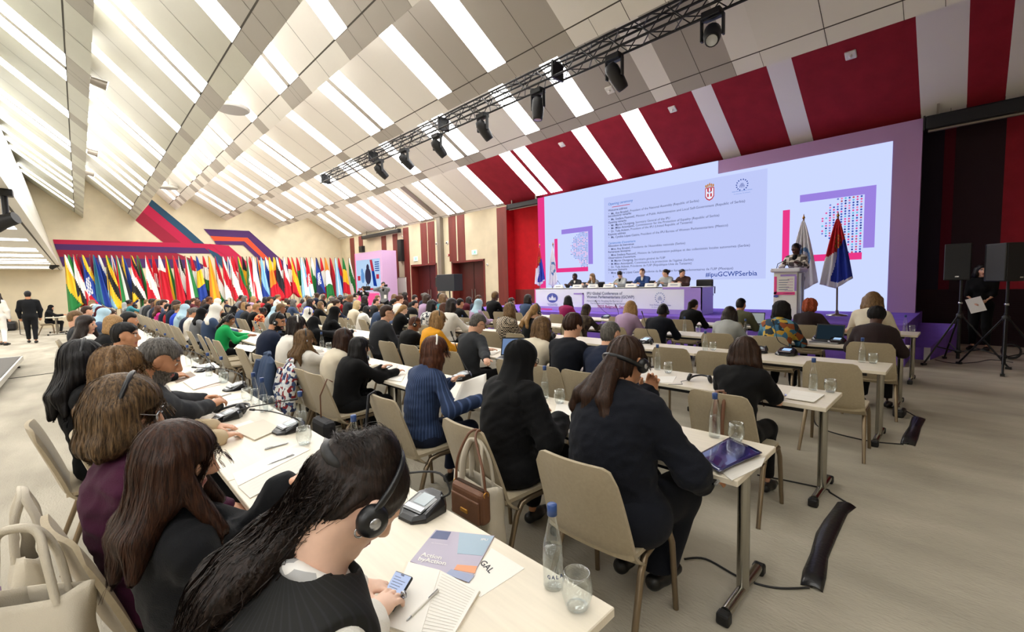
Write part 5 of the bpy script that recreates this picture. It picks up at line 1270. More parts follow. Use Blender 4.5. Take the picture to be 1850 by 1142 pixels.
# ================================================================== WHO SITS WHERE
def seat(px, py, row, dx=0., pref=14, zz=None):
    """hip position and head point for a head seen at a photo point, sitting at a given row of tables"""
    b0 = XN[row]-.28+dx; best = None
    for z in (np.arange(1.04, 1.46, .01) if zz is None else [zz]):
        q = atz(px, py, z); ln = q[0]-b0; t_ = .70*math.sin(R(pref))
        c = abs(ln-t_)*1.2+(max(0, ln-.42)+max(0, -.06-ln))*8+abs(z-(1.24-.25*max(0, ln-.1)))*5+max(0, q[1]-24.5)*.5
        if q[1] < 24.6 and (best is None or c < best[0]): best = (c, q)
    q = best[1]; ln = min(.45, max(-.06, q[0]-b0)); bx = q[0]-ln
    return bx, q, math.hypot(ln, q[2]-.545)/.70
people_at = []
def person(px, py, row, sex, sk, hair, hc, top, d, hy=0, hp=12, extra='', **o):
    bx, q, s = seat(px, py, row, o.pop('dx', 0.), o.pop('pref', 14), o.pop('zz', None)); sy = o.pop('sy', 0.); by = q[1]-sy
    if not .86 < s < 1.14 or abs(q[0]-bx-.15) > .25: print('P %4d %4d r%d s %.2f lean %.2f z %.2f y %.1f bx-off %.2f | %s' % (px, py, row, s, q[0]-bx, q[2], q[1], bx-XN[row]+.28, d))
    s = min(1.16, max(.84, s)); lab = ' '.join(('person in '+d+(' '+extra if extra else '')).split()[:16])
    dist = math.hypot(q[0], q[1]); t = thing('person', lab, 'person', (bx, by, 0), 0, 'delegates seated at the conference tables')
    far = o.pop('far', dist > 9.5)
    p = dict(dist=dist, s=s, Ht=np.array((q[0]-bx, sy, q[2])), sex=sex, skin=sk, hair=hair, hc=hc, top=top, hy=R(hy), hp=R(hp), root=t, far=far, h=min(.03, max(.0095, .0042*dist)), seed=len(people_at)+1)
    hx = XN[row]+.12-bx; rnd = random.Random(len(people_at))
    p['hands'] = [(hx+rnd.uniform(-.04, .1), .13, .785), (hx+rnd.uniform(-.04, .1), -.13, .785)]
    if 'hw' in o:   # hand points given in the hall, left then right
        p['hands'] = [tuple(np.array(a)-np.array((bx, by, 0))) if a is not None else b for a, b in zip(o.pop('hw'), p['hands'])]
    if sex == 'm': p.setdefault('collar', True)
    else: p['vneck'] = o.pop('vneck', False)
    p.update(o); build_person(p); people_at.append((bx, by, row))
    cx_ = o.get('chair', (bx, by, rnd.uniform(-.06, .06)))
    if cx_: chair(*cx_, 'beige chair of the person in '+d)
    return t
W = lambda px, py, z: atz(px, py, z)
m_, f_ = 'm', 'f'
up_ = np.array((0, 0, 1.))
# ---- row nearest the camera
person(655, 903, 1, f_, 'pale', 'none', 'dark', 'white', 'charcoal pinstripe waistcoat and white sleeves with dark ponytail', -8, 52, 'typing on a phone', dx=-.02, headset=True, hsback=False, s=.95, hs=.95,
       hw=[W(640, 1062, .80), W(668, 1118, .79)], hpose=[(nrm((.75, -.35, -.15)), (.2, .1, 1), .5, .3), (nrm((.8, .3, .05)), (.1, -.1, 1), .6, .5)], topname='blouse', loose=.010, custom='A', bottom='offblack', brow='dark')
person(322, 832, 1, f_, 'light', 'long', 'chestnut', 'offblack', 'black blazer with long chestnut hair reaching over the table', -14, 16, '', dx=.13, zz=1.17, hlong=-.10, chair=(.37, 1.76, R(2)), hw=[aty(512, 880, 1.46), (.45, 1.45, .77)], hpose=[(nrm((.8, -.25, .25)), (.3, .4, .8), .6, .6), (nrm((.9, .2, 0)), (0, 0, 1), .4, 0)], front=True, vneck=True, shirt='white')
person(226, 742, 1, f_, 'light', 'bob', 'mixed', 'purple', 'plum jumper with short brown bob and headset', -12, 18, 'wearing clear glasses', hlong=-.04, dx=.05, pref=6, chair=(.20, 2.16, R(12)), hw=[(.40, 2.28, .69), (.40, 2.08, .69)], headset=True, hscol='black', glasses='clear', s=1.0)
person(290, 652, 1, m_, 'tan', 'grey_short', 'grey', 'charcoal', 'charcoal suit with grey hair and short beard', -12, 24, 'holding a phone', dx=.08, beard='grey', cuff='white', shirt='white', hw=[W(368, 722, .84), W(392, 735, .83)], hpose=[(nrm((.75, -.45, .2)), (.2, .2, 1), .8, .8), (nrm((.75, .35, .2)), (.2, -.2, 1), .8, .8)])
person(217, 668, 1, f_, 'light', 'wavy', 'dk blonde', 'beige', 'tan top with wavy dark blonde hair and hoop earrings', -5, 10)
person(152, 650, 1, f_, 'light', 'long', 'black', 'black', 'black top with very long straight black hair', -5, 10, headset=True, hlong=-.06)
person(228, 607, 1, m_, 'tan', 'short', 'black', 'offblack', 'dark jacket with thick black hair facing sideways', -22, 4)
person(207, 586, 1, f_, 'fair', 'long', 'blonde', 'offblack', 'dark top with long blonde hair near the aisle', -5, 8)
person(157, 586, 1, f_, 'light', 'long', 'dark', 'white', 'white jacket with long dark brown hair near the aisle', -25, 8)
person(138, 575, 1, m_, 'light', 'short', 'dk blonde', 'charcoal', 'dark suit with short greying brown hair by the aisle', -10, 8)
person(158, 563, 1, m_, 'light', 'short', 'brown', 'brown', 'brown jacket with thin brown hair far along the nearest row', 0, 10)
person(184, 563, 1, f_, 'brown', 'scarf', 'burgundy', 'paleblue', 'pale blue dress and plum headscarf far along the nearest row', 0, 10)
person(200, 568, 1, f_, 'light', 'bun', 'brown', 'offblack', 'dark top with brown bun far along the nearest row', 0, 10)
person(234, 579, 1, m_, 'tan', 'short', 'black', 'black', 'black jacket with short black hair behind the blonde delegate', 0, 10, dx=.22)
# ---- second row
person(943, 650, 2, f_, 'tan', 'hijab', 'black', 'black', 'black abaya and black headscarf with glasses', -20, 12, glasses=True, hw=[None, W(1012, 762, .80)], topname='coat', loose=.03, wid=1.15, sleeve=1., skirt=True, bottom='black', chair=(1.79, 1.93, R(-3)))
person(1133, 652, 2, f_, 'tan', 'tied', 'brown', 'darknavy', 'dark navy trouser suit with loosely tied dark hair and headset', -8, 6, 'seated at the aisle', dx=.02, headset=True, hsback=True, hlong=-.02, wid=1.42, loose=.03, hem=.43, bottom='darknavy', hw=[W(1172, 712, 1.02), W(1262, 868, .66)], hpose=[(nrm((.1, -.25, 1)), (.6, .3, 0), .9, .4), (nrm((.6, -.4, 0)), (0, 0, 1), .5, .6)], custom='navy', elbow=(-.1, .75, -.7),
       legs=lambda q, s: (np.array((.44, q*.11-.03, .50)), np.array((.24, q*.10-.02, .15))), trhem=.17, trloose=.045)
person(787, 634, 2, f_, 'light', 'bob', 'auburn', 'pinstripe', 'blue pinstripe blazer with auburn shoulder length hair', -28, 12, 'in dark glasses holding papers', headset=True, hscol='silver', glasses=True, hw=[W(815, 690, .88), W(868, 722, .84)], hlong=.05, wid=1.1, bottom='navy')
person(650, 628, 2, f_, 'light', 'long', 'black', 'black', 'black dress with long loose black hair over the chair back', -20, 8, hlong=.10, hw=[W(690, 665, .85), None], wid=1.05)
person(622, 612, 2, f_, 'light', 'long', 'chestnut', 'cream', 'cream top with very long chestnut hair and headset', -12, 8, headset=True, hlong=.06)
person(551, 613, 2, f_, 'light', 'wavy', 'dk blonde', 'white', 'white blouse with wavy dark blonde hair', -6, 8, headset=True)
person(537, 588, 2, f_, 'light', 'wavy', 'dark', 'white', 'white shirt with dark brown hair and silver headset', -10, 8, headset=True, hscol='silver')
person(502, 581, 2, m_, 'tan', 'buzz', 'black', 'navy', 'navy suit with shaved head and beard leaning sideways', -35, 18, beard='black', headset=True, wid=1.1)
person(416, 578, 2, f_, 'brown', 'tied', 'black', 'green', 'emerald green blazer with black hair and headset', -40, 20, headset=True)
person(345, 567, 2, m_, 'brown', 'bald', 'black', 'navy', 'dark blue suit with bald head', -20, 20)
person(335, 558, 2, f_, 'brown', 'hijab', 'paleblue', 'paleblue', 'pale blue robe and pale blue headscarf', -10, 14)
person(304, 556, 2, m_, 'light', 'short', 'black', 'navy', 'navy suit with neat black hair beside the magenta dress', -15, 10)
person(286, 558, 2, f_, 'brown', 'wavy', 'auburn', 'pink', 'bright magenta dress with auburn hair', -5, 10)
person(244, 554, 2, m_, 'dark', 'short', 'black', 'peach', 'pale peach suit with black hair', -15, 10)
person(235, 547, 2, f_, 'brown', 'bun', 'black', 'teal', 'teal dress with black hair and headset', -5, 10, headset=True)
person(226, 551, 2, f_, 'tan', 'hijab', 'lightgrey', 'grey', 'grey robe and grey headscarf', -5, 10)
# ---- third row
person(1347, 634, 3, f_, 'light', 'long', 'brown', 'black', 'black short sleeved top with long straight dark hair', -6, 8, 'seated near the aisle', hlong=.04, sleeve=.75, bottom='black', front=False)
person(1104, 605, 3, m_, 'light', 'grey_short', 'grey', 'navy', 'navy suit with cropped grey hair', -14, 8, shirt='white', wid=1.1)
person(1036, 588, 3, f_, 'light', 'crop', 'chestnut', 'darknavy', 'dark navy jumper with cropped brown hair and hoop earrings', -12, 8)
person(979, 592, 3, f_, 'fair', 'bob', 'dk blonde', 'cream', 'cream jacket with light brown shoulder length hair bending forward', -20, 26, hlong=.03)
person(864, 585, 3, m_, 'light', 'grey_short', 'grey', 'charcoal', 'dark grey suit with greying hair and thin glasses', -24, 26, glasses=True, wid=1.15, hw=[None, W(880, 655, .80)])
person(792, 577, 3, f_, 'fair', 'bob', 'blonde', 'yellow', 'mustard yellow jumper with blonde hair and headset', -22, 10, headset=True)
person(750, 585, 3, m_, 'brown', 'buzz', 'auburn', 'black', 'black coat with balding head and headset', -34, 22, headset=True, glasses=True, wid=1.1)
person(700, 566, 3, m_, 'light', 'grey_short', 'brown', 'charcoal', 'charcoal suit with short brown hair and glasses', -32, 2, glasses=True, wid=1.15)
person(606, 565, 3, f_, 'tan', 'hijab', 'black', 'black', 'black robe and black headscarf with clips', -10, 14)
person(567, 583, 3, f_, 'tan', 'hijab', 'offblack', 'offblack', 'black cloak bending low beside the white headscarf', -10, 40, pref=40)
person(558, 565, 3, f_, 'tan', 'hijab', 'white', 'cream', 'cream robe and white headscarf with headset', -8, 10, headset=True)
person(498, 561, 3, f_, 'tan', 'hijab', 'paleblue', 'lightgrey', 'grey robe and light blue headscarf with headset', -10, 12, headset=True)
person(477, 562, 3, f_, 'dark', 'bun', 'black', 'orange print', 'orange printed dress with black hair and headset', -20, 12, headset=True)
person(450, 556, 3, m_, 'light', 'short', 'brown', 'charcoal', 'grey suit with brown hair raising the face', -40, -6)
person(424, 559, 3, f_, 'tan', 'hijab', 'black', 'black', 'black robe and black headscarf in the third row', -10, 12)
person(387, 552, 3, m_, 'light', 'short', 'black', 'navy', 'navy suit with black hair ahead of the green blazer', -10, 14)
person(368, 551, 3, f_, 'light', 'bob', 'black', 'darknavy', 'dark dress with black bobbed hair', -5, 14)
person(354, 561, 3, f_, 'light', 'bob', 'brown', 'lightgrey', 'light grey jacket with brown hair beside the bald delegate', -30, 14)
person(340, 547, 3, f_, 'brown', 'curly', 'dark', 'burgundy', 'burgundy dress with dark curly hair', -5, 10)
person(301, 547, 3, f_, 'tan', 'hijab', 'cream', 'cream', 'cream robe and cream headscarf', -5, 10)
person(286, 546, 3, f_, 'tan', 'hijab', 'white', 'white', 'white robe and white headscarf', -5, 10)
# ---- fourth row
person(968, 563, 4, f_, 'light', 'tied', 'blonde', 'offblack', 'dark top with clipped blonde hair and headset', -10, 10, headset=True)
person(922, 560, 4, f_, 'light', 'long', 'dk blonde', 'houndstooth', 'houndstooth jacket with long ash brown hair and glasses', -22, 6, glasses=True, headset=True)
person(817, 551, 4, f_, 'light', 'bob', 'dark', 'white', 'white blazer with dark brown shoulder length hair', -22, 8)
person(803, 558, 4, f_, 'light', 'bob', 'auburn', 'terracotta', 'terracotta jacket behind the yellow jumper', -14, 10)
person(781, 553, 4, f_, 'light', 'long', 'black', 'white print', 'black and white printed blouse with long black hair', -20, 12, headset=True)
person(730, 559, 4, f_, 'fair', 'tied', 'blonde', 'black', 'black blazer with tied back blonde hair', -24, 8)
person(691, 557, 4, f_, 'light', 'bun', 'dk blonde', 'steelblue', 'blue blazer with light brown bun', -16, 8)
person(663, 560, 4, f_, 'light', 'long', 'black', 'white', 'white blouse with long black hair', -10, 10)
person(646, 551, 4, f_, 'pale', 'bob', 'pale blonde', 'cream', 'cream coat with short white blonde hair and glasses', -26, 14, glasses=True)
person(580, 551, 4, f_, 'fair', 'wavy', 'dk blonde', 'black', 'black dress with long light brown hair looking sideways', -40, 4)
person(468, 548, 4, m_, 'light', 'short', 'black', 'offblack', 'black suit with black hair in the fourth row', -20, 10)
person(409, 546, 4, m_, 'tan', 'short', 'black', 'navy', 'navy suit with black hair and headset', -40, 4, headset=True)
# ---- fifth row
person(1584, 573, 5, f_, 'dark', 'afro', 'black', 'darkbrown', 'dark brown jacket with black cropped curls', -4, 10, 'at the aisle end', wid=1.3, loose=.02)
person(1412, 562, 5, f_, 'dark', 'braids', 'black', 'floral', 'blue and gold patterned tunic with thick black braids', -6, 10, hlong=.02, wid=1.2, loose=.02)
person(1319, 567, 5, f_, 'light', 'long', 'dark', 'lightgrey', 'light grey blazer with long dark brown hair', -10, 8)
person(1198, 563, 5, m_, 'dark', 'buzz', 'black', 'darknavy', 'dark navy suit with shaved head', -4, 8, headset=True, wid=1.1)
person(1140, 556, 5, f_, 'light', 'long', 'blonde', 'lilac', 'lilac jacket with long blonde hair', -4, 8)
person(1060, 560, 5, f_, 'brown', 'scarf', 'plaid', 'plaid', 'brown patterned coat and matching headscarf', -4, 10)
person(750, 550, 5, m_, 'light', 'short', 'black', 'offblack', 'dark suit with tousled black hair near the doorways', -22, 10)
person(714, 546, 5, f_, 'tan', 'bun', 'black', 'black', 'black top with black hair looking towards the screen', -30, 0)
person(680, 546, 5, m_, 'light', 'grey_short', 'brown', 'charcoal', 'grey suit with receding brown hair', -24, 6)
person(660, 541, 5, f_, 'light', 'bob', 'dark', 'offblack', 'dark jacket with dark hair near the lilac pillar', -14, 6)
person(565, 545, 5, m_, 'light', 'short', 'black', 'black', 'black suit with black hair beside the red top', -14, 10)
person(547, 545, 5, f_, 'light', 'long', 'dark', 'red', 'red top with dark hair', -20, 8)
person(529, 545, 5, m_, 'light', 'short', 'dark', 'navy', 'navy suit with dark hair left of the red top', -14, 10)
person(518, 543, 5, f_, 'light', 'bob', 'brown', 'beige', 'beige jacket with brown hair before the flags', -14, 10)
# ---- row by the stage
person(1577, 543, 6, f_, 'fair', 'long', 'dk blonde', 'cream', 'cream white blazer with long straight ash blonde hair', -4, 8, wid=1.1)
person(1464, 553, 6, f_, 'light', 'curly', 'red', 'darkbrown', 'brown short sleeved top with curly red hair', -6, 8, sleeve=.75, hw=[None, W(1535, 598, .78)])
person(1339, 551, 6, m_, 'tan', 'short', 'black', 'olive', 'olive jacket with short black hair at a laptop', -10, 8)
person(1254, 551, 6, f_, 'light', 'pony', 'dark', 'black', 'black blouse with dark ponytail', -16, 6)
person(1027, 543, 6, f_, 'tan', 'long', 'black', 'magenta', 'magenta jacket with shoulder length black hair', -10, 6, headset=True, hlong=-.12)
person(848, 543, 6, f_, 'light', 'long', 'dark', 'burgundy', 'burgundy blazer with very long dark brown hair', -18, 6)
person(806, 543, 6, m_, 'light', 'grey_short', 'dk blonde', 'grey', 'grey suit with light brown hair near the doorway', -10, 8)
person(796, 537, 6, m_, 'light', 'short', 'dark', 'navy', 'navy suit with short dark hair near the doorway', -10, 8)
person(603, 540, 6, m_, 'light', 'short', 'black', 'charcoal', 'black suit with black hair looking down before the flags', -24, 30)
# ================================================================== THE REST OF THE FULL ROWS, FURTHER OFF
class Tmpl:
    """a few finished far figures whose meshes the rest of the rows share"""
    T = []
def copy_person(src, loc, label, slots, sc):
    r = src.copy(); C.objects.link(r); r.location = loc; r['label'] = label; r['group'] = 'delegates in the far part of the rows'; r.scale = (sc, sc, sc)
    for ch in list(src.children):
        c = ch.copy(); C.objects.link(c); c.parent = r
        key = ch.name.split('.')[0]
        if key in slots and c.material_slots: c.material_slots[0].link = 'OBJECT'; c.material_slots[0].material = slots[key]
    return r
def make_tmpl(sex, hair, ln, hy, hs):
    t = thing('person', '', 'person', (0, 0, 0)); H_ = np.array((.70*math.sin(R(ln)), 0, .545+.70*math.cos(R(ln))))
    p = dict(s=1., Ht=H_, sex=sex, skin='light', hair=hair, hc='dark' if hair not in ('hijab',) else 'white', top='black', hy=R(hy), hp=R(12), root=t, far=True, h=.027, hands=[(.46, .13, .79), (.46, -.13, .79)], vneck=(sex == 'm'), headset=hs, nolegs=False)
    build_person(p); return t
tm = [make_tmpl('m', 'short', 14, -12, False), make_tmpl('f', 'long', 12, -20, False), make_tmpl('f', 'bob', 18, -8, True), make_tmpl('m', 'grey_short', 20, -28, True), make_tmpl('f', 'hijab', 14, -12, False), make_tmpl('f', 'bun', 10, -20, False)]
tmd = ['short %s hair', 'long %s hair', '%s bob and headset', 'short %s hair and headset', '%s headscarf', '%s hair in a bun']
tmd2 = {'navy': 'navy suit', 'black': 'black jacket', 'charcoal': 'charcoal suit', 'white': 'white top', 'beige': 'beige jacket', 'burgundy': 'burgundy jacket', 'blue': 'blue jacket', 'grey': 'grey jacket', 'cream': 'cream top', 'red': 'red top', 'teal': 'teal top', 'brown': 'brown jacket', 'offblack': 'dark jacket', 'steelblue': 'slate blue suit', 'lilac': 'lilac top', 'cobalt': 'bright blue top'}
rnd = random.Random(21); used0 = set(); nfar = 0; PITCH = .70
HCN = ['black', 'dark', 'brown', 'blonde', 'dk blonde', 'auburn', 'grey']; HCL = {'dk blonde': 'fair'}
for r in range(1, 7):
    y = 9.2 if r in (1, 2) else 8.2; k = 0
    if r == 1: y = 12.2
    while y < 24.2:
        bx = XN[r]-.28; by = y+rnd.uniform(-.06, .06); y += PITCH; k += 1
        if any(rr == r and abs(by-yy) < .5 for xx, yy, rr in people_at): continue
        if abs(by-11.3) < .4 or abs(by-17.6) < .5: continue     # cross aisles
        ti = rnd.choice((0, 0, 1, 1, 2, 3, 4, 5)); s0 = rnd.uniform(.93, 1.05)
        top = rnd.choice(('navy', 'navy', 'black', 'black', 'charcoal', 'offblack', 'white', 'beige', 'burgundy', 'blue', 'grey', 'cream', 'red', 'teal', 'brown', 'steelblue', 'lilac', 'cobalt') if ti not in (0, 3) else ('navy', 'black', 'charcoal', 'grey', 'offblack', 'steelblue'))
        hc = rnd.choice(HCN); sk = rnd.choice(('light', 'light', 'tan', 'brown', 'fair', 'dark'))
        if ti == 4: hc = rnd.choice(('white', 'black', 'cream', 'paleblue')); hn = {'paleblue': 'pale blue'}.get(hc, hc)
        else: hn = HCL.get(hc, hc)
        empty = rnd.random() < .10

        dd = 'person in %s with %s, %s along the %s' % (tmd2[top], tmd[ti] % hn, ordinal(k), ('', 'far first row', 'far second row', 'far third row', 'far fourth row', 'far fifth row', 'far sixth row')[r])
        if len(dd.split()) > 16: dd = dd.replace(' and headset', '').replace('bright ', '')
        if not empty:
            slots = {'jacket': cloth(top), 'body': skin(sk), 'hair': hairm(hc) if ti != 4 else None, 'headscarf': cloth(hc) if ti == 4 else None}
            slots = {a: b for a, b in slots.items() if b is not None}
            if ti not in used0:
                o = tm[ti]; o.location = (bx, by, 0); o['label'] = dd; o['group'] = 'delegates in the far part of the rows'; o.scale = (s0,)*3; used0.add(ti)
                for c in o.children:
                    key = c.name.split('.')[0]
                    if key in slots: c.material_slots[0].link = 'OBJECT'; c.material_slots[0].material = slots[key]
            else: copy_person(tm[ti], (bx, by, 0), dd, slots, s0)
            nfar += 1
        chair(XN[r]-.28, by, rnd.uniform(-.08, .08), 'beige chair, %s along the far %s%s' % (ordinal(k), ('', 'first row', 'second row', 'third row', 'fourth row', 'fifth row', 'sixth row')[r], ', left empty' if empty else ' under a far delegate'), 'conference chairs in the far part of the rows')
for i, o in enumerate(tm):
    if i not in used0:
        for c in list(o.children): bpy.data.objects.remove(c)
        bpy.data.objects.remove(o)
# ================================================================== FIGURES STANDING AND ON STAGE
def figure(label, px, py, X, sex, sk, hair, hc, top, rz, z0=0., stand=None, hy=0, hp=5, group=None, hands=None, y=None, seated=True, **o):
    q = atx(px, py, X); ca, sa = math.cos(-rz), math.sin(-rz); s_ = o.pop('size', None)
    t = thing('person', label, 'person', (q[0], q[1], z0), rz, group); hz = q[2]-z0
    p = dict(sex=sex, skin=sk, hair=hair, hc=hc, top=top, hy=R(hy), hp=R(hp), root=t, far=o.pop('far', True), h=o.pop('h', .022), seed=len(label))
    if stand:
        s = hz/1.60; p.update(s=s, stand=.90*s, Ht=np.array((.03, 0, hz)), hands=hands or [(.12, .24, .80*s), (.10, -.24, .80*s)], hem=.80*s)
        p['legs'] = o.pop('legs', lambda q, s: (np.array((.03, q*.10, .48*s)), np.array((-.02, q*.11, .09))))
    else:
        s = min(1.2, max(.85, (hz-.545)/.70)); p.update(s=s, Ht=np.array((.10, 0, hz)), hands=hands or [(.42, .12, .80), (.42, -.12, .80)])
    if sex == 'f': p['vneck'] = False
    p.update(o); build_person(p); return t
SG = 'speakers on the stage'
for px, py, sex, sk, hair, hc, top, hy, hp, lab, o in (
    (1041.5, 500, 'm', 'dark', 'short', 'black', 'charcoal', -8, 4, 'person in dark suit and pale tie with short black hair at the panel table', dict(tie='lightgrey', shirt='white')),
    (1073, 500, 'f', 'fair', 'wavy', 'dk blonde', 'grey', -20, 6, 'person in grey blazer with wavy fair hair at the panel table', dict(vneck=True, shirt='white')),
    (1123, 496, 'f', 'fair', 'crop', 'dark', 'lightgrey', 10, 34, 'person in sage grey blazer with cropped brown hair looking down at the panel table', dict(vneck=True, shirt='black')),
    (1163, 492, 'm', 'fair', 'short', 'auburn', 'blue', 0, 0, 'person in bright blue suit and grey tie at the panel table', dict(tie='grey', shirt='white')),
    (1205, 493, 'f', 'light', 'bun', 'dark', 'lightgrey', -50, 4, 'person in pale jacket turning towards the neighbour in brown at the panel table', dict()),
    (1236, 493, 'f', 'light', 'bun', 'black', 'brown', 60, 8, 'person in brown jacket with dark bun at the end of the panel table', dict())):
    figure(lab, px, py, 11.95, sex, sk, hair, hc, top, PI, HS, None, hy, hp, SG, nolegs=False, h=.02, **o)
# the black office chair seen past the table end is built as it shows
q = L2(1277, 522, 11.95)
oc = thing('office_chair', 'black office chair showing past the lilac end of the panel table', 'chair', (11.95, q[0]+.16, HS), PI)
mb = MB(); mb.box((-.25, 0, .66), (.06, .46, .44)); obj('backrest', mb, m_black, oc, .04); mb = MB(); mb.box((0, 0, .47), (.5, .5, .08)); obj('seat', mb, m_black, oc, .03)
for s in (-1, 1):
    mb = MB(); mb.tube([(-.22, s*.28, .5), (-.2, s*.29, .68), (.15, s*.29, .68), (.2, s*.28, .48)], .018); obj('armrest', mb, m_chrome, oc)
mb = MB(); mb.tube([(0, 0, .06), (0, 0, .44)], .03)
for k in range(5): a = k*2*PI/5; mb.tube([(0, 0, .08), (.28*math.cos(a), .28*math.sin(a), .04)], .02)
obj('base', mb, m_black, oc)
for px, lab in ((1041.5, 'dark suit and pale tie'), (1073, 'grey blazer with wavy fair hair'), (1123, 'sage grey blazer'), (1163, 'bright blue suit'), (1205, 'pale jacket')):
    dup(oc, (11.97, atx(px, 496, 11.95)[1], HS), PI, 'black office chair on the stage under the person in '+lab, 'office chairs of the panel')
figure('person in black and white jacket speaking at the lectern', 1438, 449, 11.6, 'f', 'dark', 'bun', 'black', 'robe print', PI, HS, True, -25, 4, SG, hands=[(.38, .14, 1.18), (.38, -.14, 1.18)], h=.018, glasses=True, vneck=True, shirt='black')
PG = 'people standing in the hall'
tb_ = atz(60, 627, 0)
wk = lambda q, s: (np.array((.10 if q > 0 else .02, q*.09, .50*s)), np.array((.16 if q > 0 else -.20, q*.09, .10)))
figure('person in black suit walking away with a camera bag', 50, 533, tb_[0]-.1, 'm', 'tan', 'short', 'black', 'offblack', PI/2, 0, True, 0, 5, PG, legs=wk, h=.02)
cmb = thing('camera', 'black camera with long strap carried by the walking person in black', 'camera', tuple(atx(42, 575, tb_[0]-.45)))
mb = MB(); mb.box((0, 0, 0), (.2, .2, .16)); obj('body', mb, m_black, cmb, .02); mb = MB(); mb.tube([(0, -.1, -.02), (0, -.26, -.06)], .06, 12); obj('lens', mb, m_blackm, cmb)
mb = MB(); mb.tube([(.08, 0, -.05), (.1, .02, -.4), (.02, 0, -.68), (-.12, 0, -.62), (-.12, 0, -.05)], .012, 6); obj('strap', mb, m_blackm, cmb)
figure('person in white suit stepping out of view by the low platform', -9, 533, atz(8, 627, 0)[0]-.15, 'f', 'light', 'long', 'dark', 'white', R(70), 0, True, 0, 5, PG, legs=lambda q, s: (np.array((.05, q*.10, .50*s)), np.array((-.22 if q < 0 else .1, q*.12-.1, .10))), bottom='white', h=.02)
figure('person in dark clothes filming with a large video camera', 657, 522, 9.7, 'm', 'tan', 'short', 'black', 'offblack', R(-135), 0, True, 0, 5, PG, hands=[(.32, .12, 1.45), (.30, -.12, 1.45)], h=.02, headset=True)
vc = thing('video_camera', 'large black video camera on the shoulder before the lilac pillar', 'camera', tuple(atx(664, 521, 9.5)), R(-135))
mb = MB(); mb.box((0, 0, 0), (.36, .16, .2)); obj('body', mb, m_black, vc, .02); mb = MB(); mb.tube([(.18, 0, 0), (.36, 0, 0)], [.07, .09], 14); obj('lens', mb, m_blackm, vc); mb = MB(); mb.tube([(-.1, 0, .1), (-.08, 0, .2), (.1, 0, .2), (.12, 0, .1)], .014); obj('handle', mb, m_blackm, vc)
figure('person in grey jacket photographing with raised arms', 693, 515, 9.9, 'm', 'tan', 'short', 'dark', 'grey', R(-140), 0, True, 20, 0, PG, hands=[(.26, .06, 1.62), (.26, -.06, 1.60)], elbow=(.1, .9, -.3), h=.02, shirt='black', hem=.7)
pc = thing('camera', 'small black camera held up by the person in grey jacket', 'camera', tuple(atx(697, 516, 9.72)), R(-120))
mb = MB(); mb.box((0, 0, 0), (.08, .15, .1)); obj('body', mb, m_black, pc, .01); mb = MB(); mb.tube([(.04, 0, 0), (.18, 0, 0)], .04, 12); obj('lens', mb, m_blackm, pc)
bdg = thing('badge', 'white badge hanging on the chest of the photographer', 'badge', tuple(atx(696, 536, 9.66)), R(-140)); mb = MB(); mb.box((0, 0, 0), (.012, .11, .16)); obj('card', mb, m_white, bdg); mb = MB(); mb.tube([(0, -.03, .08), (-.02, -.06, .3)], .006); mb.tube([(0, .03, .08), (-.02, .06, .3)], .006); obj('lanyard', mb, m_black, bdg)
figure('person in dark clothes standing before the flags', 357, 541, aty(357, 541, 24.6)[0], 'm', 'tan', 'short', 'black', 'darknavy', R(200), 0, True, 0, 5, PG, h=.03)
wn = figure('person in black dress waiting behind the speaker stands with a white paper', 1776, 488, 13.4, 'f', 'light', 'bob', 'black', 'black', R(165), 0, True, 25, 12, PG, hands=[(.22, .04, .98), (.24, -.04, 1.02)], hem=.25, bottom='black', h=.022, skirt=False, sleeve=.9)
pp = thing('paper', 'white sheet of paper held by the person in black behind the speakers', 'paper', tuple(atx(1763, 551, 13.1)), R(165)); mb = MB(); mb.box((0, 0, 0), (.012, .24, .3), M=Matrix.Rotation(R(20), 3, 'X')); obj('sheet', mb, m_white, pp)
# side table by the far wall with a seated person
sp_ = atz(120, 604, 0)
sd = dup(tab0, (sp_[0]-.55, sp_[1]-.2, 0), 0, 'small maple table standing apart by the open side near the far wall', None)
figure('person in black headscarf and black dress sitting at the separate side table', 86, 556, aty(86, 556, sp_[1]+.3)[0], 'f', 'tan', 'hijab', 'black', 'black', 0, 0, None, -20, 10, None, h=.03)
chair(aty(86, 556, sp_[1]+.3)[0]-.1, sp_[1]+.3, 0, 'beige chair at the separate side table near the far wall')
bg = thing('equipment_case', 'black camera bag lying on the floor by the far wall', 'bag', tuple(atz(16, 597, 0))); mb = MB(); mb.box((0, 0, .22), (.6, 1.1, .44)); obj('body', mb, m_black, bg, .1); mb = MB(); mb.tube([(0, -.25, .44), (0, -.1, .56), (0, .15, .56), (0, .25, .44)], .03); obj('handle', mb, m_blackm, bg)

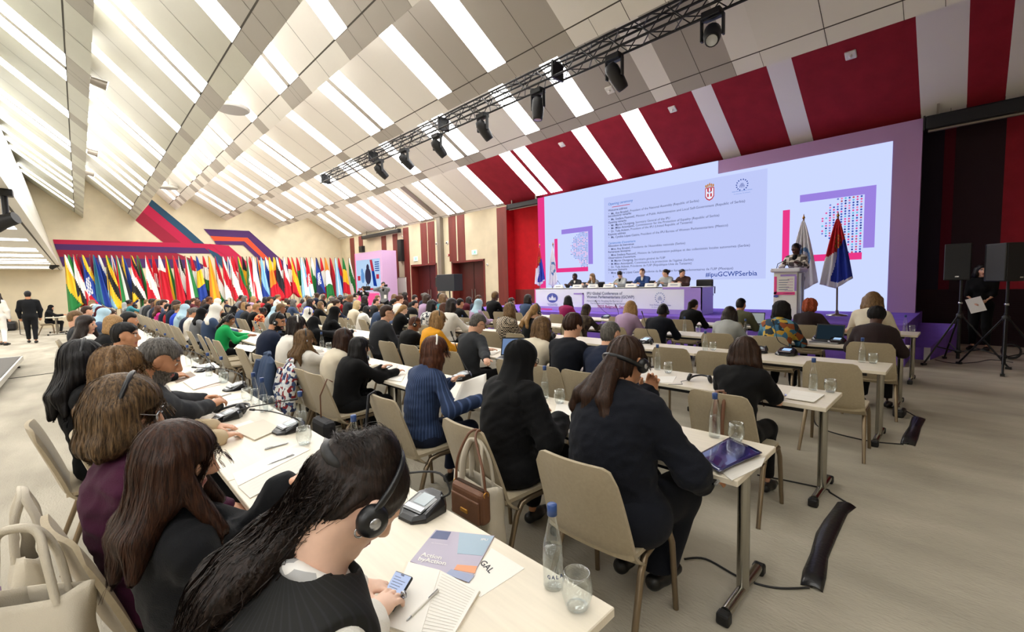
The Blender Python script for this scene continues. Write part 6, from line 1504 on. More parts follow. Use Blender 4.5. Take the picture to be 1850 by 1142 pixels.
# ================================================================== THINGS ON THE TABLES
ZT_ = .74
m_glass = mat_glass('clear_glass'); m_cap = mat('bottle_cap_blue', '#26457f', .4); m_water = mat_glass('water', (.93, .95, .96), .1); m_label = mat('bottle_label', '#ccd2d8', .5); m_inkn = mat('ink_navy', '#2a3a66', .6)
bt0 = [None]; tb0 = [None]
def ontable(p):
    r = min(XN, key=lambda k: abs(p[0]-(XN[k]+TD/2))); p = np.array(p); p[0] = min(XN[r]+TD-.05, max(XN[r]+.05, p[0])); p[1] = max(Y0R[r]+.06, p[1]); return p
def bottle(px, py, label, near=False, z=ZT_):
    p = ontable(atz(px, py, z))
    if bt0[0] is None:
        t = thing('water_bottle', label, 'bottle', tuple(p), 0, 'water bottles on the tables')
        mb = MB(); mb.lathe([(0, .004), (.028, .002), (.031, .008), (.031, .10), (.029, .135), (.019, .18), (.0125, .215), (.0125, .236)], n=20); obj('glass_body', mb, m_glass, t)
        mb = MB(); mb.lathe([(0, .226), (.0150, .226), (.0150, .258), (.013, .26), (0, .26)], n=20); obj('cap', mb, m_cap, t)
        mb = MB(); mb.lathe([(0, .010), (.0285, .010), (.0285, .10), (.026, .13), (0, .13)], n=20); obj('water', mb, m_water, t)
        bt0[0] = t; return t
    return dup(bt0[0], tuple(p), random.random()*6, label, 'water bottles on the tables')
def tumbler(px, py, label, z=ZT_):
    p = ontable(atz(px, py, z))
    if tb0[0] is None:
        t = thing('drinking_glass', label, 'glass', tuple(p), 0, 'drinking glasses on the tables')
        mb = MB(); mb.lathe([(0, .003), (.026, .003), (.034, .012), (.0435, .045), (.042, .075), (.0365, .105), (.0350, .105), (.0405, .075), (.042, .045), (.033, .014), (.02, .010), (0, .010)], n=28); obj('bowl', mb, m_glass, t)
        mb = MB(); pts = [(.0357*math.cos(a), .0357*math.sin(a), .1055) for a in [2*PI*i/28 for i in range(28)]]; mb.tube(pts, .0009, 5, closed=True); pts = [(.027*math.cos(a), .027*math.sin(a), .006) for a in [2*PI*i/28 for i in range(28)]]; mb.tube(pts, .003, 5, closed=True); obj('rim', mb, mat_glass('glass_rim', (.85, .87, .88), .5), t)
        tb0[0] = t; return t
    return dup(tb0[0], tuple(p), 0, label, 'drinking glasses on the tables')
nb0 = bottle(1000, 1060, 'full water bottle with blue cap on the front table corner')
p = nb0.location; tx = Txt(); 
for ch, a in zip('GALA', (-38, -14, 10, 34)):
    th = R(225+a); o_ = (p[0]+.0318*math.cos(th), p[1]+.0318*math.sin(th), p[2]+.045); tx.put(ch, o_, (-math.sin(th), math.cos(th), 0), (0, 0, 1), h=.016, bold=.02)
o = obj('label_lettering', tx.build(), m_inkn, nb0); o.matrix_parent_inverse = Matrix.Translation(-Vector(nb0.location))
tumbler(1043, 1098, 'empty drinking glass on the front table corner')
BT = [(461, 731, 'blue capped water bottle beside the lying headphones, the farther of a pair'), (477, 744, 'blue capped water bottle beside the lying headphones, the closer of a pair'), (556, 776, 'blue capped water bottle behind the grey console on the first table row'), (662, 832, 'water bottle half hidden by the ponytail of the delegate typing on a phone'),
      (1291, 790, 'water bottle behind the glossy navy folder'), (1470, 704, 'half empty water bottle on the third row aisle end'), (1557, 655, 'water bottle on the fourth row aisle end'), (993, 717, 'water bottle beside the black headscarf delegate'), (1188, 668, 'water bottle on the third row before the empty chair'), (1274, 635, 'water bottle on the fourth row before the light grey blazer'), (1247, 597, 'dark looking water bottle on the fifth row beside the dark navy suit'), (1364, 601, 'water bottle on the fifth row by the patterned tunic'), (1636, 598, 'water bottle on the stage side table end'),
      (378, 681, 'water bottle further along the first table row, the closer of two'), (405, 690, 'water bottle further along the first table row by the beige chair'), (1060, 600, 'water bottle on the fifth row by the patterned headscarf')]
for x, y, l in BT: bottle(x, y, l)
TB = [(447, 724, 'drinking glass behind the pair of bottles by the lying headphones'), (490, 741, 'drinking glass in front of the pair of bottles by the lying headphones'), (550, 803, 'drinking glass before the grey console on the first table row'), (1330, 797, 'drinking glass behind the glossy navy folder'), (1502, 707, 'drinking glass with water on the third row aisle end'), (1577, 657, 'drinking glass on the fourth row aisle end'), (1011, 729, 'drinking glass beside the black headscarf delegate'), (1207, 674, 'drinking glass on the third row before the empty chair'), (1288, 633, 'drinking glass on the fourth row before the light grey blazer'), (1261, 601, 'drinking glass on the fifth row beside the dark navy suit'), (1651, 596, 'drinking glass on the stage side table end'), (418, 690, 'drinking glass further along the first table row')]
for x, y, l in TB: tumbler(x, y, l)
# delegate consoles with gooseneck microphones
m_cgrey = mat('console_top', '#8d8f90', .3, metal=.3); m_cscr = mat('console_screen', '#9aa3a6', .2, emit='#aab8c0', estr=.25); m_cblue = mat('console_screen_lit', '#7f9fc0', .2, emit='#a8c8ee', estr=.7)
def console(px, py, label, rz=0., mic=None, lit=False, sc=1., z=ZT_):
    p = ontable(atz(px, py, z)); t = thing('conference_console', label, 'console', tuple(p), rz, 'delegate consoles on the tables')
    a, b, c = .095*sc, .082*sc, .042*sc
    pl = [(-a, -b+c), (-a+c, -b), (a-c, -b), (a, -b+c), (a, b-c), (a-c, b), (-a+c, b), (-a, b-c)]
    mb = MB(); hz = lambda x: .022*sc+(x+a)/(2*a)*.045*sc; n = 8
    V = [(x, y, 0) for x, y in pl]+[(x*.96, y*.96, hz(x)*.55) for x, y in pl]+[(x*.80, y*.80, hz(x)) for x, y in pl]
    F = [tuple(range(7, -1, -1)), tuple(range(16, 24))]+[(i, (i+1) % n, n+(i+1) % n, n+i) for i in range(n)]+[(n+i, n+(i+1) % n, 2*n+(i+1) % n, 2*n+i) for i in range(n)]
    mb.add(V, F); obj('body', mb, mat('console_black', '#15161a', .25, coat=.3), t, .004)
    def on(x0, y0, x1, y1, d=.002): return [(x0, y0, hz(x0)+d), (x1, y0, hz(x1)+d), (x1, y1, hz(x1)+d), (x0, y1, hz(x0)+d)]
    mb = MB(); mb.slab(on(-.058*sc, -.052*sc, .062*sc, .052*sc, .000), (0, 0, .002)); obj('top_plate', mb, m_cgrey if not lit else m_black, t)
    mb = MB(); mb.slab(on(-.02*sc, -.034*sc, .040*sc, .034*sc, .002), (0, 0, .002)); obj('screen', mb, m_cblue if lit else m_cscr, t)
    mb = MB(); mb.slab(on(-.052*sc, -.05*sc, -.030*sc, .05*sc, .002), (0, 0, .004)); obj('talk_bar', mb, m_silver, t)
    if mic is not None:
        mb = MB(); pts = [Vector((.05*sc, -.055*sc, .055*sc))]+[Vector(q) for q in mic]
        mb.tube(crv([tuple(q) for q in pts]), .0045, 7); g = obj('gooseneck', mb, m_black, t)
        d = (pts[-1]-pts[-2]).normalized(); mb = MB(); mb.tube([tuple(pts[-1]-d*.01), tuple(pts[-1]+d*.045)], .0085, 10); obj('mic_head', mb, m_black, g)
    return t
console(764, 925, 'black and grey console beside the printed brochure', R(8), [(.06, -.10, .09), (.045, -.06, .16), (.0, .06, .15), (-.06, .2, .11), (-.1, .3, .09)])
console(522, 778, 'grey topped console behind the drinking glass on the first table row', R(5), [(.0, -.08, .1), (-.03, .2, .10), (-.06, .42, .08)])
console(430, 703, 'dark console tilted beside the glass pair on the first table row', R(10), [(.05, -.02, .13), (.0, .25, .17), (-.1, .6, .17)])
console(409, 757, 'flat dark console under the lying headphones', R(10), [(.12, -.05, .06), (.22, -.16, .08), (.33, -.28, .10)])
console(1432, 636, 'dark console with lit screen on the fourth row', R(-4), [(.06, .1, .14), (.05, .14, .28), (.02, .15, .36)], True, 1.25)
console(1172, 618, 'dark console with lit screen on the fourth row before the shaved head', R(-4), [(.06, .0, .14), (.05, .04, .3), (.0, .05, .42)], True, 1.2)
console(1384, 632, 'black console folded up beside the lit console on the fourth row', R(20), None, False, 1.1)
console(1500, 607, 'dark console on the stage side row by the white blazer', R(-4), [(.05, 0, .12), (.05, -.03, .18)], True, 1.3)
console(1512, 620, 'dark console on the fifth row between brown sleeves', R(-4), None, True, 1.2)
console(1124, 594, 'white screened console on the fifth row by the lilac jacket', 0., [(.0, .04, .2), (-.02, .08, .35), (-.04, .1, .42)], False, 1.3)
console(850, 682, 'console with upright microphone behind the pinstripe blazer', 0., [(.04, .05, .2), (.0, .12, .42)], False, 1.1)
console(652, 652, 'small grey console before the long loose black hair', 0., [(.02, .02, .12), (-.03, .06, .14)])
console(940, 618, 'dark console beside the cream jacket', R(10), [(0, .1, .2), (-.02, .2, .36)], False, 1.2)
console(1095, 575, 'dark console on the stage side row by the magenta jacket', 0., [(0, .1, .2), (-.05, .25, .4)], False, 1.3)
console(905, 612, 'dark console between beige chairs on the fourth row', 0., [(0, .1, .25), (-.05, .25, .55)], False, 1.2)
console(388, 668, 'console further along the first row with a long bowed microphone', R(10), [(.05, .02, .12), (0, .3, .2), (-.1, .8, .2)])
# papers, pads, pens
m_paper = mat('paper', '#eeeae2', .7); m_paper2 = mat('paper_grey', '#dcd8d0', .7); m_cream = mat('pad_cover', '#d9cfbc', .6); m_line = mat('paper_line', '#cfcac0', .8); m_ink = mat('ink', '#3a3c42', .7)
def flat(name, label, cat, pts, m, th=.003, z=ZT_, group=None, partname='sheet', lines=0, lm=None, off=0.):
    P = [atz(x, y, z+th) for x, y in pts]; c = sum(P)/len(P); t = thing(name, label, cat, (c[0], c[1], z), 0, group)
    area = sum(P[i][0]*P[(i+1) % len(P)][1]-P[(i+1) % len(P)][0]*P[i][1] for i in range(len(P)))
    if area < 0: P = P[::-1]
    mb = MB(); mb.prism([(p[0]-c[0], p[1]-c[1]) for p in P], off+.0005, off+th); obj(partname, mb, m, t)
    if lines:
        mb = MB(); P = [np.array((p[0]-c[0], p[1]-c[1], off+th+.0004)) for p in P]
        for k in range(1, lines+1):
            f = k/(lines+1); a = P[0]+(P[3]-P[0])*f; b = P[1]+(P[2]-P[1])*f; a, b = a+(b-a)*.1, b-(b-a)*.12; w_ = (P[3]-P[0])*.006; mb.quad(a-w_, b-w_, b+w_, a+w_)
        obj('ruled_lines', mb, lm or m_line, t)
    return t
# open notebook of the front delegate
nt = flat('notebook', 'open cream notebook with a pen lying on its ruled page', 'notebook', [(738, 1015), (795, 1030), (697+62, 1150), (692, 1128)], m_paper, .011, partname='page', lines=0)
P0 = np.array(nt.location)
def sub_(root, pts, m, nm, z0, z1, lines=0, lm=None, bev=0):
    P = [atz(x, y, ZT_+z1) for x, y in pts]; P0 = np.array(root.location)
    area = sum(P[i][0]*P[(i+1) % len(P)][1]-P[(i+1) % len(P)][0]*P[i][1] for i in range(len(P)))
    if area < 0: P = P[::-1]
    mb = MB(); mb.prism([(p[0]-P0[0], p[1]-P0[1]) for p in P], z0, z1); o = obj(nm, mb, m, root)
    if lines:
        mb = MB(); Q_ = [np.array((p[0]-P0[0], p[1]-P0[1], z1+.0006)) for p in [atz(x, y, ZT_+z1) for x, y in pts]]
        for k in range(1, lines+1):
            f = k/(lines+1); a = Q_[0]+(Q_[3]-Q_[0])*f; b = Q_[1]+(Q_[2]-Q_[1])*f; a, b = a+(b-a)*.08, b-(b-a)*.08; w_ = (Q_[3]-Q_[0])*.0035; mb.quad(a-w_, b-w_, b+w_, a+w_)
        obj('ruled_lines', mb, lm or m_line, o)
    return o
sub_(nt, [(795, 1030), (866, 1067), (806, 1170), (745, 1170)], m_paper, 'page', .0005, .009, 22)
sub_(nt, [(734, 1014), (868, 1068), (800, 1180), (686, 1134)], m_cream, 'cover', .0002, .004)
def pen(pa, pb, label, m, z=ZT_, r=.0045):
    a = atz(*pa, z+r); b = atz(*pb, z+r); t = thing('pen', label, 'pen', tuple(a)); d = b-a; mb = MB(); mb.tube([(0, 0, 0), tuple(d*.86)], r, 8); obj('barrel', mb, m, t)
    mb = MB(); mb.tube([tuple(d*.86), tuple(d)], [r, .001], 8); obj('tip', mb, m_silver, t); mb = MB(); u_ = nrm(d); mb.tube([tuple(u_*.004+np.array((0, 0, r+.002))), tuple(u_*.045+np.array((0, 0, r+.002)))], .0014, 6); obj('clip', mb, m_silver, t); return t
pen((792, 1066), (734, 1122), 'white pen lying across the open notebook', m_paper2, ZT_+.010, .0035)
pen((478, 812), (522, 800), 'silver pen beside the drinking glass on the first row papers', m_silver); pen((531, 822), (483, 840), 'grey pen lying on the white sheet of the first row', m_silver)
# phone in the front delegate's hands
ph_ = [atz(715, 1032, .80), atz(744, 1043, .80), atz(710, 1100, .775), atz(684, 1088, .775)]; c = sum(ph_)/4
t = thing('phone', 'dark phone with bright screen held over the open notebook', 'phone', tuple(c)); n_ = nrm(np.cross(ph_[1]-ph_[0], ph_[3]-ph_[0])); n_ = n_ if n_[2] > 0 else -n_
P = [p-c for p in ph_]
mb = MB(); mb.slab([p*1.07 for p in P][::-1], -n_*.010); o = obj('case', mb, m_black, t, .004)
mb = MB(); mb.slab([p*.97+n_*.0008 for p in P], n_*.0008); s1 = obj('screen', mb, mat_emit('phone_screen', hexc('#c6d4f4'), .95), t)
mb = MB()
for k in range(9):
    f = .15+k*.085; a = P[0]+(P[3]-P[0])*f; b = P[1]+(P[2]-P[1])*f; w_ = (P[3]-P[0])*.012; a, b = a+(b-a)*.12, a+(b-a)*(.5+.07*(k*5 % 6)); mb.quad(a-w_+n_*.002, b-w_+n_*.002, b+w_+n_*.002, a+w_+n_*.002)
a = (P[0]+P[1])/2*.9; mb.ball(tuple(a+n_*.002), (.004, .008, .001), 10, 4); obj('screen_text', mb, m_grey, s1)
# printed brochure: Action by Action
br = flat('brochure', 'glossy printed brochure reading Action by Action under the open notebook', 'brochure', [(787, 957.6), (893.4, 968.6), (847.4, 1052.7), (741, 1014.6)], mat('brochure_mauve', '#a39aae', .3, spec=.6), .003, partname='cover', off=.001)
def bq(pts, m, nm): return sub_(br, pts, m, nm, .004, .0046)
bq([(830, 962), (892, 969), (872, 1004), (826, 1000)], mat('brochure_blue', '#8ea6b8', .3), 'blue_block'); bq([(826, 1020), (862, 1023), (858, 1036), (820, 1029)], mat('brochure_orange', '#e08a50', .3), 'orange_block'); bq([(789, 958.5), (815, 961), (808, 975), (777, 972)], mat('brochure_navy', '#24376e', .3), 'navy_block'); bq([(815, 1028), (857, 1040), (847, 1052), (805, 1037)], mat('brochure_slate', '#8792b4', .3), 'slate_block')
def table_text(root, items, z, m, nm):
    tx = Txt()
    for st, pa, pb, pu, bold in items:
        a = atz(*pa, z); b = atz(*pb, z); u_ = atz(*pu, z)-a; tx.put(st, a, b-a, u_, w=np.linalg.norm(b-a), bold=bold)
    o = obj(nm, tx.build(), m, root); o.matrix_parent_inverse = Matrix.Translation(-Vector(root.location))
table_text(br, [('Action', (760, 1004), (797, 1011), (768, 990), .02), ('byAction', (754, 1012), (804, 1021), (762, 998), .02), ('Inter-Parliamentary Union', (779, 981), (808, 985), (783, 975), .0), ('IPU', (868, 976), (880, 977), (872, 968), .02)], ZT_+.0052, m_white, 'title_lettering')
nc = flat('name_sheet', 'white name sheet lettered GAL partly under the brochure', 'paper', [(888, 990), (948, 1027), (868, 1079), (838, 1060)], m_paper, .001)
table_text(nc, [('GAL', (866, 1017), (884, 1036), (877, 1010), .02)], ZT_+.0016, m_ink, 'lettering')
# loose sheets and pads along the tables
SH = [([(420, 856), (535, 802), (560, 812), (430, 878)], 'white sheet under the silver pen on the first row', m_paper, 0), ([(430, 880), (552, 818), (570, 838), (452, 900)], 'white writing pad under the grey pen on the first row', m_paper2, 4), ([(418, 776), (476, 758), (508, 774), (460, 795)], 'cream closed notebook before the grey console', m_cream, 0), ([(405, 775), (452, 760), (470, 768), (425, 790)], 'white note pad beside the cream notebook', m_paper, 0),
      ([(444, 974), (520, 915), (545, 930), (500, 970)], 'white sheet beside the black blazer sleeve', m_paper, 0), ([(330, 690), (372, 672), (400, 690), (350, 705)], 'sheaf of white papers before the grey haired delegate', m_paper, 3), ([(345, 688), (385, 682), (398, 695), (355, 704)], 'pale pink folder before the grey haired delegate', mat('paper_pink', '#e3c9bd', .7), 0), ([(312, 682), (345, 672), (356, 680), (318, 692)], 'brown booklet among the papers of the first row', mat('booklet_brown', '#8a7868', .7), 0),
      ([(300, 676), (330, 664), (345, 670), (312, 683)], 'white leaflet among the papers of the first row', m_paper2, 0), ([(350, 662), (385, 655), (398, 664), (365, 672)], 'white sheet beneath a bowed microphone', m_paper, 0),
      ([(1395, 706), (1425, 715), (1400, 718), (1390, 716)], 'pale blue card on the third row table', mat('card_blue', '#aab2ec', .6), 0), ([(1430, 705), (1490, 714), (1470, 728), (1418, 720)], 'white name sheet on the third row aisle end', m_paper, 1), ([(1175, 680), (1222, 680), (1215, 692), (1170, 690)], 'white sheet on the third row behind the navy jacket', m_paper, 0), ([(1006, 728), (1040, 735), (1035, 752), (1002, 745)], 'white sheet beside the black headscarf delegate', m_paper, 0),
      ([(690, 662), (738, 668), (725, 690), (690, 684)], 'white sheets before the long loose black hair', m_paper, 2), ([(880, 628), (905, 634), (890, 642), (868, 636)], 'white sheet before the dark grey suit', m_paper, 0), ([(700, 656), (718, 660), (715, 668), (698, 664)], 'white card near the small grey console', m_paper2, 0), ([(1148, 594), (1165, 594), (1163, 600), (1146, 600)], 'stack of cards on the fifth row beside a console', m_paper, 0), ([(1480, 614), (1530, 616), (1525, 622), (1476, 620)], 'open white papers on the fifth row', m_paper, 2), ([(430, 622), (465, 626), (455, 636), (422, 630)], 'white sheet before the emerald blazer', m_paper, 0), ([(740, 606), (765, 608), (760, 616), (736, 613)], 'white sheet before the charcoal suit', m_paper, 0)]
for i_, (pts, l, m, n) in enumerate(SH): flat('paper_sheet' if m in (m_paper, m_paper2) else 'booklet', l, 'paper', pts, m, .003+.004*(m is m_cream), group='papers on the tables', lines=n, off=.0013*(i_ % 6))
# navy folder with papers under it, and the dark case below
flat('papers', 'bundle of white papers sticking out below the glossy navy folder', 'paper', [(1300, 850), (1383, 826), (1376, 842), (1322, 868)], m_paper2, .004, partname='sheet', lines=3)
P = [(1272, 800), (1300, 794), (1345, 800), (1376, 818), (1345, 836), (1312, 853), (1272, 836)]
G_ = []; A_, B_, C_, D_ = [atz(*q, ZT_+.012) for q in ((1268, 800), (1318, 793), (1377, 820), (1300, 856))]; A_ = atz(1258, 826, ZT_+.012)
for i in range(13):
    row = []
    for j in range(13):
        u_, v_ = i/12, j/12; p = (A_*(1-u_)+B_*u_)*(1-v_)+(D_*(1-u_)+C_*u_)*v_; row.append(p+np.array((0, 0, .004*math.sin(u_*5+v_*3)*math.sin(v_*4)+.005)))
    G_.append(row)
t = thing('folder', 'glossy navy plastic folder under the elbow of the dark navy suit', 'folder', tuple(sum((A_, B_, C_, D_))/4)); mb = MB(); mb.grid(G_); mb.shift(-np.array(t.location)); o = obj('cover', mb, mat('folder_navy', '#1b2058', .12, spec=.8, coat=.6), t); sd_ = o.modifiers.new('thick', 'SOLIDIFY'); sd_.thickness = .006
A_, B_ = atz(1232, 838, .70), atz(1305, 878, .70)
t = thing('tablet_case', 'black tablet case held under the table edge by the dark navy suit', 'case', tuple((A_+B_)/2)); mb = MB(); d_ = B_-A_; mb.slab([-d_/2+np.array((-.03, .02, 0)), d_/2+np.array((-.03, .02, 0)), d_/2+np.array((.14, .04, .03)), -d_/2+np.array((.14, .04, .03))], (0, 0, .014)); obj('cover', mb, m_black, t, .004); mb = MB(); mb.tube([tuple(d_/2+np.array((-.03, .02, .01))), tuple(d_/2+np.array((.01, .02, .015)))], .008); obj('clasp', mb, m_silver, t)
t = flat('folder', 'dark brown leather folder lying beside the ponytail on the first table', 'folder', [(586, 790), (626, 808), (600, 826), (574, 826)], mat('leather_dark', '#33241e', .4), .012, partname='cover')
mb = MB(); mb.box((0, 0, .014), (.02, .05, .004)); obj('clasp', mb, m_silver, t)
# sheets held up by the pinstripe delegate
q = [atz(835, 690, .95), atz(878, 676, .93), atz(870, 728, .80), atz(812, 742, .78)]; c = sum(q)/4
t = thing('papers', 'white papers held open by the delegate in pinstripe blazer', 'paper', tuple(c)); G_ = [[(q[0]*(1-a)+q[1]*a)*(1-b)+(q[3]*(1-a)+q[2]*a)*b-c+np.array((.02*math.sin(b*3), 0, .03*math.sin(b*PI))) for b in [j/8 for j in range(9)]] for a in [i/8 for i in range(9)]]
mb = MB(); mb.grid(G_); o = obj('sheet', mb, m_paper, t); sd_ = o.modifiers.new('thick', 'SOLIDIFY'); sd_.thickness = .006
# lying headsets
def lying_headset(px, py, label, rz, sc=1.):
    p = atz(px, py, ZT_); t = thing('headset', label, 'headset', (p[0], p[1], ZT_), rz, 'spare headsets on the tables'); mb = MB()
    mb.tube([(.085*sc*math.cos(a), .115*sc*math.sin(a)*1.0, .018+.02*math.sin(a)) for a in [PI*i/20 for i in range(21)]], .006*sc, 8, sx=1.5); obj('headband', mb, m_hs, t)
    for s in (-1, 1):
        mb = MB(); mb.lathe([(0, -.012), (.032*sc, -.010), (.036*sc, .0), (.032*sc, .014), (0, .018)], (s*.085*sc, 0, .034*sc), 18, M=Matrix.Rotation(R(70*s), 3, 'Y')); obj('ear_cup', mb, m_hs, t)
    mb = MB(); mb.tube([(-.085*sc, 0, .01), (-.14*sc, -.08, .004), (-.1*sc, -.18, .004), (-.2*sc, -.25, .004)], .002, 6); obj('cable', mb, m_black, t)
lying_headset(415, 748, 'black headset lying on papers beside the pair of bottles', R(-60), 1.25); lying_headset(1264, 690, 'black headset lying on the third row beside the long straight hair', R(-80)); lying_headset(1165, 622, 'black headset lying by the lit console of the fourth row', R(-80)); lying_headset(1370, 634, 'black headset lying beside the folded black console', R(-70))
def gadget(px, py, label, rz, size, m1, m2, z=ZT_, cat='phone', name='phone'):
    p = atz(px, py, z); t = thing(name, label, cat, (p[0], p[1], z), rz); mb = MB(); mb.box((0, 0, size[2]/2), size); obj('body', mb, m1, t, .003); mb = MB(); mb.box((0, 0, size[2]+.001), (size[0]*.9, size[1]*.88, .001)); obj('screen', mb, m2, t); return t
gadget(508, 925, 'black handheld receiver with keys under the black blazer sleeve', R(25), (.16, .07, .02), m_black, m_blackm, cat='receiver', name='receiver')
gadget(398, 716, 'silver phone held by the bearded delegate', R(30), (.14, .07, .01), m_white, m_cscr, ZT_+.095); gadget(699, 664, 'pale phone held before the long loose black hair', R(40), (.15, .075, .01), m_black, m_cscr, ZT_+.06)
gadget(1400, 716, 'cream tablet leaning on the third row', R(10), (.18, .12, .01), m_cream, m_paper2, cat='tablet', name='tablet')
# laptops
def laptop(px, py, label, rz, scr, tilt=20):
    p = atz(px, py, ZT_); t = thing('laptop', label, 'laptop', (p[0], p[1], ZT_), rz, 'laptops on the tables'); mb = MB(); mb.box((0, 0, .009), (.23, .33, .016)); obj('base', mb, m_cgrey, t, .003)
    Mx = Matrix.Rotation(R(tilt), 3, 'Y'); mb = MB(); c = Mx@Vector((0, 0, .115)); mb.box((.115+c[0], 0, .018+c[2]), (.008, .33, .23), M=Mx); lid = obj('lid', mb, m_blackm, t, .002); mb = MB(); mb.box((.110+c[0], 0, .018+c[2]), (.002, .30, .20), M=Mx); obj('screen', mb, scr, lid)
    mb = MB(); mb.box((-.01, 0, .018), (.11, .29, .002)); obj('keyboard', mb, m_black, t)
laptop(1492, 619, 'open laptop with dark screen before the patterned tunic', R(-6), mat_emit('laptop_dark', hexc('#1d2a33'), .8)); laptop(1362, 588, 'open laptop seen from behind by the olive jacket', R(10), m_cscr); laptop(923, 648, 'open laptop with pale blue screen beside the cream jacket', R(30), mat_emit('laptop_blue', hexc('#7f9bc8'), .7)); laptop(775, 592, 'open laptop with blue screen before the mustard jumper', R(-30), mat_emit('laptop_blue2', hexc('#6f84b8'), .7))

# ================================================================== EMPTY CHAIRS, BAGS, COATS
for px, py, r, lab in ((1508, 651, 4, 'empty beige chair at the aisle end of the fourth row'), (1216, 627, 4, 'empty beige chair behind the bottle of the third row'), (1305, 633, 4, 'empty beige chair left of the long straight dark hair'), (1132, 571, 6, 'empty beige chair beyond the lilac jacket'), (1180, 575, 6, 'empty beige chair beside the shaved head on the stage side'), (690, 621, 3, 'empty beige chair behind the charcoal suit with glasses'), (826, 642, 3, 'empty beige chair between pinstripe blazer and dark grey suit'), (997, 668, 3, 'empty beige chair behind the black headscarf'), (402, 608, 2, 'empty beige chair behind the emerald blazer'), (427, 612, 2, 'empty beige chair beside the emerald blazer'), (410, 642, 2, 'empty beige chair beside the first row bottles'), (452, 652, 2, 'beige chair with a navy jacket hung over it'), (887, 580, 5, 'empty beige chair beside the houndstooth jacket'), (835, 575, 5, 'empty beige chair ahead of the white blazer'), (755, 630, 3, 'empty beige chair before the black coat'), (684, 640, 3, 'empty beige chair ahead of the black dress')):
    q = atz(px, py, .875); near_ = min((abs(q[1]-b) for a, b in chairs_at if abs(a-(XN[r]-.28)) < .15), default=9)
    if near_ > .40 or 'handbag' in lab: chair(XN[r]-.28, q[1], random.uniform(-.06, .06), lab)
    else: print('skip chair', lab, round(near_, 2))
print('chairs', len(chairs_at))
m_tote = mat('tote_canvas', '#c9c0ae', .9, bump=.3, bscale=300, var=.06, vscale=6); m_tan = mat('leather_tan', '#6b4630', .5, bump=.2, bscale=200, var=.12, vscale=12); m_strap = mat('strap_black', '#15141a', .7); m_purpp = mat('print_purple', '#6b4a6e', .8)
def tote(loc, rz, label, w_=.36, h_=.40, d_=.10, lines=None):
    t = thing('tote_bag', label, 'bag', loc, rz); nu, nv = 22, 16; Fp = []; n_ = 44
    P = []
    for i in range(nv+1):
        v = i/nv; row = []
        for j in range(n_+1):
            a = 2*PI*j/n_; ca, sa = math.cos(a), math.sin(a); e = .55
            x = math.copysign(abs(ca)**e, ca)*d_/2*(.55+.75*math.sin(PI*min(1, v*.9+.1))); y = math.copysign(abs(sa)**e, sa)*w_/2*(.9+.1*v)+.006*math.sin(v*9+a*3); z = v*h_+.012*math.sin(a*3+1)*v
            row.append((x+.006*math.sin(a*5+v*6), y, z))
        P.append(row)
    mb = MB(); mb.grid(P, flip=True); mb.add(P[0][:-1], [tuple(range(n_))]); o = obj('body', mb, m_tote, t); sd_ = o.modifiers.new('thick', 'SOLIDIFY'); sd_.thickness = .004
    for s in (-1, 1):
        mb = MB(); mb.tube(crv([(s*.035, -.09, h_-.03), (s*.03, -.075, h_+.10), (s*.006, -.05, h_+.19), (s*.004, 0, h_+.21), (s*.004, .05, h_+.19), (s*.03, .075, h_+.10), (s*.035, .09, h_-.03)]), .010, 6, sx=1.8); obj('handle', mb, m_tote, t)
    return t
def tote_print(t, rows, square, x):
    """print on the canvas side facing away from the chair; bag frame: -x"""
    tx = Txt()
    for st, y, z, w_ in rows: tx.put(st, (x, y, z), (0, -1, 0), (0, 0, 1), w=w_)
    mb = tx.build(); 
    if square: y, z, s = square; mb.box((x, y, z), (.003, s, s*.8), mi=1); mb.box((x-.001, y, z), (.003, s*.8, s*.6), mi=2)
    obj('print', mb, [m_ink, m_purpp, mat('print_mauve', '#8d7480', .8)], t)
bx2 = XN[2]-.28-.34
qt = atx(905, 890, 1.40); tb1 = tote((1.46, 1.80, .18), 0, 'beige canvas tote bag hanging behind the brown handbag', .36, .44, .12)
tote_print(tb1, [('parlement la parité, démant', .13, .25, .26), ('les barrières aux stéréotypes de', .13, .225, .27), ('genre et aux normes sociales négatives', .13, .20, .27), ('2025, Belgrade, Serbie', .12, .165, .2)], (.02, .08, .15), -.085)
hb = thing('handbag', 'brown leather handbag hanging on the beige chair by its strap', 'bag', (1.355, 1.73, .47)); mb = MB(); mb.box((0, 0, .085), (.07, .25, .17)); obj('body', mb, m_tan, hb, .025, 3)
mb = MB(); mb.box((-.037, 0, .065), (.012, .22, .115)); obj('pocket', mb, m_tan, hb, .006); mb = MB(); mb.box((-.046, 0, .055), (.008, .055, .02)); obj('clasp', mb, m_gold, hb, .003); mb = MB(); mb.box((0, 0, .168), (.02, .22, .012)); obj('zip', mb, mat('leather_dark2', '#3a261a', .5), hb)
mb = MB(); mb.tube(crv([(0, .12, .15), (.01, .11, .28), (.06, .08, .40), (.11, .06, .415), (.14, .05, .36)]), .007, 8); mb.tube(crv([(0, -.12, .15), (.01, -.09, .27), (.06, .02, .39), (.11, .05, .415), (.14, .05, .36)]), .007, 8); obj('strap', mb, m_tan, hb)
mb = MB()
for s in (-1, 1): mb.tube([(.0+.014*math.cos(a), s*.122, .155+.014*math.sin(a)) for a in [2*PI*i/12 for i in range(12)]], .003, 6, closed=True)
obj('ring', mb, m_gold, hb)
cC = chair_of.get('plum jumper with short brown bob and headset', (.1, 2.1, 0)); bx1 = cC[0]-.34; print('C chair', cC)
tb2 = tote((-.185, 1.95, .38), R(68), 'white canvas tote bag lettered Global Conference hanging on the plum jumper chair', .33, .38, .12)
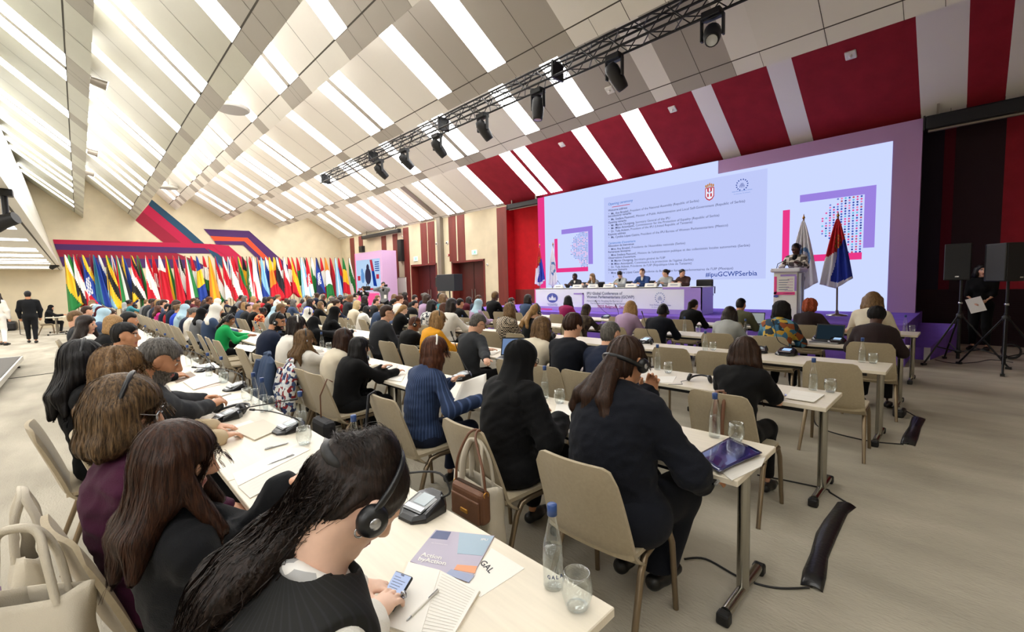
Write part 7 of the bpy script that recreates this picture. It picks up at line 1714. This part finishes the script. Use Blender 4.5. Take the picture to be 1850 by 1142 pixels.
tote_print(tb2, [('Global Conference', .13, .235, .24), ('of Women Parliamentarians', .13, .205, .25), ('Advancing Parity', .13, .17, .16)], None, -.08)
mb = laurel(.10, .30, .03, -.085); obj('wreath_print', mb, m_ink, tb2)
tb3 = tote((bx1-.07, cC[1]+.36, .30), R(4), 'pale canvas tote bag with purple square hanging behind the white tote', .34, .40, .10)
tote_print(tb3, [('Atteindre la parité', .12, .30, .22), ('2025, Belgrade', .12, .27, .16)], (.0, .16, .17), -.085)
def coat(px, py, r, label, m, w_=.42, drop=.5, m2=None):
    q = atz(px, py, .88); bx = XN[r]-.28-.33; t = thing('jacket', label, 'jacket', (bx, q[1], .90)); P = []
    for i in range(25):
        v = i/24*2-1; row = []
        for j in range(17):
            u_ = j/16*2-1; z = -abs(v)**1.3*drop*(1 if v < 0 else .5)-.06*u_*u_; x = v*.05+(-.06 if v < -.1 else 0)*abs(v)+.012*math.sin(u_*14+v*4)*min(1, abs(v)*3); row.append((x, u_*w_/2*(1+.12*abs(v)), z+.015))
        P.append(row)
    mb = MB(); mb.grid(P, flip=True); o = obj('drape', mb, m, t); sd_ = o.modifiers.new('thick', 'SOLIDIFY'); sd_.thickness = .02
    mb = MB(); mb.tube([(0, -w_*.2, .03), (.02, 0, .045), (0, w_*.2, .03)], [.02, .025, .02]); obj('collar', mb, m, t)
    for s in (-1, 1):
        mb = MB(); mb.tube([(-.02, s*w_*.48, -.05), (-.07, s*w_*.55, -.25), (-.06, s*w_*.5, -drop*.95)], [.05, .055, .045], 10); obj('sleeve', mb, m, t)
    return t
coat(455, 652, 2, 'dark navy jacket draped over a beige chair beside the leaning navy suit', cloth('steelblue'))
coat(512, 664, 2, 'white shawl with blue and red pattern draped over a beige chair', mat_pattern('cloth_shawl', 'floral', ('#d9dcde', '#2a3558', '#c9d0d6', '#8a2a30', '#e6e4e0', '#4a5a80'), 30), .3, .45)
t = thing('shoulder_bag', 'black shoulder bag hanging by a thin strap from the beige chair of the second row', 'bag', (bx2-.1, 3.62, .36)); mb = MB(); mb.box((0, 0, .12), (.1, .3, .24)); obj('body', mb, m_strap, t, .04); mb = MB(); mb.tube([(0, .05, .24), (.0, .04, .42), (.06, .03, .55), (.1, .02, .52)], .006); obj('strap', mb, m_tan, t)
t = thing('shoulder_strap', 'dark strap hanging straight down the beige chair behind the loose black hair', 'strap', (bx2-.04, 2.98, .3)); mb = MB(); mb.tube([(0, 0, 0), (-.01, 0, .3), (.03, 0, .58), (.07, 0, .6), (.09, 0, .5)], .011, 8, sx=1.5); obj('band', mb, m_strap, t); mb = MB(); mb.box((-.02, 0, -.08), (.08, .24, .2)); obj('bag', mb, m_strap, t, .03)
t = thing('shoulder_strap', 'brown leather strap over the beige chair of the long straight hair', 'strap', (XN[3]-.28-.345, 1.16, .45)); mb = MB(); mb.tube([(-.02, .0, .0), (-.01, .0, .25), (.03, -.0, .445), (.06, -.03, .44)], .013, 8, sx=1.6); obj('band', mb, m_tan, t); mb = MB(); mb.tube([(-.03, -.06, .0), (-.01, -.05, .25), (.03, -.05, .445)], .011, 8, sx=1.6); obj('band', mb, m_tan, t)
# ================================================================== LOUDSPEAKERS ON TRIPODS, CABLES, PLATFORM
def tripod(px, py, boxpx, label_s, label_b, X, wbox, rz):
    p = atz(px, py, 0); p = np.array((X, atx(px, py, X)[1], 0)); zt = atx(px, boxpx[1], X)[2]; zb = atx(px, boxpx[3], X)[2]
    t = thing('speaker_stand', label_s, 'stand', tuple(p), rz)
    mb = MB(); mb.tube([(0, 0, .1), (0, 0, .95)], .026); mb.tube([(0, 0, .9), (0, 0, zb-.005)], .019); obj('pole', mb, m_blackm, t)
    mb = MB(); mb.lathe([(.03, .82), (.05, .84), (.05, .90), (.03, .92)], n=14); mb.lathe([(.03, .2), (.045, .21), (.045, .25), (.03, .26)], n=14); obj('collar', mb, m_black, t)
    mb = MB(); mb.lathe([(.027, 1.08), (.031, 1.08), (.031, 1.12), (.027, 1.12)], n=14); obj('ring', mb, m_silver, t)
    for k in range(3):
        a = 2*PI*k/3+.3; mb = MB(); e = (.62*math.cos(a), .62*math.sin(a), .03); mb.tube([(.04*math.cos(a), .04*math.sin(a), .86), e], .014); mb.tube([(.03*math.cos(a), .03*math.sin(a), .23), (.40*math.cos(a), .40*math.sin(a), .33)], .010); lg = obj('leg', mb, m_blackm, t); mb = MB(); mb.box((e[0], e[1], .02), (.07, .05, .04), a); obj('foot', mb, m_black, lg)
    s = thing('loudspeaker', label_b, 'speaker', (p[0], p[1], zb), rz)
    y0 = atx(boxpx[0], boxpx[1], X)[1]; y1 = atx(boxpx[2], boxpx[1], X)[1]; wb = abs(y0-y1); oy = (y0+y1)/2-p[1]
    mb = MB(); mb.prism([(-.22, -wb/2), (.1, -wb/2), (.22, -wb/3), (.22, wb/3), (.1, wb/2), (-.22, wb/2)], 0, zt-zb); mb.shift((0, oy, 0)); obj('cabinet', mb, mat('speaker_black', '#0f1014', .55), s, .015)
    mb = MB(); mb.box((-.226, oy, (zt-zb)/2), (.012, wb*.9, (zt-zb)*.92)); obj('grille', mb, mat('grille_black', '#14161c', .6, bump=.4, bscale=200), s); mb = MB(); mb.box((-.234, oy, (zt-zb)*.1), (.006, .05, .02)); obj('badge', mb, m_silver, s)
tripod(1730, 652, (1708, 441, 1757, 506), 'black tripod stand under the loudspeaker closer to the stage', 'black loudspeaker on a tripod closer to the stage ramp', 11.2, .5, R(0))
tripod(1812, 672, (1784, 440, 1860, 508), 'black tripod stand under the loudspeaker at the picture edge', 'black loudspeaker on a tripod farther from the stage ramp', 10.9, .6, R(40))
t = thing('cable_coil', 'coil of black cable hanging at the tripod foot away from the ramp', 'cable', tuple(atz(1826, 650, 0))); mb = MB()
for k in range(5): mb.tube([(.02*k-.04, .12*math.cos(a), .16+.13*math.sin(a)) for a in [2*PI*i/18 for i in range(18)]], .016, 6, closed=True)
obj('loops', mb, m_black, t)
def cable(pts, label, r=.006, z=0.): 
    P = [atz(x, y, z+r) for x, y in pts]; Q_ = []
    for i in range(len(P)-1):
        for k in range(6):
            f = k/6; p0 = P[max(0, i-1)]; p3 = P[min(len(P)-1, i+2)]; a, b = P[i], P[i+1]; Q_.append(.5*(2*a+(b-p0)*f+(2*p0-5*a+4*b-p3)*f*f+(3*a-p0-3*b+p3)*f**3))
    Q_.append(P[-1]); mb = MB(); mb.tube([tuple(q) for q in Q_], r, 6); return tag(obj('floor_cable', mb, m_black), label, 'cable')
cable([(1236, 1010), (1275, 1010), (1340, 1045), (1400, 1062), (1462, 1062)], 'black cable on the carpet running to the closest taped strip'); cable([(1368, 858), (1420, 868), (1490, 883), (1500, 890), (1528, 907)], 'black cable on the carpet by the third row chrome leg'); cable([(1470, 745), (1480, 772), (1560, 795), (1632, 803)], 'black cable on the carpet under the fourth row chair'); cable([(1600, 735), (1625, 737), (1650, 750), (1660, 756)], 'thin black cable curving under the fifth row table end')
cable([(1690, 650), (1720, 656), (1760, 655), (1790, 650), (1830, 655)], 'black cable lying between the two tripod stands'); cable([(0, 685), (25, 683), (118, 671)], 'dark cable crossing the pale carpet on the open side')
def tape(pts, w_, label):
    P = [atz(x, y, 0) for x, y in pts]; t = thing('cable_tape', label, 'tape', tuple(P[len(P)//2])); top = []; d0 = None
    rows = []
    for i, p in enumerate(P):
        d = nrm(P[min(i+1, len(P)-1)]-P[max(0, i-1)]); n_ = np.array((-d[1], d[0], 0)); rows.append([p+n_*w_*(k/6-.5)*(1+.12*math.sin(i*2.3))+np.array((0, 0, .004+.016*math.sin(PI*k/6)+.003*math.sin(i*3+k))) for k in range(7)])
    mb = MB(); mb.grid(rows, flip=True); mb.shift(-np.array(t.location)); o = obj('strip', mb, mat('tape_black', '#16161a', .3, spec=.6, bump=.3, bscale=40), t); s = o.modifiers.new('thick', 'SOLIDIFY'); s.thickness = .004; s.offset = 1
    mb = MB(); a, b = P[0], P[-1]; mb.tube([tuple(p+np.array((0, 0, .012))-np.array(t.location)) for p in P], .006, 6); obj('cable', mb, m_black, t)
tape([(1466, 1064), (1471, 1040), (1480, 1005), (1492, 970), (1505, 945), (1518, 925), (1530, 912)], .10, 'long black tape strip over cables between second and third row ends')
tape([(1640, 804), (1645, 790), (1653, 772), (1660, 756)], .11, 'short black tape strip over cables at the fourth row end')
t = thing('cable_box', 'small black pedal shaped box on the carpet below the fourth row table', 'box', tuple(atz(1624, 752, 0))); mb = MB(); mb.prism([(-.09, -.05), (.09, -.06), (.11, 0), (.09, .06), (-.09, .05)], 0, .09); obj('shell', mb, m_black, t, .02); mb = MB(); mb.box((0, 0, .092), (.1, .05, .006)); obj('plate', mb, m_silver, t)
# low platform at the open side
a, b, c = atz(42, 643, .22), atz(0, 686, .22), atz(-90, 660, .22)
t = thing('platform', 'low grey topped mobile platform at the open side of the hall', 'platform', (a[0]-.8, (a[1]+b[1])/2, 0)); x1 = (a[0]+b[0])/2; yA, yB = a[1], b[1]-.6
mb = MB(); mb.box((x1-1.0, (yA+yB)/2, .21), (1.96, yA-yB-.06, .02)); part('deck', mb, mat('platform_grey', '#5e5b55', .8, bump=.3, bscale=80), t)
mb = MB()
for X_, Y_, sx, sy in ((x1-.01, (yA+yB)/2, .04, yA-yB), (x1-2.0, (yA+yB)/2, .04, yA-yB), (x1-1, yA-.01, 2, .04), (x1-1, yB+.01, 2, .04)): mb.box((X_, Y_, .17), (sx, sy, .1))
part('rim', mb, mat('aluminium', '#c9c6bf', .35, metal=.5), t)
for X_, Y_ in ((x1-.1, yA-.5), (x1-.1, yB+.3), (x1-1.9, yA-.3), (x1-1.9, yB+.3)):
    mb = MB(); mb.tube([(X_, Y_, .02), (X_, Y_, .15)], .025); mb.box((X_, Y_, .015), (.16, .08, .03)); part('leg', mb, m_black, t)
# table clutter: spare bottles and glasses further down the rows
rnd = random.Random(3); kk = 0
for r in (1, 2, 3, 4):
    for i in range(5):
        y = (6.6, 5.4, 6.6, 6.2)[r-1]+i*1.15+rnd.random()*.3; x = XN[r]+.40+rnd.random()*.1; kk += 1
        b = dup(bt0[0], (x, y, ZT_), 0, 'small looking water bottle, %s down the %s' % (ordinal(i+1), RW_[r].replace(' from the camera', '')), 'water bottles on the tables')
        for c_ in list(b.children):
            if c_.name.startswith('label'): bpy.data.objects.remove(c_)
        dup(tb0[0], (x+.05, y-.12, ZT_), 0, 'small looking drinking glass, %s down the %s' % (ordinal(i+1), RW_[r].replace(' from the camera', '')), 'drinking glasses on the tables')
        t = thing('paper_sheet', 'white sheets of paper, %s down the %s' % (ordinal(i+1), RW_[r].replace(' from the camera', '')), 'paper', (XN[r]+.2, y+.3, ZT_), rnd.uniform(-.5, .5), 'papers on the tables'); mb = MB(); mb.box((0, 0, .003), (.21, .3, .004)); mb.box((.05, .08, .006), (.21, .3, .002), .4); obj('sheet', mb, m_paper, t)
for o in list(C.objects):   # the lettered label belongs to the front bottle only
    if o.name.startswith('label_lettering') and o.parent is not nb0: bpy.data.objects.remove(o)

# ================================================================== LIGHT AND VIEW
wd = bpy.data.worlds.new('world'); SC.world = wd; wd.use_nodes = True; wd.node_tree.nodes['Background'].inputs[0].default_value = (.5, .5, .5, 1); wd.node_tree.nodes['Background'].inputs[1].default_value = .02
SC.view_settings.view_transform = 'Standard'; SC.view_settings.look = 'None'; SC.view_settings.gamma = 1; SC.view_settings.use_curve_mapping = False
SC.view_settings.exposure = 0.06
cy = SC.cycles; cy.use_denoising = True; cy.max_bounces = 7; cy.diffuse_bounces = 5; cy.glossy_bounces = 2; cy.transmission_bounces = 3; cy.transparent_max_bounces = 10; cy.sample_clamp_indirect = 6; cy.caustics_reflective = False; cy.caustics_refractive = False
